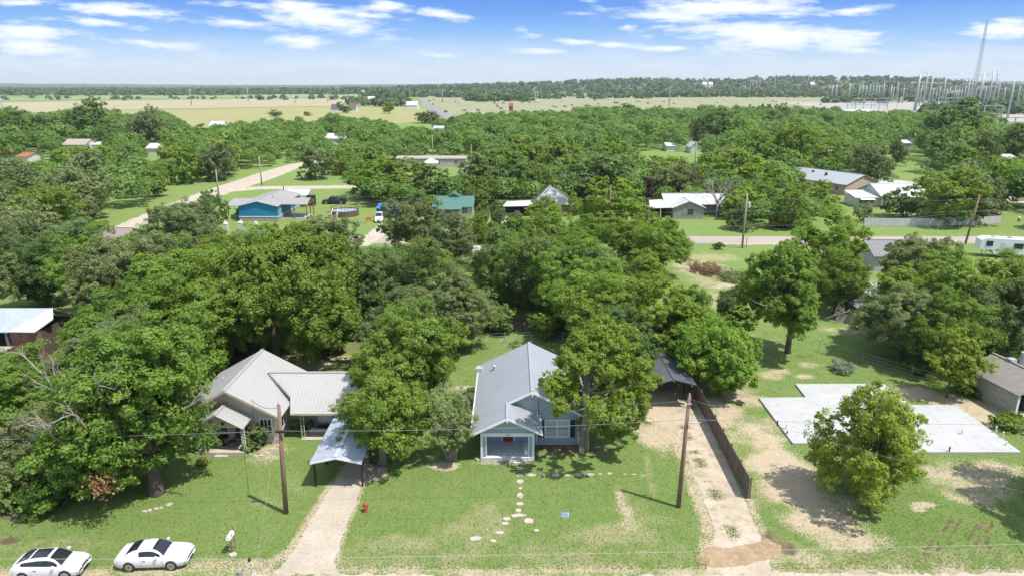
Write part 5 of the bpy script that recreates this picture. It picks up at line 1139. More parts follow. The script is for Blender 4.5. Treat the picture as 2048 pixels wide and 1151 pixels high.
# ------------------------------------------------------------------ small things on the lawns
t = thing('mailbox', 'white mailbox on a brown post at the road edge right of the white cars', 'mailbox', (-17.45, 36.1))
MB().box(-.05, .05, -.05, .05, 0, 1.12).build('post', WOODPOLE, t); m_ = MB(); m_.slab([(-.13, -.34, 1.12), (.13, -.34, 1.12), (.13, -.34, 1.3), (.09, -.34, 1.38), (0, -.34, 1.41), (-.09, -.34, 1.38), (-.13, -.34, 1.3)], (0, .68, 0)); m_.build('box', WHITE, t); MB().box(.132, .15, -.1, -.05, 1.2, 1.45).build('flag', mat('red_lens', (.35, .02, .02)), t)
MB().tube([(0, .5, 0), (0, .5, 1.55)], .03, 6).build('rear_stake', mat('rusty_stake', (.28, .12, .06), .8), t)
t = thing('fire_hydrant', 'orange-red fire hydrant on the lawn right of the gravel driveway', 'hydrant', (-10.0, 40.4)); HY = mat('faded_hydrant_red', (.36, .095, .04), .6, (.29, .08, .035), 6)
MB().lathe([(.17, 0), (.17, .05), (.115, .06), (.115, .5), (.15, .51), (.15, .56)], (0, 0, 0), 14).build('barrel', HY, t); MB().lathe([(.15, .56), (.13, .64), (.07, .72), (.03, .74), (.03, .80)], (0, 0, 0), 14).build('bonnet', HY, t)
for a, b in (((-.1, 0), (-.22, 0)), ((.1, 0), (.22, 0)), ((0, -.1), (0, -.24))): MB().tube([(a[0], a[1], .42), (b[0], b[1], .42)], .065, 10).build('outlet', HY, t)
t = MB().prism([(-.2, -.2), (.2, -.2), (.2, .2), (-.2, .2)], 0, .1).build('water_meter_lid', mat('light_blue_lid', (.16, .27, .42), .5, (.14, .24, .37))); t.location = (3.6, 40.0, .0); tag(t, 'small light blue water meter box in the middle of the lawn', 'meter box')
MB().prism([(-.26, -.25), (.26, -.25), (.26, .25), (-.26, .25)], .0, .04).build('rim', CONC, t)
def rock(x, y, rx, ry, h, seed, m=None, name='stepping_stone', z=0, label=None, cat='stone', group=None):
    r = random.Random(seed); n = r.choice((5, 6, 7)); b = MB(); rot = r.uniform(0, 3)
    ang = [2 * math.pi * k / n + r.uniform(-.2, .2) for k in range(n)]; rad = [r.uniform(.75, 1.1) for _ in ang]
    P = [(math.cos(a + rot) * q * rx, math.sin(a + rot) * q * ry) for a, q in zip(ang, rad)]
    b.v = [(p[0], p[1], -.05) for p in P] + [(p[0] * 1.0, p[1] * 1.0, h * .7) for p in P] + [(p[0] * .8, p[1] * .8, h * r.uniform(.9, 1.1)) for p in P]
    for k in range(n):
        k2 = (k + 1) % n; b.f += [(k, k2, n + k2, n + k), (n + k, n + k2, 2 * n + k2, 2 * n + k)]
    b.f.append(tuple(range(2 * n, 3 * n)))
    o = b.build(name, m or ROCK); o.location = (x, y, z); return tag(o, label, cat, group)
for i, (q, yy, a, b) in enumerate([(1041, 936, .42, .3), (1040, 949, .36, .3), (1040, 962, .38, .38), (1041, 976, .2, .22), (1040, 990, .38, .5), (1040, 1007, .36, .3), (1037, 1020, .28, .3)]):
    rock(*G(q, yy), a * .85, b * .85, .05, 100 + i, label='flat pale stepping stone in the straight file from the porch towards the street', group='stepping stones of the straight file to the street')
for i, (q, yy, a, b) in enumerate([(1063, 949, .40, .28), (1083, 948, .34, .26), (1111, 949, .48, .32), (1134, 950, .38, .16), (1157, 948, .4, .32), (1180, 948, .44, .26), (1200, 947, .22, .12), (1219, 946, .28, .22), (1250, 948, .2, .12), (1268, 948, .22, .14), (1285, 950, .2, .1)]):
    rock(*G(q, yy), a * .8, b * .8, .045, 130 + i, label='flat pale stepping stone in the row running right across the lawn', group='stepping stones of the row across the lawn')
for i, (q, yy, a, b, lb) in enumerate([(1036, 1031, .75, .3, 'broad pale stone crossing the foot of the straight stepping-stone file'), (1057, 1041, .45, .38, 'double flat stone just right of the forked stepping-stone path'), (1014, 1038, .4, .28, 'upper of two pale stones left of the path fork'), (1010, 1047, .32, .22, 'lower of two pale stones left of the path fork'), (1000, 1065, .4, .26, 'pale angular stone midway down the left branch of the path'), (951, 1077, .55, .32, 'largest pale rock at the far left of the path stones'), (987, 1082, .32, .24, 'small pale rock nearest the street among the path stones'), (1072, 1061, .24, .2, 'small lone pale stone on the right branch of the path')]):
    rock(*G(q, yy), a * .85, b * .85, .08, 160 + i, label=lb)
for i, (q, yy, a, h, lb) in enumerate([(1163, 904, .3, .38, 'upright pinkish rock at the foot of the double-trunked pecan'), (1030, 921, .55, .22, 'block of buff stone set as a step before the porch'), (1010, 920, .3, .16, 'small tan rock left of the porch step'), (1060, 921, .3, .16, 'small tan rock right of the porch step'), (958, 918, .4, .18, 'pale flat rock at the left porch post'), (1297, 845, .35, .3, 'orange-tan rock on the bare dirt beside the right driveway'), (1495, 1001, .18, .15, 'small white rock at the near end of the board fence'), (466, 1110, .3, .14, 'cream rock at the foot of the mailbox')]):
    rock(*G(q, yy), a, a * .75, h, 180 + i, label=lb, name='rock', cat='rock')
for i, (q, yy) in enumerate([(290, 1023), (300, 1021), (312, 1018), (322, 1016), (336, 1011), (341, 1008)]):
    rock(*G(q, yy), .2, .13, .12, 200 + i, label='pale rock in the curved row edging the thick pecan trunk', group='rocks edging the pecan trunk', name='rock', cat='rock')
for i in range(16):
    q, yy = 738 + rnd.uniform(-12, 22), 946 + rnd.uniform(-22, 18); rock(*G(q, yy), rnd.uniform(.1, .2), rnd.uniform(.1, .2), rnd.uniform(.08, .16), 220 + i, label='small tan rock in the rubble patch beside the carport post', group='rubble rocks beside the carport', name='rock', cat='rock')
for i, (q, yy) in enumerate([(498, 908), (512, 912), (524, 911), (536, 906), (548, 898), (558, 890)]):
    rock(*G(q, yy), .3, .12, .1, 260 + i, ROCK, label='pale edging stone round the flower bed of the beige house', group='edging stones of the flower bed', name='edging_stone', cat='stone')
tag(MB().box(-.5, .5, -.16, .16, 0, .1).build('doorstep', CONC), 'pale concrete step before the beige porch', 'step').location = (*G(443, 912), 0)
for i, (q, yy, lb) in enumerate(((515, 895, 'round yellow-and-white garden ornament in the flower bed by the rose bush'), (553, 884, 'round yellow-and-white garden ornament beside the left utility pole wire'))):
    t = thing('garden_ornament', lb, 'ornament', G(q, yy)); MB().tube([(0, 0, 0), (0, 0, .3)], .015, 5).build('stake', STEEL, t); MB().tube([(0, .02, .4), (0, -.02, .4)], .16, 12).build('disc', mat('yellow_disc', (.75, .62, .38), .5), t); MB().tube([(0, -.021, .4), (0, -.03, .4)], .06, 10).build('centre', mat('orange_centre', (.5, .16, .04), .5), t)
# patio set on the beige porch
t = thing('patio_table', 'round dark patio table on the beige porch', 'table', (-23.1, 48.9, .32)); MB().lathe([(.45, .68), (.45, .71), (0, .71)], (0, 0, 0), 14).build('table_top', DARKMETAL, t); MB().lathe([(.25, 0), (.04, .04), (.04, .68)], (0, 0, 0), 8).build('pedestal', DARKMETAL, t)
for i, (x, y, a, lb) in enumerate(((-23.95, 48.6, 70, 'dark metal patio chair left of the round porch table'), (-22.35, 48.65, -60, 'dark rocking patio chair right of the round porch table'))):
    t = thing('patio_chair', lb, 'chair', (x, y, .32), R(a), 'dark chairs on the beige porch'); CM = mat('brown_mesh_seat', (.10, .07, .05), .8)
    MB().box(-.25, .25, -.25, .25, .40, .44).build('seat', CM, t); MB().slab([(-.25, .25, .44), (.25, .25, .44), (.25, .4, 1.05), (-.25, .4, 1.05)], (0, .03, 0)).build('backrest', CM, t)
    for sx in (-1, 1):
        MB().tube([(sx * .27, -.24, .0), (sx * .27, -.24, .62), (sx * .27, .28, .62)], .018, 5).build('armrest', DARKMETAL, t)
        MB().tube([(sx * .25, .25, .42), (sx * .25, .36, .0)], .018, 5).build('leg', DARKMETAL, t)
def bush(name, label, cat, x, y, r, h, kind, seed, n=26, per=170, ll=.16, lw=.1, flowers=None, group=None):
    rs = np.random.default_rng(seed); K, P, Nn, T, zc = crown_points(rs, r, h, .05, n, per, r * .38, shell=.3, mid=.45)
    o = thing(name, label, cat, (x, y), 0, group); leaf_object('foliage', P, Nn, ll, lw, T, LEAF[kind], rs, o)
    limb_mesh(rs, K, h, .2, .03, zc, 6, fork=2).build('stem', BARK, o)
    if flowers:
        q = K[np.argsort(-K[:, 2])[:flowers[1]]]; PP = np.concatenate([c + rs.normal(size=(14, 3)) * .1 + [0, -.08, .12] for c in q]); leaf_object('flowers', PP, rs.normal(size=PP.shape) + [0, 0, 1], .1, .09, rs.uniform(0, 1, len(PP)), flowers[0], rs, o)
    return o
REDF = leafmat('red_petals', (.5, .03, .03), (.62, .07, .06), .15); YELF = leafmat('yellow_petals', (.65, .45, .04), (.75, .5, .12), .15)
bush('rose_bush', 'round red-flowered rose bush by the front window of the beige house', 'bush', *G(514, 892), 1.05, 2.0, 'dark', 301, flowers=(REDF, 3))
bush('flower_clump', 'yellow flower clump on the lawn below the beige porch', 'plant', *G(404, 932), .45, .75, 'bright', 302, 10, 60, flowers=(YELF, 6))
bush('shrub', 'small pale shrub at the beige porch corner', 'shrub', *G(494, 905), .5, .9, 'bright', 303, 12, 90)
bush('shrub', 'narrow green shrub beside the beige wing stoop', 'shrub', -17.9, 51.6, .5, 1.2, 'pecan', 304, 14, 100); bush('shrub', 'low dark shrub at the corner of the beige wing porch', 'shrub', -17.0, 51.9, .5, .8, 'dark', 305, 12, 90)
bush('desert_plant', 'silvery grey-green clump on the grass behind the concrete slab', 'plant', *G(1684, 742), 1.1, 1.1, 'silver', 306, 16, 130, .3, .06)
bush('weed_clump', 'rusty brown weedy mound on the rough grass behind the lone trunked tree', 'weeds', *G(1415, 545), 2.6, 1.3, 'rust', 307, 30, 130, .3, .1); bush('weed_clump', 'green weedy mound beside the rusty weeds', 'weeds', *G(1470, 562), 2.2, 1.1, 'olive', 308, 26, 120, .3, .12)
bush('shrub', 'small round dark shrub by the pink road pole', 'shrub', *G(1437, 498), 1.0, 1.2, 'dark', 309, 14, 90, .3, .2)
bush('shrub', 'leafy shrub in front of the blue-grey car', 'shrub', *G(2025, 855), 1.3, 1.1, 'bright', 310, 22, 140, .22, .14)
bush('shrub', 'green shrub at the slab edge under the spreading elm', 'shrub', *G(1850, 745), 1.6, 1.2, 'pecan', 311, 22, 140, .22, .14); bush('shrub', 'leafy shrub along the wire fence by the garage', 'shrub', *G(1930, 785), 1.4, 1.4, 'bright', 312, 22, 140, .22, .14)
bush('shrub', 'dense green understorey shrub right of the white hatchback', 'shrub', *G(95, 1010), 2.0, 2.2, 'pecan', 313, 34, 200, .26, .16); bush('shrub', 'leafy shrub against the thick undergrowth by the front pecan', 'shrub', *G(55, 985), 2.4, 3.2, 'dark', 314, 40, 200, .28, .16)
bush('shrub', 'lower branch shrub with yellow leaves at the left lawn edge', 'shrub', *G(20, 985), 1.9, 2.6, 'elm', 315, 30, 180, .2, .12)
for i, (q, yy, r, lb) in enumerate(((1000, 662, 2.2, 'dark shrub along the shaded back fence'), (1090, 670, 2.0, 'bushy shrub right of the back fence shrub'), (960, 640, 2.4, 'tall shrub left along the shaded back fence'), (1180, 690, 2.4, 'shrub behind the blue-grey house roof'), (700, 670, 2.6, 'shrub in shade behind the wing of the beige house'), (1480, 655, 1.7, 'shrub right of the small bushy young tree'))):
    bush('shrub', lb, 'shrub', *G(q, yy), r, r * 1.5, ('dark', 'pecan')[i % 2], 330 + i, 26, 140, .34, .2)
# ------------------------------------------------------------------ utility poles and wires
def pole(label, x, y, h, m, r=.15, lean=(0, 0), arms=0, can=False, cat='utility pole', arm_y=0):
    o = thing('utility_pole', label, cat, (x, y)); tp = (lean[0], lean[1], h)
    MB().tube([(0, 0, -.1), (lean[0] * .5, lean[1] * .5, h * .5), tp], [r * 1.15, r, r * .78], 9).build('shaft', m, o, smooth=True)
    if arms:
        a = MB(); a.box(tp[0] - arms, tp[0] + arms, tp[1] - .2, tp[1] - .1, h - .6, h - .48); a.build('crossarm', m, o)
        for sx in (-1, -.45, .45, 1): MB().lathe([(.03, 0), (.06, .06), (.03, .16)], (tp[0] + sx * (arms - .1), tp[1] - .15, h - .48), 6).build('insulator', PIPEW, o)
    else: MB().lathe([(.03, 0), (.07, .06), (.05, .18), (.02, .24)], (tp[0], tp[1], h), 6).build('insulator', STEEL, o)
    if can: MB().lathe([(.02, 0), (.28, .03), (.28, .85), (.2, .95), (.02, .97)], (tp[0] + .45, tp[1], h - 2.5), 12).build('transformer', mat('transformer_grey', (.50, .53, .54), .5), o); MB().box(tp[0] - .03, tp[0] + .3, tp[1] - .04, tp[1] + .04, h - 2.0, h - 1.9).build('bracket', STEEL, o)
    return o
pl_ = pole('brown wooden utility pole standing on the lawn before the beige house', -15.4, 40.2, 8.05, WOODPOLE, .15, (.25, .1))
MB().box(-.1, .6, -.22, -.1, 6.2, 6.34).build('splice_case', DARKMETAL, pl_)
pr_ = pole('brown wooden utility pole standing beside the right gravel driveway', 11.5, 40.9, 8.4, WOODPOLE, .145, (.15, 0))
MB().tube([(.15, -.2, 6.56), (.95, -.2, 6.57)], .045, 8).build('splice_case', STEEL, pr_)
MB().box(-.05, .3, -.2, -.14, 7.9, 7.95).build('bracket', STEEL, pr_)
pn_ = pole('near pole across the street, only its capped top and grey brackets showing', -11.05, 23.2, 9.0, WOODPOLE, .15)
MB().tube([(.05, .1, 8.6), (.42, .12, 9.5)], .05, 8).build('standoff_bracket', PIPEW, pn_); MB().tube([(.05, 0, 8.4), (.62, .1, 8.95)], .05, 8).build('standoff_bracket', PIPEW, pn_)
MB().lathe([(.04, 0), (.07, .05), (.04, .14)], (.42, .12, 9.5), 8).build('insulator', DARKMETAL, pn_)
def PO(i, label, q, top, base, m, **k):
    x, y = G(q, base); h = HT(top, y); return pole(label, x, y, h, m, r=.17, **k)
PO(0, 'tall pale utility pole with a grey transformer beside the pink road', 1484, 387, 496, PALEPOLE, can=True)
PO(1, 'dark brown leaning utility pole beside the pink road before the white metal fence', 1930, 395, 488, WOODPOLE, lean=(.9, 0))
PO(2, 'tall pale utility pole standing behind the tan mobile home roof', 866, 269, 326, PALEPOLE); PO(3, 'shorter pale utility pole right of the tan mobile home', 943, 290, 328, PALEPOLE)
PO(4, 'grey utility pole on the left side of the pale gravel side road', 438, 340, 392, mat('grey_pole', (.34, .31, .28), .85)); PO(5, 'thin grey utility pole in the fork of the gravel side road', 524, 313, 371, mat('grey_pole', (.34, .31, .28)))
PO(6, 'pale pole leaning out of the thicket at the left edge', 90, 372, 420, mat('grey_pole', (.34, .31, .28)), lean=(-.6, 0)); PO(7, 'pole with a small crossarm in the thicket left of the side road', 270, 335, 372, PALEPOLE, can=True); PO(8, 'utility pole right of the white gabled cottage in the wood', 1389, 287, 336, PALEPOLE)
PO(9, 'grey utility pole with a crossarm on the green lawn at right', 1880, 293, 334, mat('grey_pole', (.34, .31, .28)), arms=1.2); PO(10, 'dark utility pole in trees right of the pyramid-roofed house', 1218, 372, 458, WOODPOLE)
PO(11, 'small slanting pole beside the red-roofed shed', 40, 282, 312, WOODPOLE)
for i, (q, tp, bs, lb) in enumerate(((1492, 474, 496, 'thin dark fence stake right of the transformer pole'), (1523, 500, 528, 'grey stake on the grass above the lone trunked tree'))):
    x, y = G(q, bs); t = MB().tube([(0, 0, 0), (0, 0, HT(tp, y))], .05, 6).build('stake', DARKMETAL); t.location = (x, y, 0); tag(t, lb, 'stake')
def cable(label, pts, sag=.5, r=.014, m=None):
    mb = MB()
    for (a, b) in zip(pts, pts[1:]):
        a, b = Vector(a), Vector(b); n = 14
        mb.tube([a.lerp(b, k / n) - Vector((0, 0, 4 * sag * (k / n) * (1 - k / n))) for k in range(n + 1)], r, 4, cap=False)
    o = mb.build('overhead_wire', m or WIREM); return tag(o, label, 'wire')
WIREM = mat('aluminium_wire', (.36, .36, .36), .5, metal=.3)
cable('grey wire strung between the two brown lawn poles and on past both sides', [(-62, 39.6, 5.6), (-15.3, 40.1, 6.3), (11.6, 40.8, 6.75), (70, 41, 6.2)], .25, .012)
cable('pale wire along the street passing over the near pole', [(-40, 23.4, 9.9), (-10.63, 23.32, 9.62), (36, 24.5, 9.9)], .12, .007, mat('bright_wire', (.5, .5, .5), .4))
cable('service drop from the left lawn pole to the beige house', [(-15.2, 40.3, 7.9), (-20.75, 49.6, 3.9)], .35, .02, DARKMETAL)
cable('thin drop wire from the near pole down to the left lawn', [(-10.45, 23.3, 8.95), (-15.2, 40.2, 7.8)], .25, .008); cable('service wire from the right lawn pole to the blue-grey house', [(11.6, 40.9, 8.1), (2.1, 49.3, 4.0)], .35, .014); cable('wire from the right lawn pole falling away over the bare lot', [(11.65, 40.9, 8.2), (34, 24, 9)], .5, .008)
x0, y0 = G(1484, 496); x1, y1 = G(1930, 488)
for k, (za, zb_, sg) in enumerate(((9.4, 8.3, .8), (6.8, 6.2, .7), (3.9, 6.0, .5))): cable(('upper', 'middle', 'lowest')[k] + ' wire between the two poles beside the pink road', [(-30, y0, za), (x0, y0, za), (x1 + .6, y1, zb_), (175, y1, zb_)], sg, .018)
# ------------------------------------------------------------------ houses of the middle distance
def simple_house(label, x, y, wd, dp, ze, zr, axis, roofm, wallm, rz=0, over=.4, wins=(), doors=(), ribs=True, name='house', cat='house', chimney=None, z0=0, side=()):
    """local frame: front wall on y=0, centred on x"""
    o = thing(name, label, cat, (x, y), rz)
    w_ = MB(); gable_walls(w_, -wd / 2, wd / 2, 0, dp, z0, ze - .02, zr - .14, axis); w_.build('wall', wallm, o)
    r, rb = MB(), (MB() if ribs else None)
    ex = (zr - ze) / ((wd if axis == 'y' else dp) / 2) * over
    if axis == 'y': gable_roof(r, rb, -wd / 2 - over, wd / 2 + over, -over, dp + over, ze - ex, zr, axis, .1, .5, h=.03)
    else: gable_roof(r, rb, -wd / 2 - over, wd / 2 + over, -over, dp + over, ze - ex, zr, axis, .1, .5, h=.03)
    rf = r.build('roof', roofm, o)
    if rb: rb.build('roof_ribs', roofm, rf)
    for (a, b, c, d) in wins: window(o, a, b, c, d, 0.0)
    for (s, a, b, c, d) in side: window(o, a, b, c, d, wd / 2 if s == 'E' else -wd / 2, s)
    for (a, b, m) in doors: door(o, a, b, .15, 2.15, 0.0, m)
    if chimney: MB().box(chimney[0] - .25, chimney[0] + .25, chimney[1] - .25, chimney[1] + .25, ze, zr + .6).build('chimney', STONE, rf)
    return o
TURQ = mat('turquoise_siding', (.012, .23, .46), .6, (.010, .205, .42), 1, lap=.3); GREYSH = mat('grey_shingle_roof', (.29, .285, .285), .85, (.24, .235, .235), 1.5, (.33, .32, .32), 8)
CEDAR = mat('cedar_posts', (.30, .14, .06), .7)
def turquoise_house():
    y0 = 143.2; xa, xb = X(478, y0, 1.5), X(555.5, y0, 1.5); xc = (xa + xb) / 2; w_ = xb - xa
    o = thing('house', 'turquoise blue house with grey roof, white trim and open side porches', 'house', (xc, y0))
    h = w_ / 2; ze, zr = 3.35, 4.45
    b = MB(); gable_walls(b, -h, h, 0, 16, .95, ze, zr - .12, 'y'); b.build('wall', TURQ, o)
    MB().box(-h + .02, h - .02, .03, 15.9, 0, .93).build('skirting', mat('grey_stone_skirting', (.36, .33, .30), .9, (.28, .26, .24), 3), o)
    MB().box(-h - .03, h + .03, -.05, .0, .90, 1.06).box(h, h + .05, 0, 16, .90, 1.06).build('trim_band', WHITE, o)
    r = MB(); gable_roof(r, None, -h - .35, h + .35, -.3, 16.3, ze - .02, zr, 'y', .1)
    r.slab([(h + 5.6, 2.6, 3.15), (h - .6, 2.6, 3.2), (h - 1.8, 5.6, 4.1), (h + 5.6, 5.6, 4.15)], (0, 0, -.1)); r.slab([(h + 5.6, 8.6, 3.15), (h + 5.6, 5.6, 4.15), (h - 1.8, 5.6, 4.1), (h - .6, 8.6, 3.2)], (0, 0, -.1))
    r.slab([(-h - 3.2, 1.2, 3.0), (-h - 3.0, 5.4, 4.0), (-h + 2.6, 5.4, 4.1), (-h + .6, 1.2, 3.3)], (0, 0, -.1)); r.slab([(-h - 3.0, 9, 3.0), (-h + .6, 9, 3.3), (-h + 2.6, 5.4, 4.1), (-h - 3.0, 5.4, 4.0)], (0, 0, -.1))
    rf = r.build('roof', GREYSH, o); MB().box(h * .3, h * .3 + .25, 5.9, 6.1, 4.0, 4.5).build('vent_pipe', STEEL, rf)
    f = MB(); f.slab([(0, -.31, zr + .02), (h + .36, -.31, ze), (h + .36, -.31, ze - .2), (0, -.31, zr - .18), (-h - .36, -.31, ze - .2), (-h - .36, -.31, ze)], (0, -.04, 0)); f.build('fascia', WHITE, o)
    for (px_, py_) in ((h + 5.3, 2.9), (h + 5.3, 8.2), (h + 2.6, 2.9), (h + 5.35, 5.6)): MB().box(px_ - .1, px_ + .1, py_ - .1, py_ + .1, 0, 3.1 if py_ != 5.6 else 3.9).build('porch_post', CEDAR, o)
    t_ = MB(); t_.tube([(h + 5.5, 2.7, 3.1), (h + 5.5, 5.6, 4.05), (h + 5.5, 8.5, 3.1), (h + 5.5, 2.7, 3.1)], .09, 5).build('porch_truss', CEDAR, o)
    for (px_, py_) in ((-h - 2.8, 1.5), (-h - 2.8, 8.5)): MB().box(px_ - .07, px_ + .07, py_ - .07, py_ + .07, .9, 3.0).build('porch_post', DARKMETAL, o); MB().box(px_ - .25, px_ + .25, py_ - .25, py_ + .25, 0, .9).build('post_base', STONE, o)
    window(o, .9, 1.9, 1.5, 2.7, h, 'E'); MB().box(h + .0, h + 5, 2.8, 8.4, 0, .12).build('porch_floor', CONC, o)
    MB().slab([(-h + 1.5, 17, 2.9), (h + 1.6, 17, 2.9), (h + .8, 22.5, 3.5), (-h + 2.4, 22.5, 3.5)], (0, 0, -.1)).build('patio_roof', WHITEROOF, o)
    for (a, c) in ((h + 1.2, 17.3), (h + .6, 22.2), (-h + 2, 17.3)): MB().box(a - .06, a + .06, c - .06, c + .06, 0, 2.9).build('patio_post', WHITE, o)
    MB().box(h + .5, h + 2.3, 19, 21, 0, 2.4).build('store_box', DARKMETAL, o)
    MB().lathe([(.09, 0), (.09, 1.2), (.14, 1.25), (.02, 1.35)], (h * .2, 15, 4.0), 8).build('flue', DARKMETAL, o)
turquoise_house()
def pool():
    x, y = G(684, 436); o = thing('above_ground_pool', 'round brown above-ground pool with railing, deck steps and pale cover', 'pool', (x, y + 3.1)); BR = mat('brown_pool_wall', (.15, .085, .06), .7)
    n = 28; b, rl = MB(), MB()
    for k in range(n):
        u, v = 2 * math.pi * k / n, 2 * math.pi * (k + 1) / n; P = [(math.cos(a) * r, math.sin(a) * r) for a, r in ((u, 3.0), (v, 3.0), (v, 2.9), (u, 2.9))]; b.prism(P, 0, 1.3)
        rl.box(P[0][0] - .03, P[0][0] + .03, P[0][1] - .03, P[0][1] + .03, 1.3, 1.95)
    b.build('pool_wall', BR, o); rl.tube([(math.cos(2 * math.pi * k / n) * 3.0, math.sin(2 * math.pi * k / n) * 3.0, 1.95) for k in range(n + 1)], .04, 5).build('railing', BR, o)
    MB().lathe([(2.88, 1.1), (0, 1.12)], (0, 0, 0), 28).build('water', glassmat('pool_cover', (.30, .42, .50), .3), o)
    MB().box(-3.3, -1.2, -3.6, -2.4, 1.25, 1.35).build('deck', BR, o)
    s_ = MB()
    for k in range(6): s_.box(-1.9, -.8, -3.0 - .28 * k, -2.75 - .28 * k, 1.1 - .2 * k, 1.16 - .2 * k)
    for xx in (-2.0, -.75): s_.slab([(xx, -2.6, 1.3), (xx, -4.5, .0), (xx, -4.5, .16), (xx, -2.6, 1.46)], (.06, 0, 0))
    s_.build('steps', mat('bleached_wood', (.45, .33, .25), .8), o)
    for xx in (-2.0, -.75): MB().tube([(xx, -2.6, 1.3), (xx, -2.6, 2.1), (xx, -4.4, .9), (xx, -4.4, 0)], .05, 5).build('handrail', WHITE, o)
pool()
x_, y_ = X(778, 148), 148
t = thing('tarp_shelter', 'bright blue tarpaulin shelter beside the white sport utility', 'shelter', (x_, y_)); TP = mat('blue_tarp', (.02, .12, .38), .5, (.03, .17, .48), 2)
MB().slab([(-2.6, -1.8, 2.2), (2.6, -1.8, 2.2), (2.6, 1.8, 2.8), (-2.6, 1.8, 2.8)], (0, 0, -.05)).build('roof', TP, t); MB().box(-2.6, -2.55, -1.8, 1.8, .3, 2.25).box(-2.5, 2.6, 1.75, 1.8, .2, 2.7).build('side_sheet', TP, t)
for a in (-2.5, 2.5): MB().box(a - .05, a + .05, -1.75, -1.65, 0, 2.2).build('post', STEEL, t)
x_, y_ = G(722, 446); t = thing('sawhorse', 'weathered wooden sawhorse on the grass left of the white sport utility', 'sawhorse', (x_, y_)); b = MB()
for s in (-1, 1): b.tube([(s * .9, -.5, 0), (s * .7, .05, 1.1)], .06, 5).tube([(s * .9, .5, 0), (s * .7, -.05, 1.1)], .06, 5)
b.tube([(-1.1, 0, 1.05), (1.1, 0, 1.05)], .08, 5).build('frame', mat('bleached_wood', (.45, .33, .25)), t)
x_, y_ = G(738, 442); t = thing('plastic_barrier', 'bright orange plastic barrier beside the white sport utility', 'barrier', (x_, y_)); OR = mat('orange_plastic', (.75, .16, .02), .5); MB().box(-.55, .55, -.1, .1, .25, .8).build('panel', OR, t); MB().box(-.6, -.35, -.3, .3, 0, .25).box(.35, .6, -.3, .3, 0, .25).build('foot', OR, t)
for i, (q, yy) in enumerate(((453, 462), (483, 460), (513, 462))):
    x, y = G(q, yy); t = thing('gate_pillar', ('leftmost', 'middle', 'rightmost')[i] + ' white stone pillar of the front fence of the turquoise house', 'pillar', (x, y)); MB().box(-.4, .4, -.4, .4, 0, 1.5).build('shaft', mat('white_stone', (.62, .58, .52), .9, (.48, .44, .4), 3), t); MB().lathe([(.5, 0), (.5, .1), (.2, .2), (.22, .42), (0, .5)], (0, 0, 1.5), 10).build('cap', WHITE, t)
GREEN = mat('green_metal_roof', (.085, .20, .165), .45, (.07, .17, .14), 1, metal=.1); CREAM = mat('cream_siding', (.50, .46, .38), .7, lap=.22); WS = mat('white_siding', (.66, .65, .62), .7, (.60, .59, .56), 1, lap=.22)
y0 = 148; xa, xb = X(864, y0, 2), X(948, y0, 2)
gh = simple_house('small cream house with green ribbed metal roof', (xa + xb) / 2, y0, xb - xa - .8, 7.5, 2.5, 4.1, 'x', GREEN, CREAM, wins=((2.1, 3.2, .9, 2.1), (-1.5, -.6, .9, 2.0)), doors=((.2, 1.1, mat('brown_door', (.16, .08, .05), .6)),))
MB().slab([(-3.2, -2.2, 2.1), (2.0, -2.2, 2.1), (2.0, -.3, 2.45), (-3.2, -.3, 2.45)], (0, 0, -.08)).build('porch_roof', GREEN, gh)
for a in (-3.0, 1.8): MB().box(a - .06, a + .06, -2.1, -2.0, 0, 2.05).build('porch_post', WHITE, gh)
MB().slab([(-1.2, 3.2, 4.05), (0, 3.0, 4.75), (1.2, 3.2, 4.05)], (0, 2.5, 0)).build('roof_dormer', GREEN, gh)
# pyramid-roofed house with an attached carport
def pyramid_house():
    y0 = 149; xa, xb = X(1064, y0, 2.6), X(1149, y0, 2.6); xc = (xa + xb) / 2; h = (xb - xa) / 2
    o = thing('house', 'tan house with a steep dark pyramid roof streaked with bare white patches', 'house', (xc, y0)); d = 2 * h
    MB().box(-h + .5, h - .5, .5, d - .5, 0, 2.5).build('wall', mat('tan_boards', (.36, .26, .16), .8, lap=.2), o)
    m = mat('worn_dark_roof', (.075, .08, .09), .7, (.06, .065, .075), 2, (.50, .51, .53), .55, stretch=(1, 1, .45)); A = (-.6, h, 6.0); c4 = [(-h, 0, 2.5), (h, 0, 2.5), (h, d, 2.5), (-h, d, 2.5)]
    b = MB(); b.add(c4 + [A], [(0, 1, 4), (1, 2, 4), (2, 3, 4), (3, 0, 4), (3, 2, 1, 0)]); rf = b.build('roof', m, o)
    e = MB()
    for q in c4: e.tube([q, A], .08, 5)
    e.build('hip_caps', WHITEROOF, rf)
    MB().slab([(-h - 6.4, -.6, 2.3), (-h + .6, -.6, 2.45), (-h + 1.4, 4.5, 2.9), (-h - 5.6, 4.5, 2.6)], (0, 0, -.12)).build('carport_roof', WHITEROOF, o)
    for a in (-h - 6.2, -h - 3.0, -h + .2): MB().box(a - .06, a + .06, -.5, -.38, 0, 2.3).build('carport_post', DARKMETAL, o)
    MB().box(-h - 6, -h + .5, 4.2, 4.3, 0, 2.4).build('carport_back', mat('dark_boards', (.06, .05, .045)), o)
    window(o, .5, 1.7, .9, 2.0, .5); window(o, -2.2, -1.2, .9, 2.0, .5)
pyramid_house()
GW = mat('flaking_grey_boards', (.40, .41, .42), .9, (.28, .28, .29), 2.2, (.17, .165, .16), 4, lap=.22, stretch=(.6, 1, 2))
y0 = 146; xa, xb = X(1347, y0, 2), X(1408, y0, 2)
dh = thing('house', 'derelict grey house with flaking boards and white metal roof', 'house', ((xa + xb) / 2, y0)); h = (xb - xa) / 2
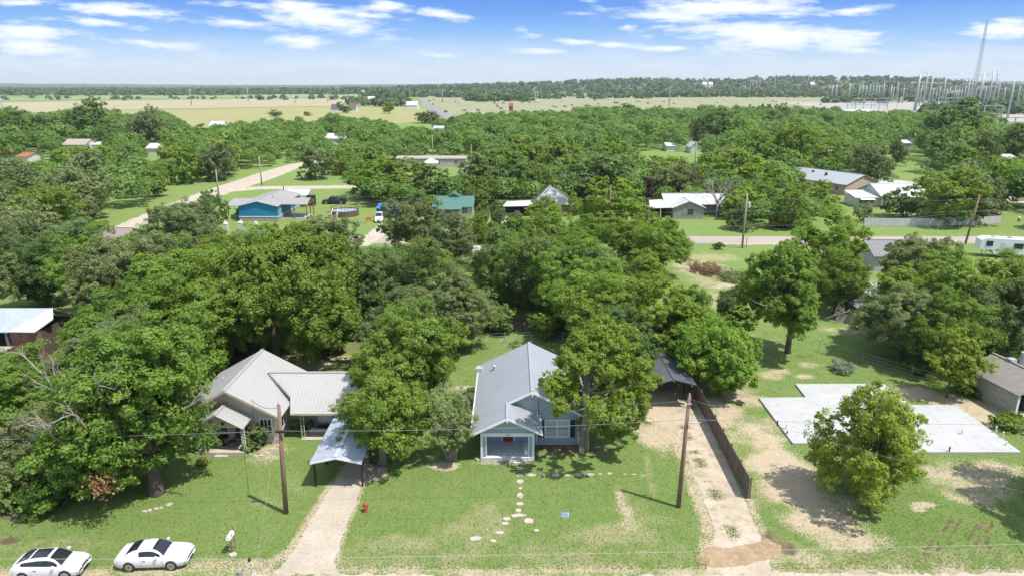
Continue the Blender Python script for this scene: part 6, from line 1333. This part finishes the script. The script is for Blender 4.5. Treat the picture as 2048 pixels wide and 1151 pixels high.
b = MB(); gable_walls(b, -h, h, 0, 6, 0, 2.5, 3.75, 'y'); b.box(-h - .5, h + 5.0, 5, 10, 0, 2.4); b.build('wall', GW, dh)
r = MB(); gable_roof(r, None, -h - .4, h + .4, -.4, 5.5, 2.4, 3.9, 'y', .09); gable_roof(r, None, -h - 1.2, h + 6.2, 3.4, 11.5, 2.55, 4.35, 'x', .09); r.slab([(-h - 5.2, .6, 2.2), (-h - .3, .6, 2.35), (-h - .5, 6.0, 3.3), (-h - 4.2, 6.0, 3.1)], (0, 0, -.1)); r.build('roof', WHITEROOF, dh)
w_ = window(dh, -.2, 1.0, .95, 2.0, 0, fm=mat('brown_sash', (.20, .14, .11), .8)); MB().box(-1.4, -.3, -.05, -.003, .8, 2.1).build('boarded_window', mat('grey_wood_panel', (.30, .26, .21)), dh)
for a in (-h - 5.0, -h - 2.6): MB().box(a - .07, a + .07, .7, .84, 0, 2.2).build('porch_post', WHITE, dh)
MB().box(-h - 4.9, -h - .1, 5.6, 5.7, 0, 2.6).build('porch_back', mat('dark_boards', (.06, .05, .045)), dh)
x_, y_ = X(1563, 137, 1), 137; t = thing('trailer', 'rusty red slatted stock trailer parked under trees by the pink road', 'trailer', (x_, y_)); RT = mat('rusty_red_paint', (.32, .06, .03), .8, (.36, .15, .06), 3)
b = MB()
for k in range(5): b.box(-2.2, 2.2, -1.0, -.95, .6 + k * .3, .8 + k * .3).box(-2.2, 2.2, .95, 1.0, .6 + k * .3, .8 + k * .3)
b.build('side_slats', RT, t); MB().box(-2.2, 2.2, -.94, .94, .5, .6).box(-2.25, -2.2, -1, 1, .6, 2.0).box(2.2, 2.25, -1, 1, .6, 2.0).build('bed', RT, t); MB().tube([(2.2, 0, .55), (3.4, 0, .5)], .06, 5).build('tow_bar', DARKMETAL, t)
for a in (-.5, .5):
    for s in (-1, 1): MB().tube([(a, s * .98, .35), (a, s * 1.16, .35)], .35, 14).build('wheel', BLACKTYRE, t)
# stone house set at an angle
e1 = G(1690, 369, 2.9); e2 = G(1758, 362, 2.9); bk = G(1638, 345, 2.9); ang = math.atan2(e2[1] - e1[1], e2[0] - e1[0]); wd = math.hypot(e2[0] - e1[0], e2[1] - e1[1])
BR = mat('buff_rubble_stone', (.46, .36, .27), .9, (.36, .26, .19), 1.5, (.52, .44, .34), 3, bump=.3, bscale=5); SLR = mat('slate_metal_roof', (.36, .38, .41), .5, (.32, .345, .375), .6, metal=.1)
sh = simple_house('buff stone house with blue-grey metal roof turned at an angle', (e1[0] + e2[0]) / 2, (e1[1] + e2[1]) / 2, wd * .93, 24, 2.9, 5.0, 'y', SLR, BR, rz=ang, side=(('W', 2, 3.2, 1, 2.2), ('W', 7, 8.4, 1, 2.2)))
rf_ = [c for c in childs(sh) if c.name.startswith('roof')][0]
for a, c in ((-2, 14), (-3, 9), (-1.5, 19)): MB().box(a - .25, a + .25, c - .25, c + .25, 3.6, 4.75 + .0).build('roof_vent', DARKMETAL, rf_)
MB().slab([(-wd / 2 - 5, 14, 2.5), (-wd / 2 + .4, 14, 2.7), (-wd / 2 + .4, 22, 2.7), (-wd / 2 - 5, 22, 2.5)], (0, 0, -.1)).build('patio_roof', WHITEROOF, sh)
for a in (14.3, 21.7): MB().box(-wd / 2 - 4.9, -wd / 2 - 4.7, a - .1, a + .1, 0, 2.5).build('patio_post', WHITE, sh)
y0 = 160; xa, xb = X(1762, y0, 2.4), X(1848, y0, 2.4)
wh_ = simple_house('white house with a broad bright white metal roof and front sunroom', (xa + xb) / 2, y0, xb - xa - .6, 11.5, 2.7, 4.9, 'x', WHITEROOF, WS, side=(('W', 2, 3, 1, 2.1),))
hw_ = (xb - xa) / 2
MB().box(-hw_ - 5.2, -hw_ + .3, 1.0, 7, 0, 2.2).build('sunroom_wall', WS, wh_); MB().slab([(-hw_ - 5.8, .3, 2.25), (-hw_ + 1.0, .3, 2.35), (-hw_ + .4, 7.4, 3.1), (-hw_ - 5.4, 7.4, 3.0)], (0, 0, -.1)).build('sunroom_roof', WHITEROOF, wh_)
for a in (-4.4, -3.2, -2.0): window(wh_, -hw_ + a, -hw_ + a + .9, 1.0, 1.9, 1.0, fm=mat('brown_sash', (.20, .14, .11)))
MB().slab([(-hw_ - 4.8, -.6, 1.95), (-hw_ - 1.4, -.6, 1.95), (-hw_ - 1.4, 1.0, 2.2), (-hw_ - 4.8, 1.0, 2.2)], (0, 0, -.06)).build('awning', WHITE, wh_)
for a in (-hw_ + 1.2, -hw_ + 3.4): MB().box(a - .15, a + .15, -.35, -.05, 0, 2.4).build('porch_post', WHITE, wh_)
t = thing('shed', 'small shed of striped white metal behind the white metal fence', 'shed', (X(1862, 148, 1.2), 148)); MB().box(-1.6, 1.6, -1.2, 1.2, 0, 1.9).build('wall', WHITEROOF, t); b = MB(); gable_roof(b, None, -1.8, 1.8, -1.4, 1.4, 1.85, 2.5, 'x'); b.build('roof', mat('dark_boards', (.06, .05, .045)), t)
# white metal fence and other fences
def metal_fence():
    pts = [G(1727, 453), G(1850, 453), G(1960, 450), G(2001, 447)]; o = thing('metal_fence', 'long white corrugated metal fence above the pink road', 'fence', pts[0]); L = pts[0]; b = MB()
    for (ax, ay), (bx, by) in zip(pts, pts[1:]):
        d = math.hypot(bx - ax, by - ay); n = int(d / .45)
        for k in range(n):
            t0, t1, t2 = k / n, (k + .55) / n, (k + 1) / n; P = lambda t, off: (ax + (bx - ax) * t, ay + (by - ay) * t + off)
            for (u, ou), (v, ov) in (((t0, 0), (t1, -.06)), ((t1, -.06), (t2, 0))):
                p, q = P(u, ou), P(v, ov); b.poly([(p[0], p[1], .05), (q[0], q[1], .05), (q[0], q[1], 1.72), (p[0], p[1], 1.72)])
    b.build('panels', mat('white_fence_metal', (.55, .55, .53), .6, (.47, .47, .45), .5), o, L)
    for p in pts: MB().box(p[0] - .06, p[0] + .06, p[1] + .02, p[1] + .12, 0, 1.75).build('post', STEEL, o, L)
    e = pts[-1]; bb = MB().slab([(e[0], e[1], 1.72), (e[0] + 2.6, e[1] + 12, 1.72), (e[0] + 2.6, e[1] + 12, .02), (e[0], e[1], .02)], (.06, 0, 0)); bb.build('side_boards', CEDAR, o, L)
metal_fence()
wire_fence('wire fence across the green lawn at right below the big blue-green trees', [G(1775, 327), G(1830, 338), G(1850, 346)], 1.5, 5)
wire_fence('thin wire fence in front of the turquoise house lawn', [(-68, 131.5), (-40, 132)], 1.2, 4)
x_, y_ = G(2040, 402); t = thing('masonry_sign', 'tan masonry mailbox pillar on the lawn at the right edge', 'pillar', (x_, y_)); MB().box(-.9, .9, -.7, .7, 0, 2.0).build('shaft', BR, t); MB().box(-1.0, 1.0, -.8, .8, 2.0, 2.2).build('cap', TANCONC, t)
x_, y_ = G(2037, 443); t = thing('fire_hydrant', 'rusty fire hydrant with a white cap on the grass right of the white fence', 'hydrant', (x_, y_)); MB().lathe([(.25, 0), (.2, .05), (.2, .7)], (0, 0, 0), 10).build('barrel', mat('rusty_stake', (.28, .12, .06)), t); MB().lathe([(.26, .7), (.22, .9), (.05, 1.05)], (0, 0, 0), 10).build('bonnet', WHITE, t)
# camper
def camper():
    x, y = X(2002, 113, 1.8), 112.2; o = thing('camper_trailer', 'white camper trailer with a raised overhanging nose parked on grass', 'camper', (x, y), R(-14))
    prof = [(-4.0, 1.35), (-2.2, 1.35), (-1.8, .6), (5.2, .6), (5.2, 3.15), (-3.0, 3.3), (-4.0, 2.95)]
    b = MB().slab([(p[0], -1.2, p[1]) for p in prof], (0, 2.4, 0)); b.build('body', mat('camper_white', (.74, .75, .77), .4, (.70, .71, .73), 1), o)
    window(o, -3.1, -2.3, 2.05, 2.75, -1.2, fm=DARKMETAL); window(o, 1.0, 2.2, 1.8, 2.5, -1.2, fm=DARKMETAL); MB().box(-1.0, -.3, -1.235, -1.2, .8, 2.6).build('door', mat('camper_door', (.62, .63, .65), .4), o)
    for a in (-2.0, .5, 3): MB().box(a - .25, a + .25, -.25, .25, 3.22, 3.42).build('roof_hatch', mat('hatch_grey', (.35, .33, .31), .6), o)
    for a in (1.6, 2.5):
        for s in (-1, 1): MB().tube([(a, s * 1.0, .36), (a, s * 1.22, .36)], .36, 14).build('wheel', BLACKTYRE, o)
    for s in (-.8, .8): MB().tube([(-2.9, s, 0), (-2.9, s, 1.4)], .06, 6).build('landing_leg', STEEL, o)
camper()
# roofs glimpsed through the trees
DK = mat('dark_grey_shingles', (.105, .105, .12), .9, (.085, .085, .095), 2); TANR = mat('tan_flat_roof', (.36, .31, .27), .85, (.31, .265, .23), 1); LS = mat('lilac_grey_siding', (.46, .42, .42), .8); RED_R = mat('rust_red_tin', (.36, .12, .06), .7, (.30, .10, .05), 2)
simple_house('dark-roofed house half hidden below the pink road by tall trees', X(1782, 106, 2.5), 103, 8, 7, 2.6, 4.2, 'x', mat('grey_flat_roof', (.22, .22, .235), .8), LS)
simple_house('white shed roof glimpsed through leaves right of the lone trunked tree', X(1725, 86, 2), 84.5, 5.5, 4, 2.2, 3.0, 'x', WHITEROOF, WS, ribs=False, name='shed', cat='shed')
simple_house('white shed roof peeping from the trees above the back lawn', X(976, 104, 3), 102, 3.8, 4.0, 2.9, 3.8, 'x', WHITEROOF, WS, ribs=False, name='shed', cat='shed')
simple_house('mauve-roofed house buried in trees at the left below the side road', X(222, 116, 3), 112, 8, 7, 2.8, 4.3, 'x', mat('mauve_shingles', (.27, .22, .22), .9), CREAM, ribs=False)
th = simple_house('long tan mobile home with a flat tan roof', X(862, 243, 2.5), 243, (926 - 788) / F * 241, 9, 2.9, 3.4, 'x', TANR, LS, wins=((8, 9.5, 1, 2.2), (2, 3.2, 1, 2.2)), ribs=False, over=.3)
simple_house('dark hip-roofed house behind the tan mobile home', X(812, 262, 3), 262, 9.5, 11, 3.0, 5.2, 'x', DK, LS, ribs=False)
t = thing('canopy_tent', 'white peaked canopy tent before the tan mobile home', 'tent', (X(862, 236, 1.5), 236)); MB().add([(-2.5, -2.5, 2.3), (2.5, -2.5, 2.3), (2.5, 2.5, 2.3), (-2.5, 2.5, 2.3), (0, 0, 3.8)], [(0, 1, 4), (1, 2, 4), (2, 3, 4), (3, 0, 4), (3, 2, 1, 0)]).build('roof', WHITE, t)
for a in (-2.4, 2.4):
    for c in (-2.4, 2.4): MB().box(a - .05, a + .05, c - .05, c + .05, 0, 2.3).build('leg', STEEL, t)
def far_house(label, q, py_, y, wpx, ze=2.5, zr=3.9, axis='x', rm=WHITEROOF, wm=WS, dp=9, rz=0, **k):
    z = HT(py_, y); return simple_house(label, X(q, y, 3), y, wpx / F * (y * C + 7), dp, ze, zr, axis, rm, wm, ribs=False, rz=rz, **k)
far_house('white-roofed farmhouse in the trees below the hay field', 669, 268, 335, 44, 3.0, 5.0, wins=((-4, -3, 1, 2.2), (2, 3, 1, 2.2)), dp=11); far_house('white barn roof in the trees below the hay field edge', 432, 272, 430, 26, 3.5, 6)
far_house('tan-roofed house in the left thicket', 148, 285, 300, 44, 3, 5, rm=TANR); far_house('white shed beside the tan-roofed house in the left thicket', 193, 286, 305, 20, 2.6, 3.6)
far_house('white roof half hidden behind the tall yellow-green tree', 306, 300, 285, 28, 2.8, 4.4); far_house('rust-red roofed white house at the left edge of the wood', 12, 298, 262, 34, 3, 4.4, rm=RED_R); far_house('small white shed with a rust-red roof beside the red-roofed house', 42, 306, 255, 22, 2.4, 3.4, rm=RED_R)
far_house('white gabled cottage deep in the wood above the pole', 1391, 280, 292, 18, 2.8, 4.6, 'y'); far_house('pale roofed house behind the white gabled cottage', 1414, 259, 350, 28, 3, 4.8, dp=12); far_house('low pale building by the tan lane in the wood', 1345, 304, 300, 22, 2.4, 3.4)
far_house('white-roofed house with a dormer among the right-hand trees', 1675, 276, 255, 48, 3.2, 5.6, dp=12); far_house('white metal shed left of the biggest blue-green tree', 1811, 266, 305, 22, 3.2, 4.2, wm=WHITEROOF); far_house('white roof left above the white metal shed', 1834, 256, 345, 22, 3.4, 4.6)
far_house('large white roof at the right edge among trees', 2020, 297, 235, 44, 3.2, 4.6, dp=12); far_house('pale lean-to below the large white roof at right', 2000, 308, 225, 40, 2.2, 2.8, dp=6)
far_house('grey-roofed shed at the far edge of the town trees', 877, 249, 405, 20, 3.4, 4.6, rm=GALV); far_house('white metal warehouse beside the substation', 1734, 214, 600, 62, 4.5, 6.5, dp=40); far_house('square white building standing at the edge of the dry pasture', 1217, 218, 480, 12, 7, 8)
far_house('red barn beside the dry pasture', 1022, 216, 760, 8, 5, 8, rm=mat('barn_red', (.26, .07, .05), .8), wm=mat('barn_red', (.26, .07, .05)))
def far_farm():
    y = 720
    for lb, q, w_, rm, ze, zr in (('dark-roofed far farmhouse left of the round tree', 672, 20, DK, 4, 8), ('brown and white far farmhouse right of the round tree', 705, 14, mat('brown_shingles', (.16, .11, .09), .9), 4.5, 10)): far_house(lb, q, 209, y, w_, ze, zr, rm=rm)
    for lb, q, y, w_ in (('white-roofed far barn left of the teal roof', 741, 1120, 14), ('pale far barn at the right end of the far farmstead', 769, 1130, 12), ('long white greenhouse in the tan field', 823, 800, 22)): far_house(lb, q, 195, y, w_, 5, 9, dp=18)
    far_house('teal-roofed far shed in the far farmstead', 756, 194, 1110, 8, 5, 9, rm=GREEN, dp=14)
    for lb, q, y in (('tiny white house on the wooded far slope', 1409, 2300), ('second tiny white house on the wooded far slope, to the right', 1421, 2310), ('white far house on the ridge above the substation', 1624, 2400), ('pale far house beyond the highway', 904, 1700), ('far farmhouse in front of the dark far wood', 726, 1750)): far_house(lb, q, 178, y, 8, 26 if y > 2200 else 6, 34 if y > 2200 else 12, dp=20)
far_farm()
# ------------------------------------------------------------------ electric substation and transmission poles
def steel_pole(label, q, top, base, arms=1, rad=.75, m=None, group=None):
    x, y = G(q, base); Zc = y * C + 15; h = HT(top, y); rad = rad * 1.7; x = (q - 1024) / F * (y * C + CAMH * S) ; s = max(1.0, y / 760)
    o = thing('steel_pole', label, 'steel pole', (x, y), 0, group); MB().lathe([(rad * s, -.2), (rad * .42 * s, h)], (0, 0, 0), 9).build('shaft', m or STEEL, o, smooth=True)
    for k in range(arms):
        z = h * (.93 - .16 * k); MB().tube([(-rad * 5 * s, 0, z), (rad * 5 * s, 0, z)], rad * .2 * s, 5).build('crossarm', m or STEEL, o)
        for sx in (-1, 1): MB().lathe([(rad * .16 * s, -1.6 * s), (rad * .25 * s, -.8 * s), (rad * .16 * s, 0)], (sx * rad * 4.6 * s, 0, z), 6).build('insulator', PIPEW, o)
    return o
for i, (q, tp, bs, a, rd, lb) in enumerate([(1829, 148, 222, 2, 1.0, 'tallest thick grey steel pole at the left front of the substation'), (1846, 139, 208, 1, .75, 'thin tall steel pole just behind the thick front pole'), (1856, 152, 212, 2, .75, 'steel pole third from the thick front pole'), (1884, 155, 205, 2, .7, 'steel pole standing midway between the thick pole and the lattice tower'), (1931, 154, 210, 2, .8, 'steel pole just left of the lattice tower foot'), (1938, 155, 206, 1, .7, 'steel pole hard against the lattice tower'),
                                           (1956, 147, 212, 2, .9, 'thick steel pole right of the lattice tower'), (1973, 143, 220, 3, .9, 'tall steel pole with three arms right of the lattice tower'), (1985, 138, 206, 1, .7, 'tallest slim pole at the right side of the substation'), (1959, 145, 204, 1, .6, 'slim pole behind the thick pole right of the tower'), (2014, 157, 238, 1, .55, 'lone leaning-looking steel pole by the right gantry'),
                                           (1787, 150, 200, 1, .55, 'dark slim pole at the left part of the substation'), (1772, 158, 204, 1, .6, 'grey pole left of the dark slim pole'), (1779, 170, 204, 0, .5, 'short pole between the left grey poles'), (1797, 168, 206, 1, .5, 'short grey pole right of the dark slim pole'), (1750, 172, 200, 0, .4, 'short mast in the left switchyard, rightmost'), (1744, 170, 200, 0, .4, 'short mast in the left switchyard, middle'), (1730, 172, 200, 0, .4, 'short mast in the left switchyard, left'),
                                           (1696, 168, 204, 0, .5, 'single pole at the left end of the switchyard'), (1663, 172, 196, 1, .5, 'paired short pole left beyond the warehouse'), (1671, 170, 196, 1, .5, 'paired short pole right beyond the warehouse'), (1910, 180, 206, 1, .5, 'low pole between the middle poles and tower'), (1900, 182, 207, 1, .5, 'low pole left of the low middle pole'), (1920, 178, 206, 0, .4, 'low slim mast near the tower foot'), (1870, 180, 206, 0, .4, 'low slim mast right of the third steel pole')]):
    steel_pole(lb, q, tp, bs, a, rd, DARKMETAL if 'dark' in lb else None)
for i, (q, tp, bs) in enumerate([(1716, 172, 200), (1723, 170, 200), (1737, 168, 201), (1755, 171, 203), (1764, 166, 205), (1784, 174, 206), (1792, 165, 205), (1804, 176, 207), (1838, 170, 212), (1863, 176, 208), (1876, 172, 206), (1890, 178, 208), (1896, 174, 206), (1906, 171, 206), (1914, 176, 208), (1926, 172, 206), (1948, 176, 208), (1966, 172, 210), (1992, 168, 212), (2004, 174, 214), (2032, 172, 216), (2042, 176, 218)]):
    steel_pole('slim grey mast standing among the thicker steel poles of the substation', q, tp, bs, i % 2, .42, group='slim masts of the substation')
for i, (q, tp, bs, lb) in enumerate([(1613, 146, 186, 'lone transmission pole rising in front of the wooded hill, right one'), (1547, 149, 194, 'lone transmission pole rising in front of the wooded hill, left one'), (1499, 158, 186, 'transmission pole leftmost in the tight row before the hill'), (1504, 160, 186, 'transmission pole second in the tight row before the hill'), (1511, 160, 187, 'transmission pole third in the tight row before the hill'), (1518, 158, 187, 'transmission pole rightmost in the tight row before the hill'), (1338, 170, 213, 'tall transmission pole standing in the dry pasture'), (383, 178, 211, 'transmission pole in the tan field, tallest on the left half'), (222, 186, 200, 'far transmission pole left of the tallest field pole'), (105, 187, 199, 'far transmission pole above the left trees'), (497, 175, 203, 'transmission pole right of the tallest field pole'), (677, 174, 190, 'far transmission pole left of the far farmhouse'), (590, 188, 207, 'short field pole near the stubble field middle'), (656, 186, 205, 'twin field pole by the far farmhouse'), (1070, 182, 206, 'twin pole in the dry pasture left'), (1075, 182, 206, 'twin pole in the dry pasture right'), (885, 178, 206, 'pole beside the far highway')]):
    steel_pole(lb, q, tp, bs, 1, .32, mat('pale_steel', (.40, .41, .43), .6))
x_, y_ = X(9, 560, 10), 560; o = pole('white leaning transmission pole at the far left edge', x_, y_, 24, mat('pale_steel', (.40, .41, .43)), r=.4, lean=(-3, 0))
def tower():
    y = 700; x = (1940 - 1024) / F * (y * C + CAMH * S); h = HT(45, y) * 1.0; o = thing('lattice_tower', 'very tall slender steel lattice mast soaring over the substation', 'tower', (x, y)); b = MB(); n = 20; w0, w1 = 3.8, 1.3; q = []
    for k in range(n + 1):
        t = k / n; w_ = (w0 + (w1 - w0) * t) / 2; q.append([(sx * w_, sy * w_, h * t) for sx, sy in ((-1, -1), (1, -1), (1, 1), (-1, 1))])
    for j in range(4): MB().tube([r[j] for r in q], .13, 4).build('leg', STEEL, o)
    for k in range(n):
        for j in range(4): b.tube([q[k][j], q[k + 1][(j + 1) % 4]], .055, 4, False).tube([q[k][(j + 1) % 4], q[k + 1][j]], .055, 4, False).tube([q[k][j], q[k][(j + 1) % 4]], .055, 4, False)
    b.build('bracing', STEEL, o); MB().tube([(0, 0, h), (0, 0, h + 4)], .12, 5).build('mast_tip', STEEL, o)
tower()
def gantry(label, q, y, wpx, h, bays=2):
    w_ = wpx / F * (y * C + 8); o = thing('substation_gantry', label, 'gantry', (X(q, y, 5), y))
    for k in range(bays + 1): MB().box(-w_ / 2 + w_ * k / bays - .3, -w_ / 2 + w_ * k / bays + .3, -.3, .3, 0, h).build('column', STEEL, o)
    for z in (h - .3, h * .62): MB().box(-w_ / 2, w_ / 2, -.25, .25, z - .3, z + .25).build('beam', STEEL, o)
    for k in range(bays * 3): MB().lathe([(.14, 0), (.3, .8), (.14, 1.6)], (-w_ / 2 + w_ * (k + .5) / (bays * 3), 0, h * .62 - 1.9), 6).build('insulator', PIPEW, o)
gantry('big right-hand substation gantry with two stout columns', 1983, 470, 36, 14.5, 1); gantry('low pale bus gantry at the right edge of the picture', 2040, 440, 60, 8, 3); gantry('wide low switchyard gantry behind the warehouse', 1735, 800, 80, 8.5, 5); gantry('second low switchyard gantry behind the first', 1750, 880, 90, 11, 4); gantry('small gantry between the thick front pole and the tower', 1905, 820, 60, 13, 3)
for i, (q, y, za, q2, y2, zb_) in enumerate(((1829, 755, 33, 1950, 720, 34), (1846, 940, 42, 1985, 1000, 44), (1829, 755, 28, 1772, 980, 24), (1547, 1560, 38, 1613, 2180, 50), (1884, 1100, 30, 1938, 1000, 30))):
    cable(('lowest slack', 'highest', 'left-running', 'hill-crossing', 'middle')[i] + ' power line strung between substation steel poles', [(X(q, y, za), y, za), (X(q2, y2, zb_), y2, zb_)], 3, .12)
# ------------------------------------------------------------------ short grass standing on the near lawns
def lawn_tufts():
    rs = np.random.default_rng(3); n = 150000
    y = 34.6 + (76 - 34.6) * rs.random(n) ** 1.25; x = rs.uniform(-1, 1, n) * (10 + y * .82)
    keep = np.ones(n, bool)
    for P in (px((545, 1148), (590, 1098), (622, 1040), (655, 985), (690, 930), (712, 895), (735, 895), (738, 930), (719, 985), (698, 1040), (680, 1085), (668, 1125), (680, 1148)), [G(1338, 800), G(1394, 800), G(1440, 895), G(1482, 985), G(1512, 1055), G(1530, 1100), G(1545, 1146), G(1412, 1146), G(1424, 1100), G(1430, 1060), G(1412, 1010), G(1392, 960), G(1372, 905), G(1352, 860)],
              [(22.9, 57.8), (22.75, 49.4), (31.5, 49.4), (31.5, 48.0), (40.25, 48.0), (40.25, 56.3), (36.2, 56.3), (36.1, 60.85), (27.5, 60.85), (27.3, 57.9)], [(-3, 46.8), (5.6, 46.8), (5.6, 59.5), (-3, 59.5)], [(-26.5, 47.6), (-11, 49.6), (-11, 57.5), (-26.5, 57.5)]):
        c = np.zeros(n, bool); A = np.array(P)
        for i in range(len(A)):
            (x1, y1), (x2, y2) = A[i], A[i - 1]; m = ((y1 > y) != (y2 > y)) & (x < (x2 - x1) * (y - y1) / (y2 - y1 + 1e-9) + x1); c ^= m
        keep &= ~c
    for b in DIRT_BLOBS:
        if b[5] == 1: continue
        cx, cy = G(b[0], b[1]); q = np.hypot((x - cx) / b[2], (y - cy) / b[3]); keep &= ~((q < 1.05) & (rs.random(n) < b[4] * 1.0))
    x, y = x[keep], y[keep]
    # weeds between the wheel tracks of the right driveway
    A, B_ = G(1365, 850), G(1470, 1075); t = rs.random(5200); wob = np.sin(t * 21) + np.sin(t * 47 + 1) + .6 * np.sin(t * 90); k = wob + rs.normal(size=len(t)) * .5 > .55; t = t[k]
    x = np.concatenate([x, A[0] + (B_[0] - A[0]) * t + rs.normal(size=len(t)) * .28]); y = np.concatenate([y, A[1] + (B_[1] - A[1]) * t]); n = len(x)
    h = rs.uniform(.02, .06, n) * np.where(rs.random(n) < .06, 1.8, 1); lean = rs.normal(size=(n, 2)) * .45
    P = np.stack([x + lean[:, 0] * h * .5, y + lean[:, 1] * h * .5, h * .5], -1)
    Nn = rs.normal(size=(n, 3)) * np.array([1, 1, .35]) + np.array([0, 0, .55])
    o = leaf_object('lawn_grass', P, Nn, np.full(n, .13), np.full(n, .05), rs.beta(2, 2, n), leafmat('grass_blades', (.14, .22, .05), (.23, .305, .09), .3), rs)
    tag(o, 'short mown grass of the lawns around the front houses', kind='stuff')
lawn_tufts()
# ------------------------------------------------------------------ labels for the trees of the middle distance
MARKS = [('turquoise blue house', -54, 150), ('gravel side road', -78, 180), ('round brown pool', -38, 153), ('black pickup', -44, 167), ('green-roofed house', -13, 152), ('dark pyramid-roofed house', 10, 153), ('derelict grey house', 38, 150), ('buff stone house', 92, 190), ('bright white-roofed house', 95, 165), ('white metal fence', 88, 138), ('white camper', 82, 113), ('transformer pole', 41, 119),
         ('tan mobile home', -29, 245), ('white-roofed farmhouse', -87, 335), ('red-roofed house', -195, 262), ('tan-roofed house', -190, 300), ('tall yellow-green tree', -112, 226), ('white gabled cottage', 77, 292), ('dormered white-roofed house', 120, 255), ('open lawn at right', 135, 235), ('metal barn', -57, 70), ('mauve-roofed house', -65, 115), ('large white roof', 165, 235), ('lone trunked tree', 30, 69), ('leafless dead tree', 44, 148), ('largest pecan', -23, 63), ('straight gravel track', -50, 197), ('pink road', 20, 120)]
ORD = ['', 'second ', 'third ', 'fourth ', 'fifth ', 'sixth ', 'seventh ', 'eighth ', 'ninth ', 'tenth ', 'eleventh ', 'twelfth ', 'thirteenth ', 'fourteenth ', 'fifteenth ', 'sixteenth ', 'seventeenth ', 'eighteenth ']
buckets = {}
for t, kind, x, y, r, h, done in TREES:
    if done: continue
    m = min(MARKS, key=lambda m: math.hypot(x - m[1], (y - m[2]) * .8))
    dx, dy = x - m[1], y - m[2]
    rel = ('behind' if dy > 0 else 'in front of') if abs(dy) > abs(dx) * .9 else ('right of' if dx > 0 else 'left of')
    size = 'low' if h < 6.5 else ('tall' if h > 11 else 'medium')
    buckets.setdefault((size, KINDTONE[kind], rel, m[0]), []).append((x / y, t))
GROUPN = {'left of': 'trees left of the ', 'right of': 'trees right of the ', 'behind': 'trees behind the ', 'in front of': 'trees in front of the '}
for (size, tone, rel, mk), ts in buckets.items():
    ts.sort(key=lambda q: q[0])
    for i, (_, t) in enumerate(ts):
        lb = f'{size} {tone} tree {rel} the {mk}'
        if len(ts) > 1: lb += (', leftmost' if i == 0 else f', {ORD[i]}from the left')
        t['label'] = lb; t['category'] = 'tree'; t['group'] = GROUPN[rel] + mk
for t, kind, x, y, r, h, done in TREES:
    if done and t.get('group') : del t['group']
# ------------------------------------------------------------------ summer haze
if HAZE:
    hb = MB().box(-8700, 8700, -950, 7300, -1.0, 104).build('haze', None); tag(hb, 'thin pale summer haze over the far fields and hills', kind='stuff')
    m = bpy.data.materials.new('haze_air'); m.use_nodes = True; nt = m.node_tree; nt.nodes.clear()
    o = N(nt, 'ShaderNodeOutputMaterial'); v = N(nt, 'ShaderNodeVolumePrincipled'); v.inputs['Color'].default_value = (.93, .96, 1, 1); v.inputs['Density'].default_value = HAZE; v.inputs['Anisotropy'].default_value = .2
    nt.links.new(v.outputs[0], o.inputs['Volume']); hb.data.materials.append(m)
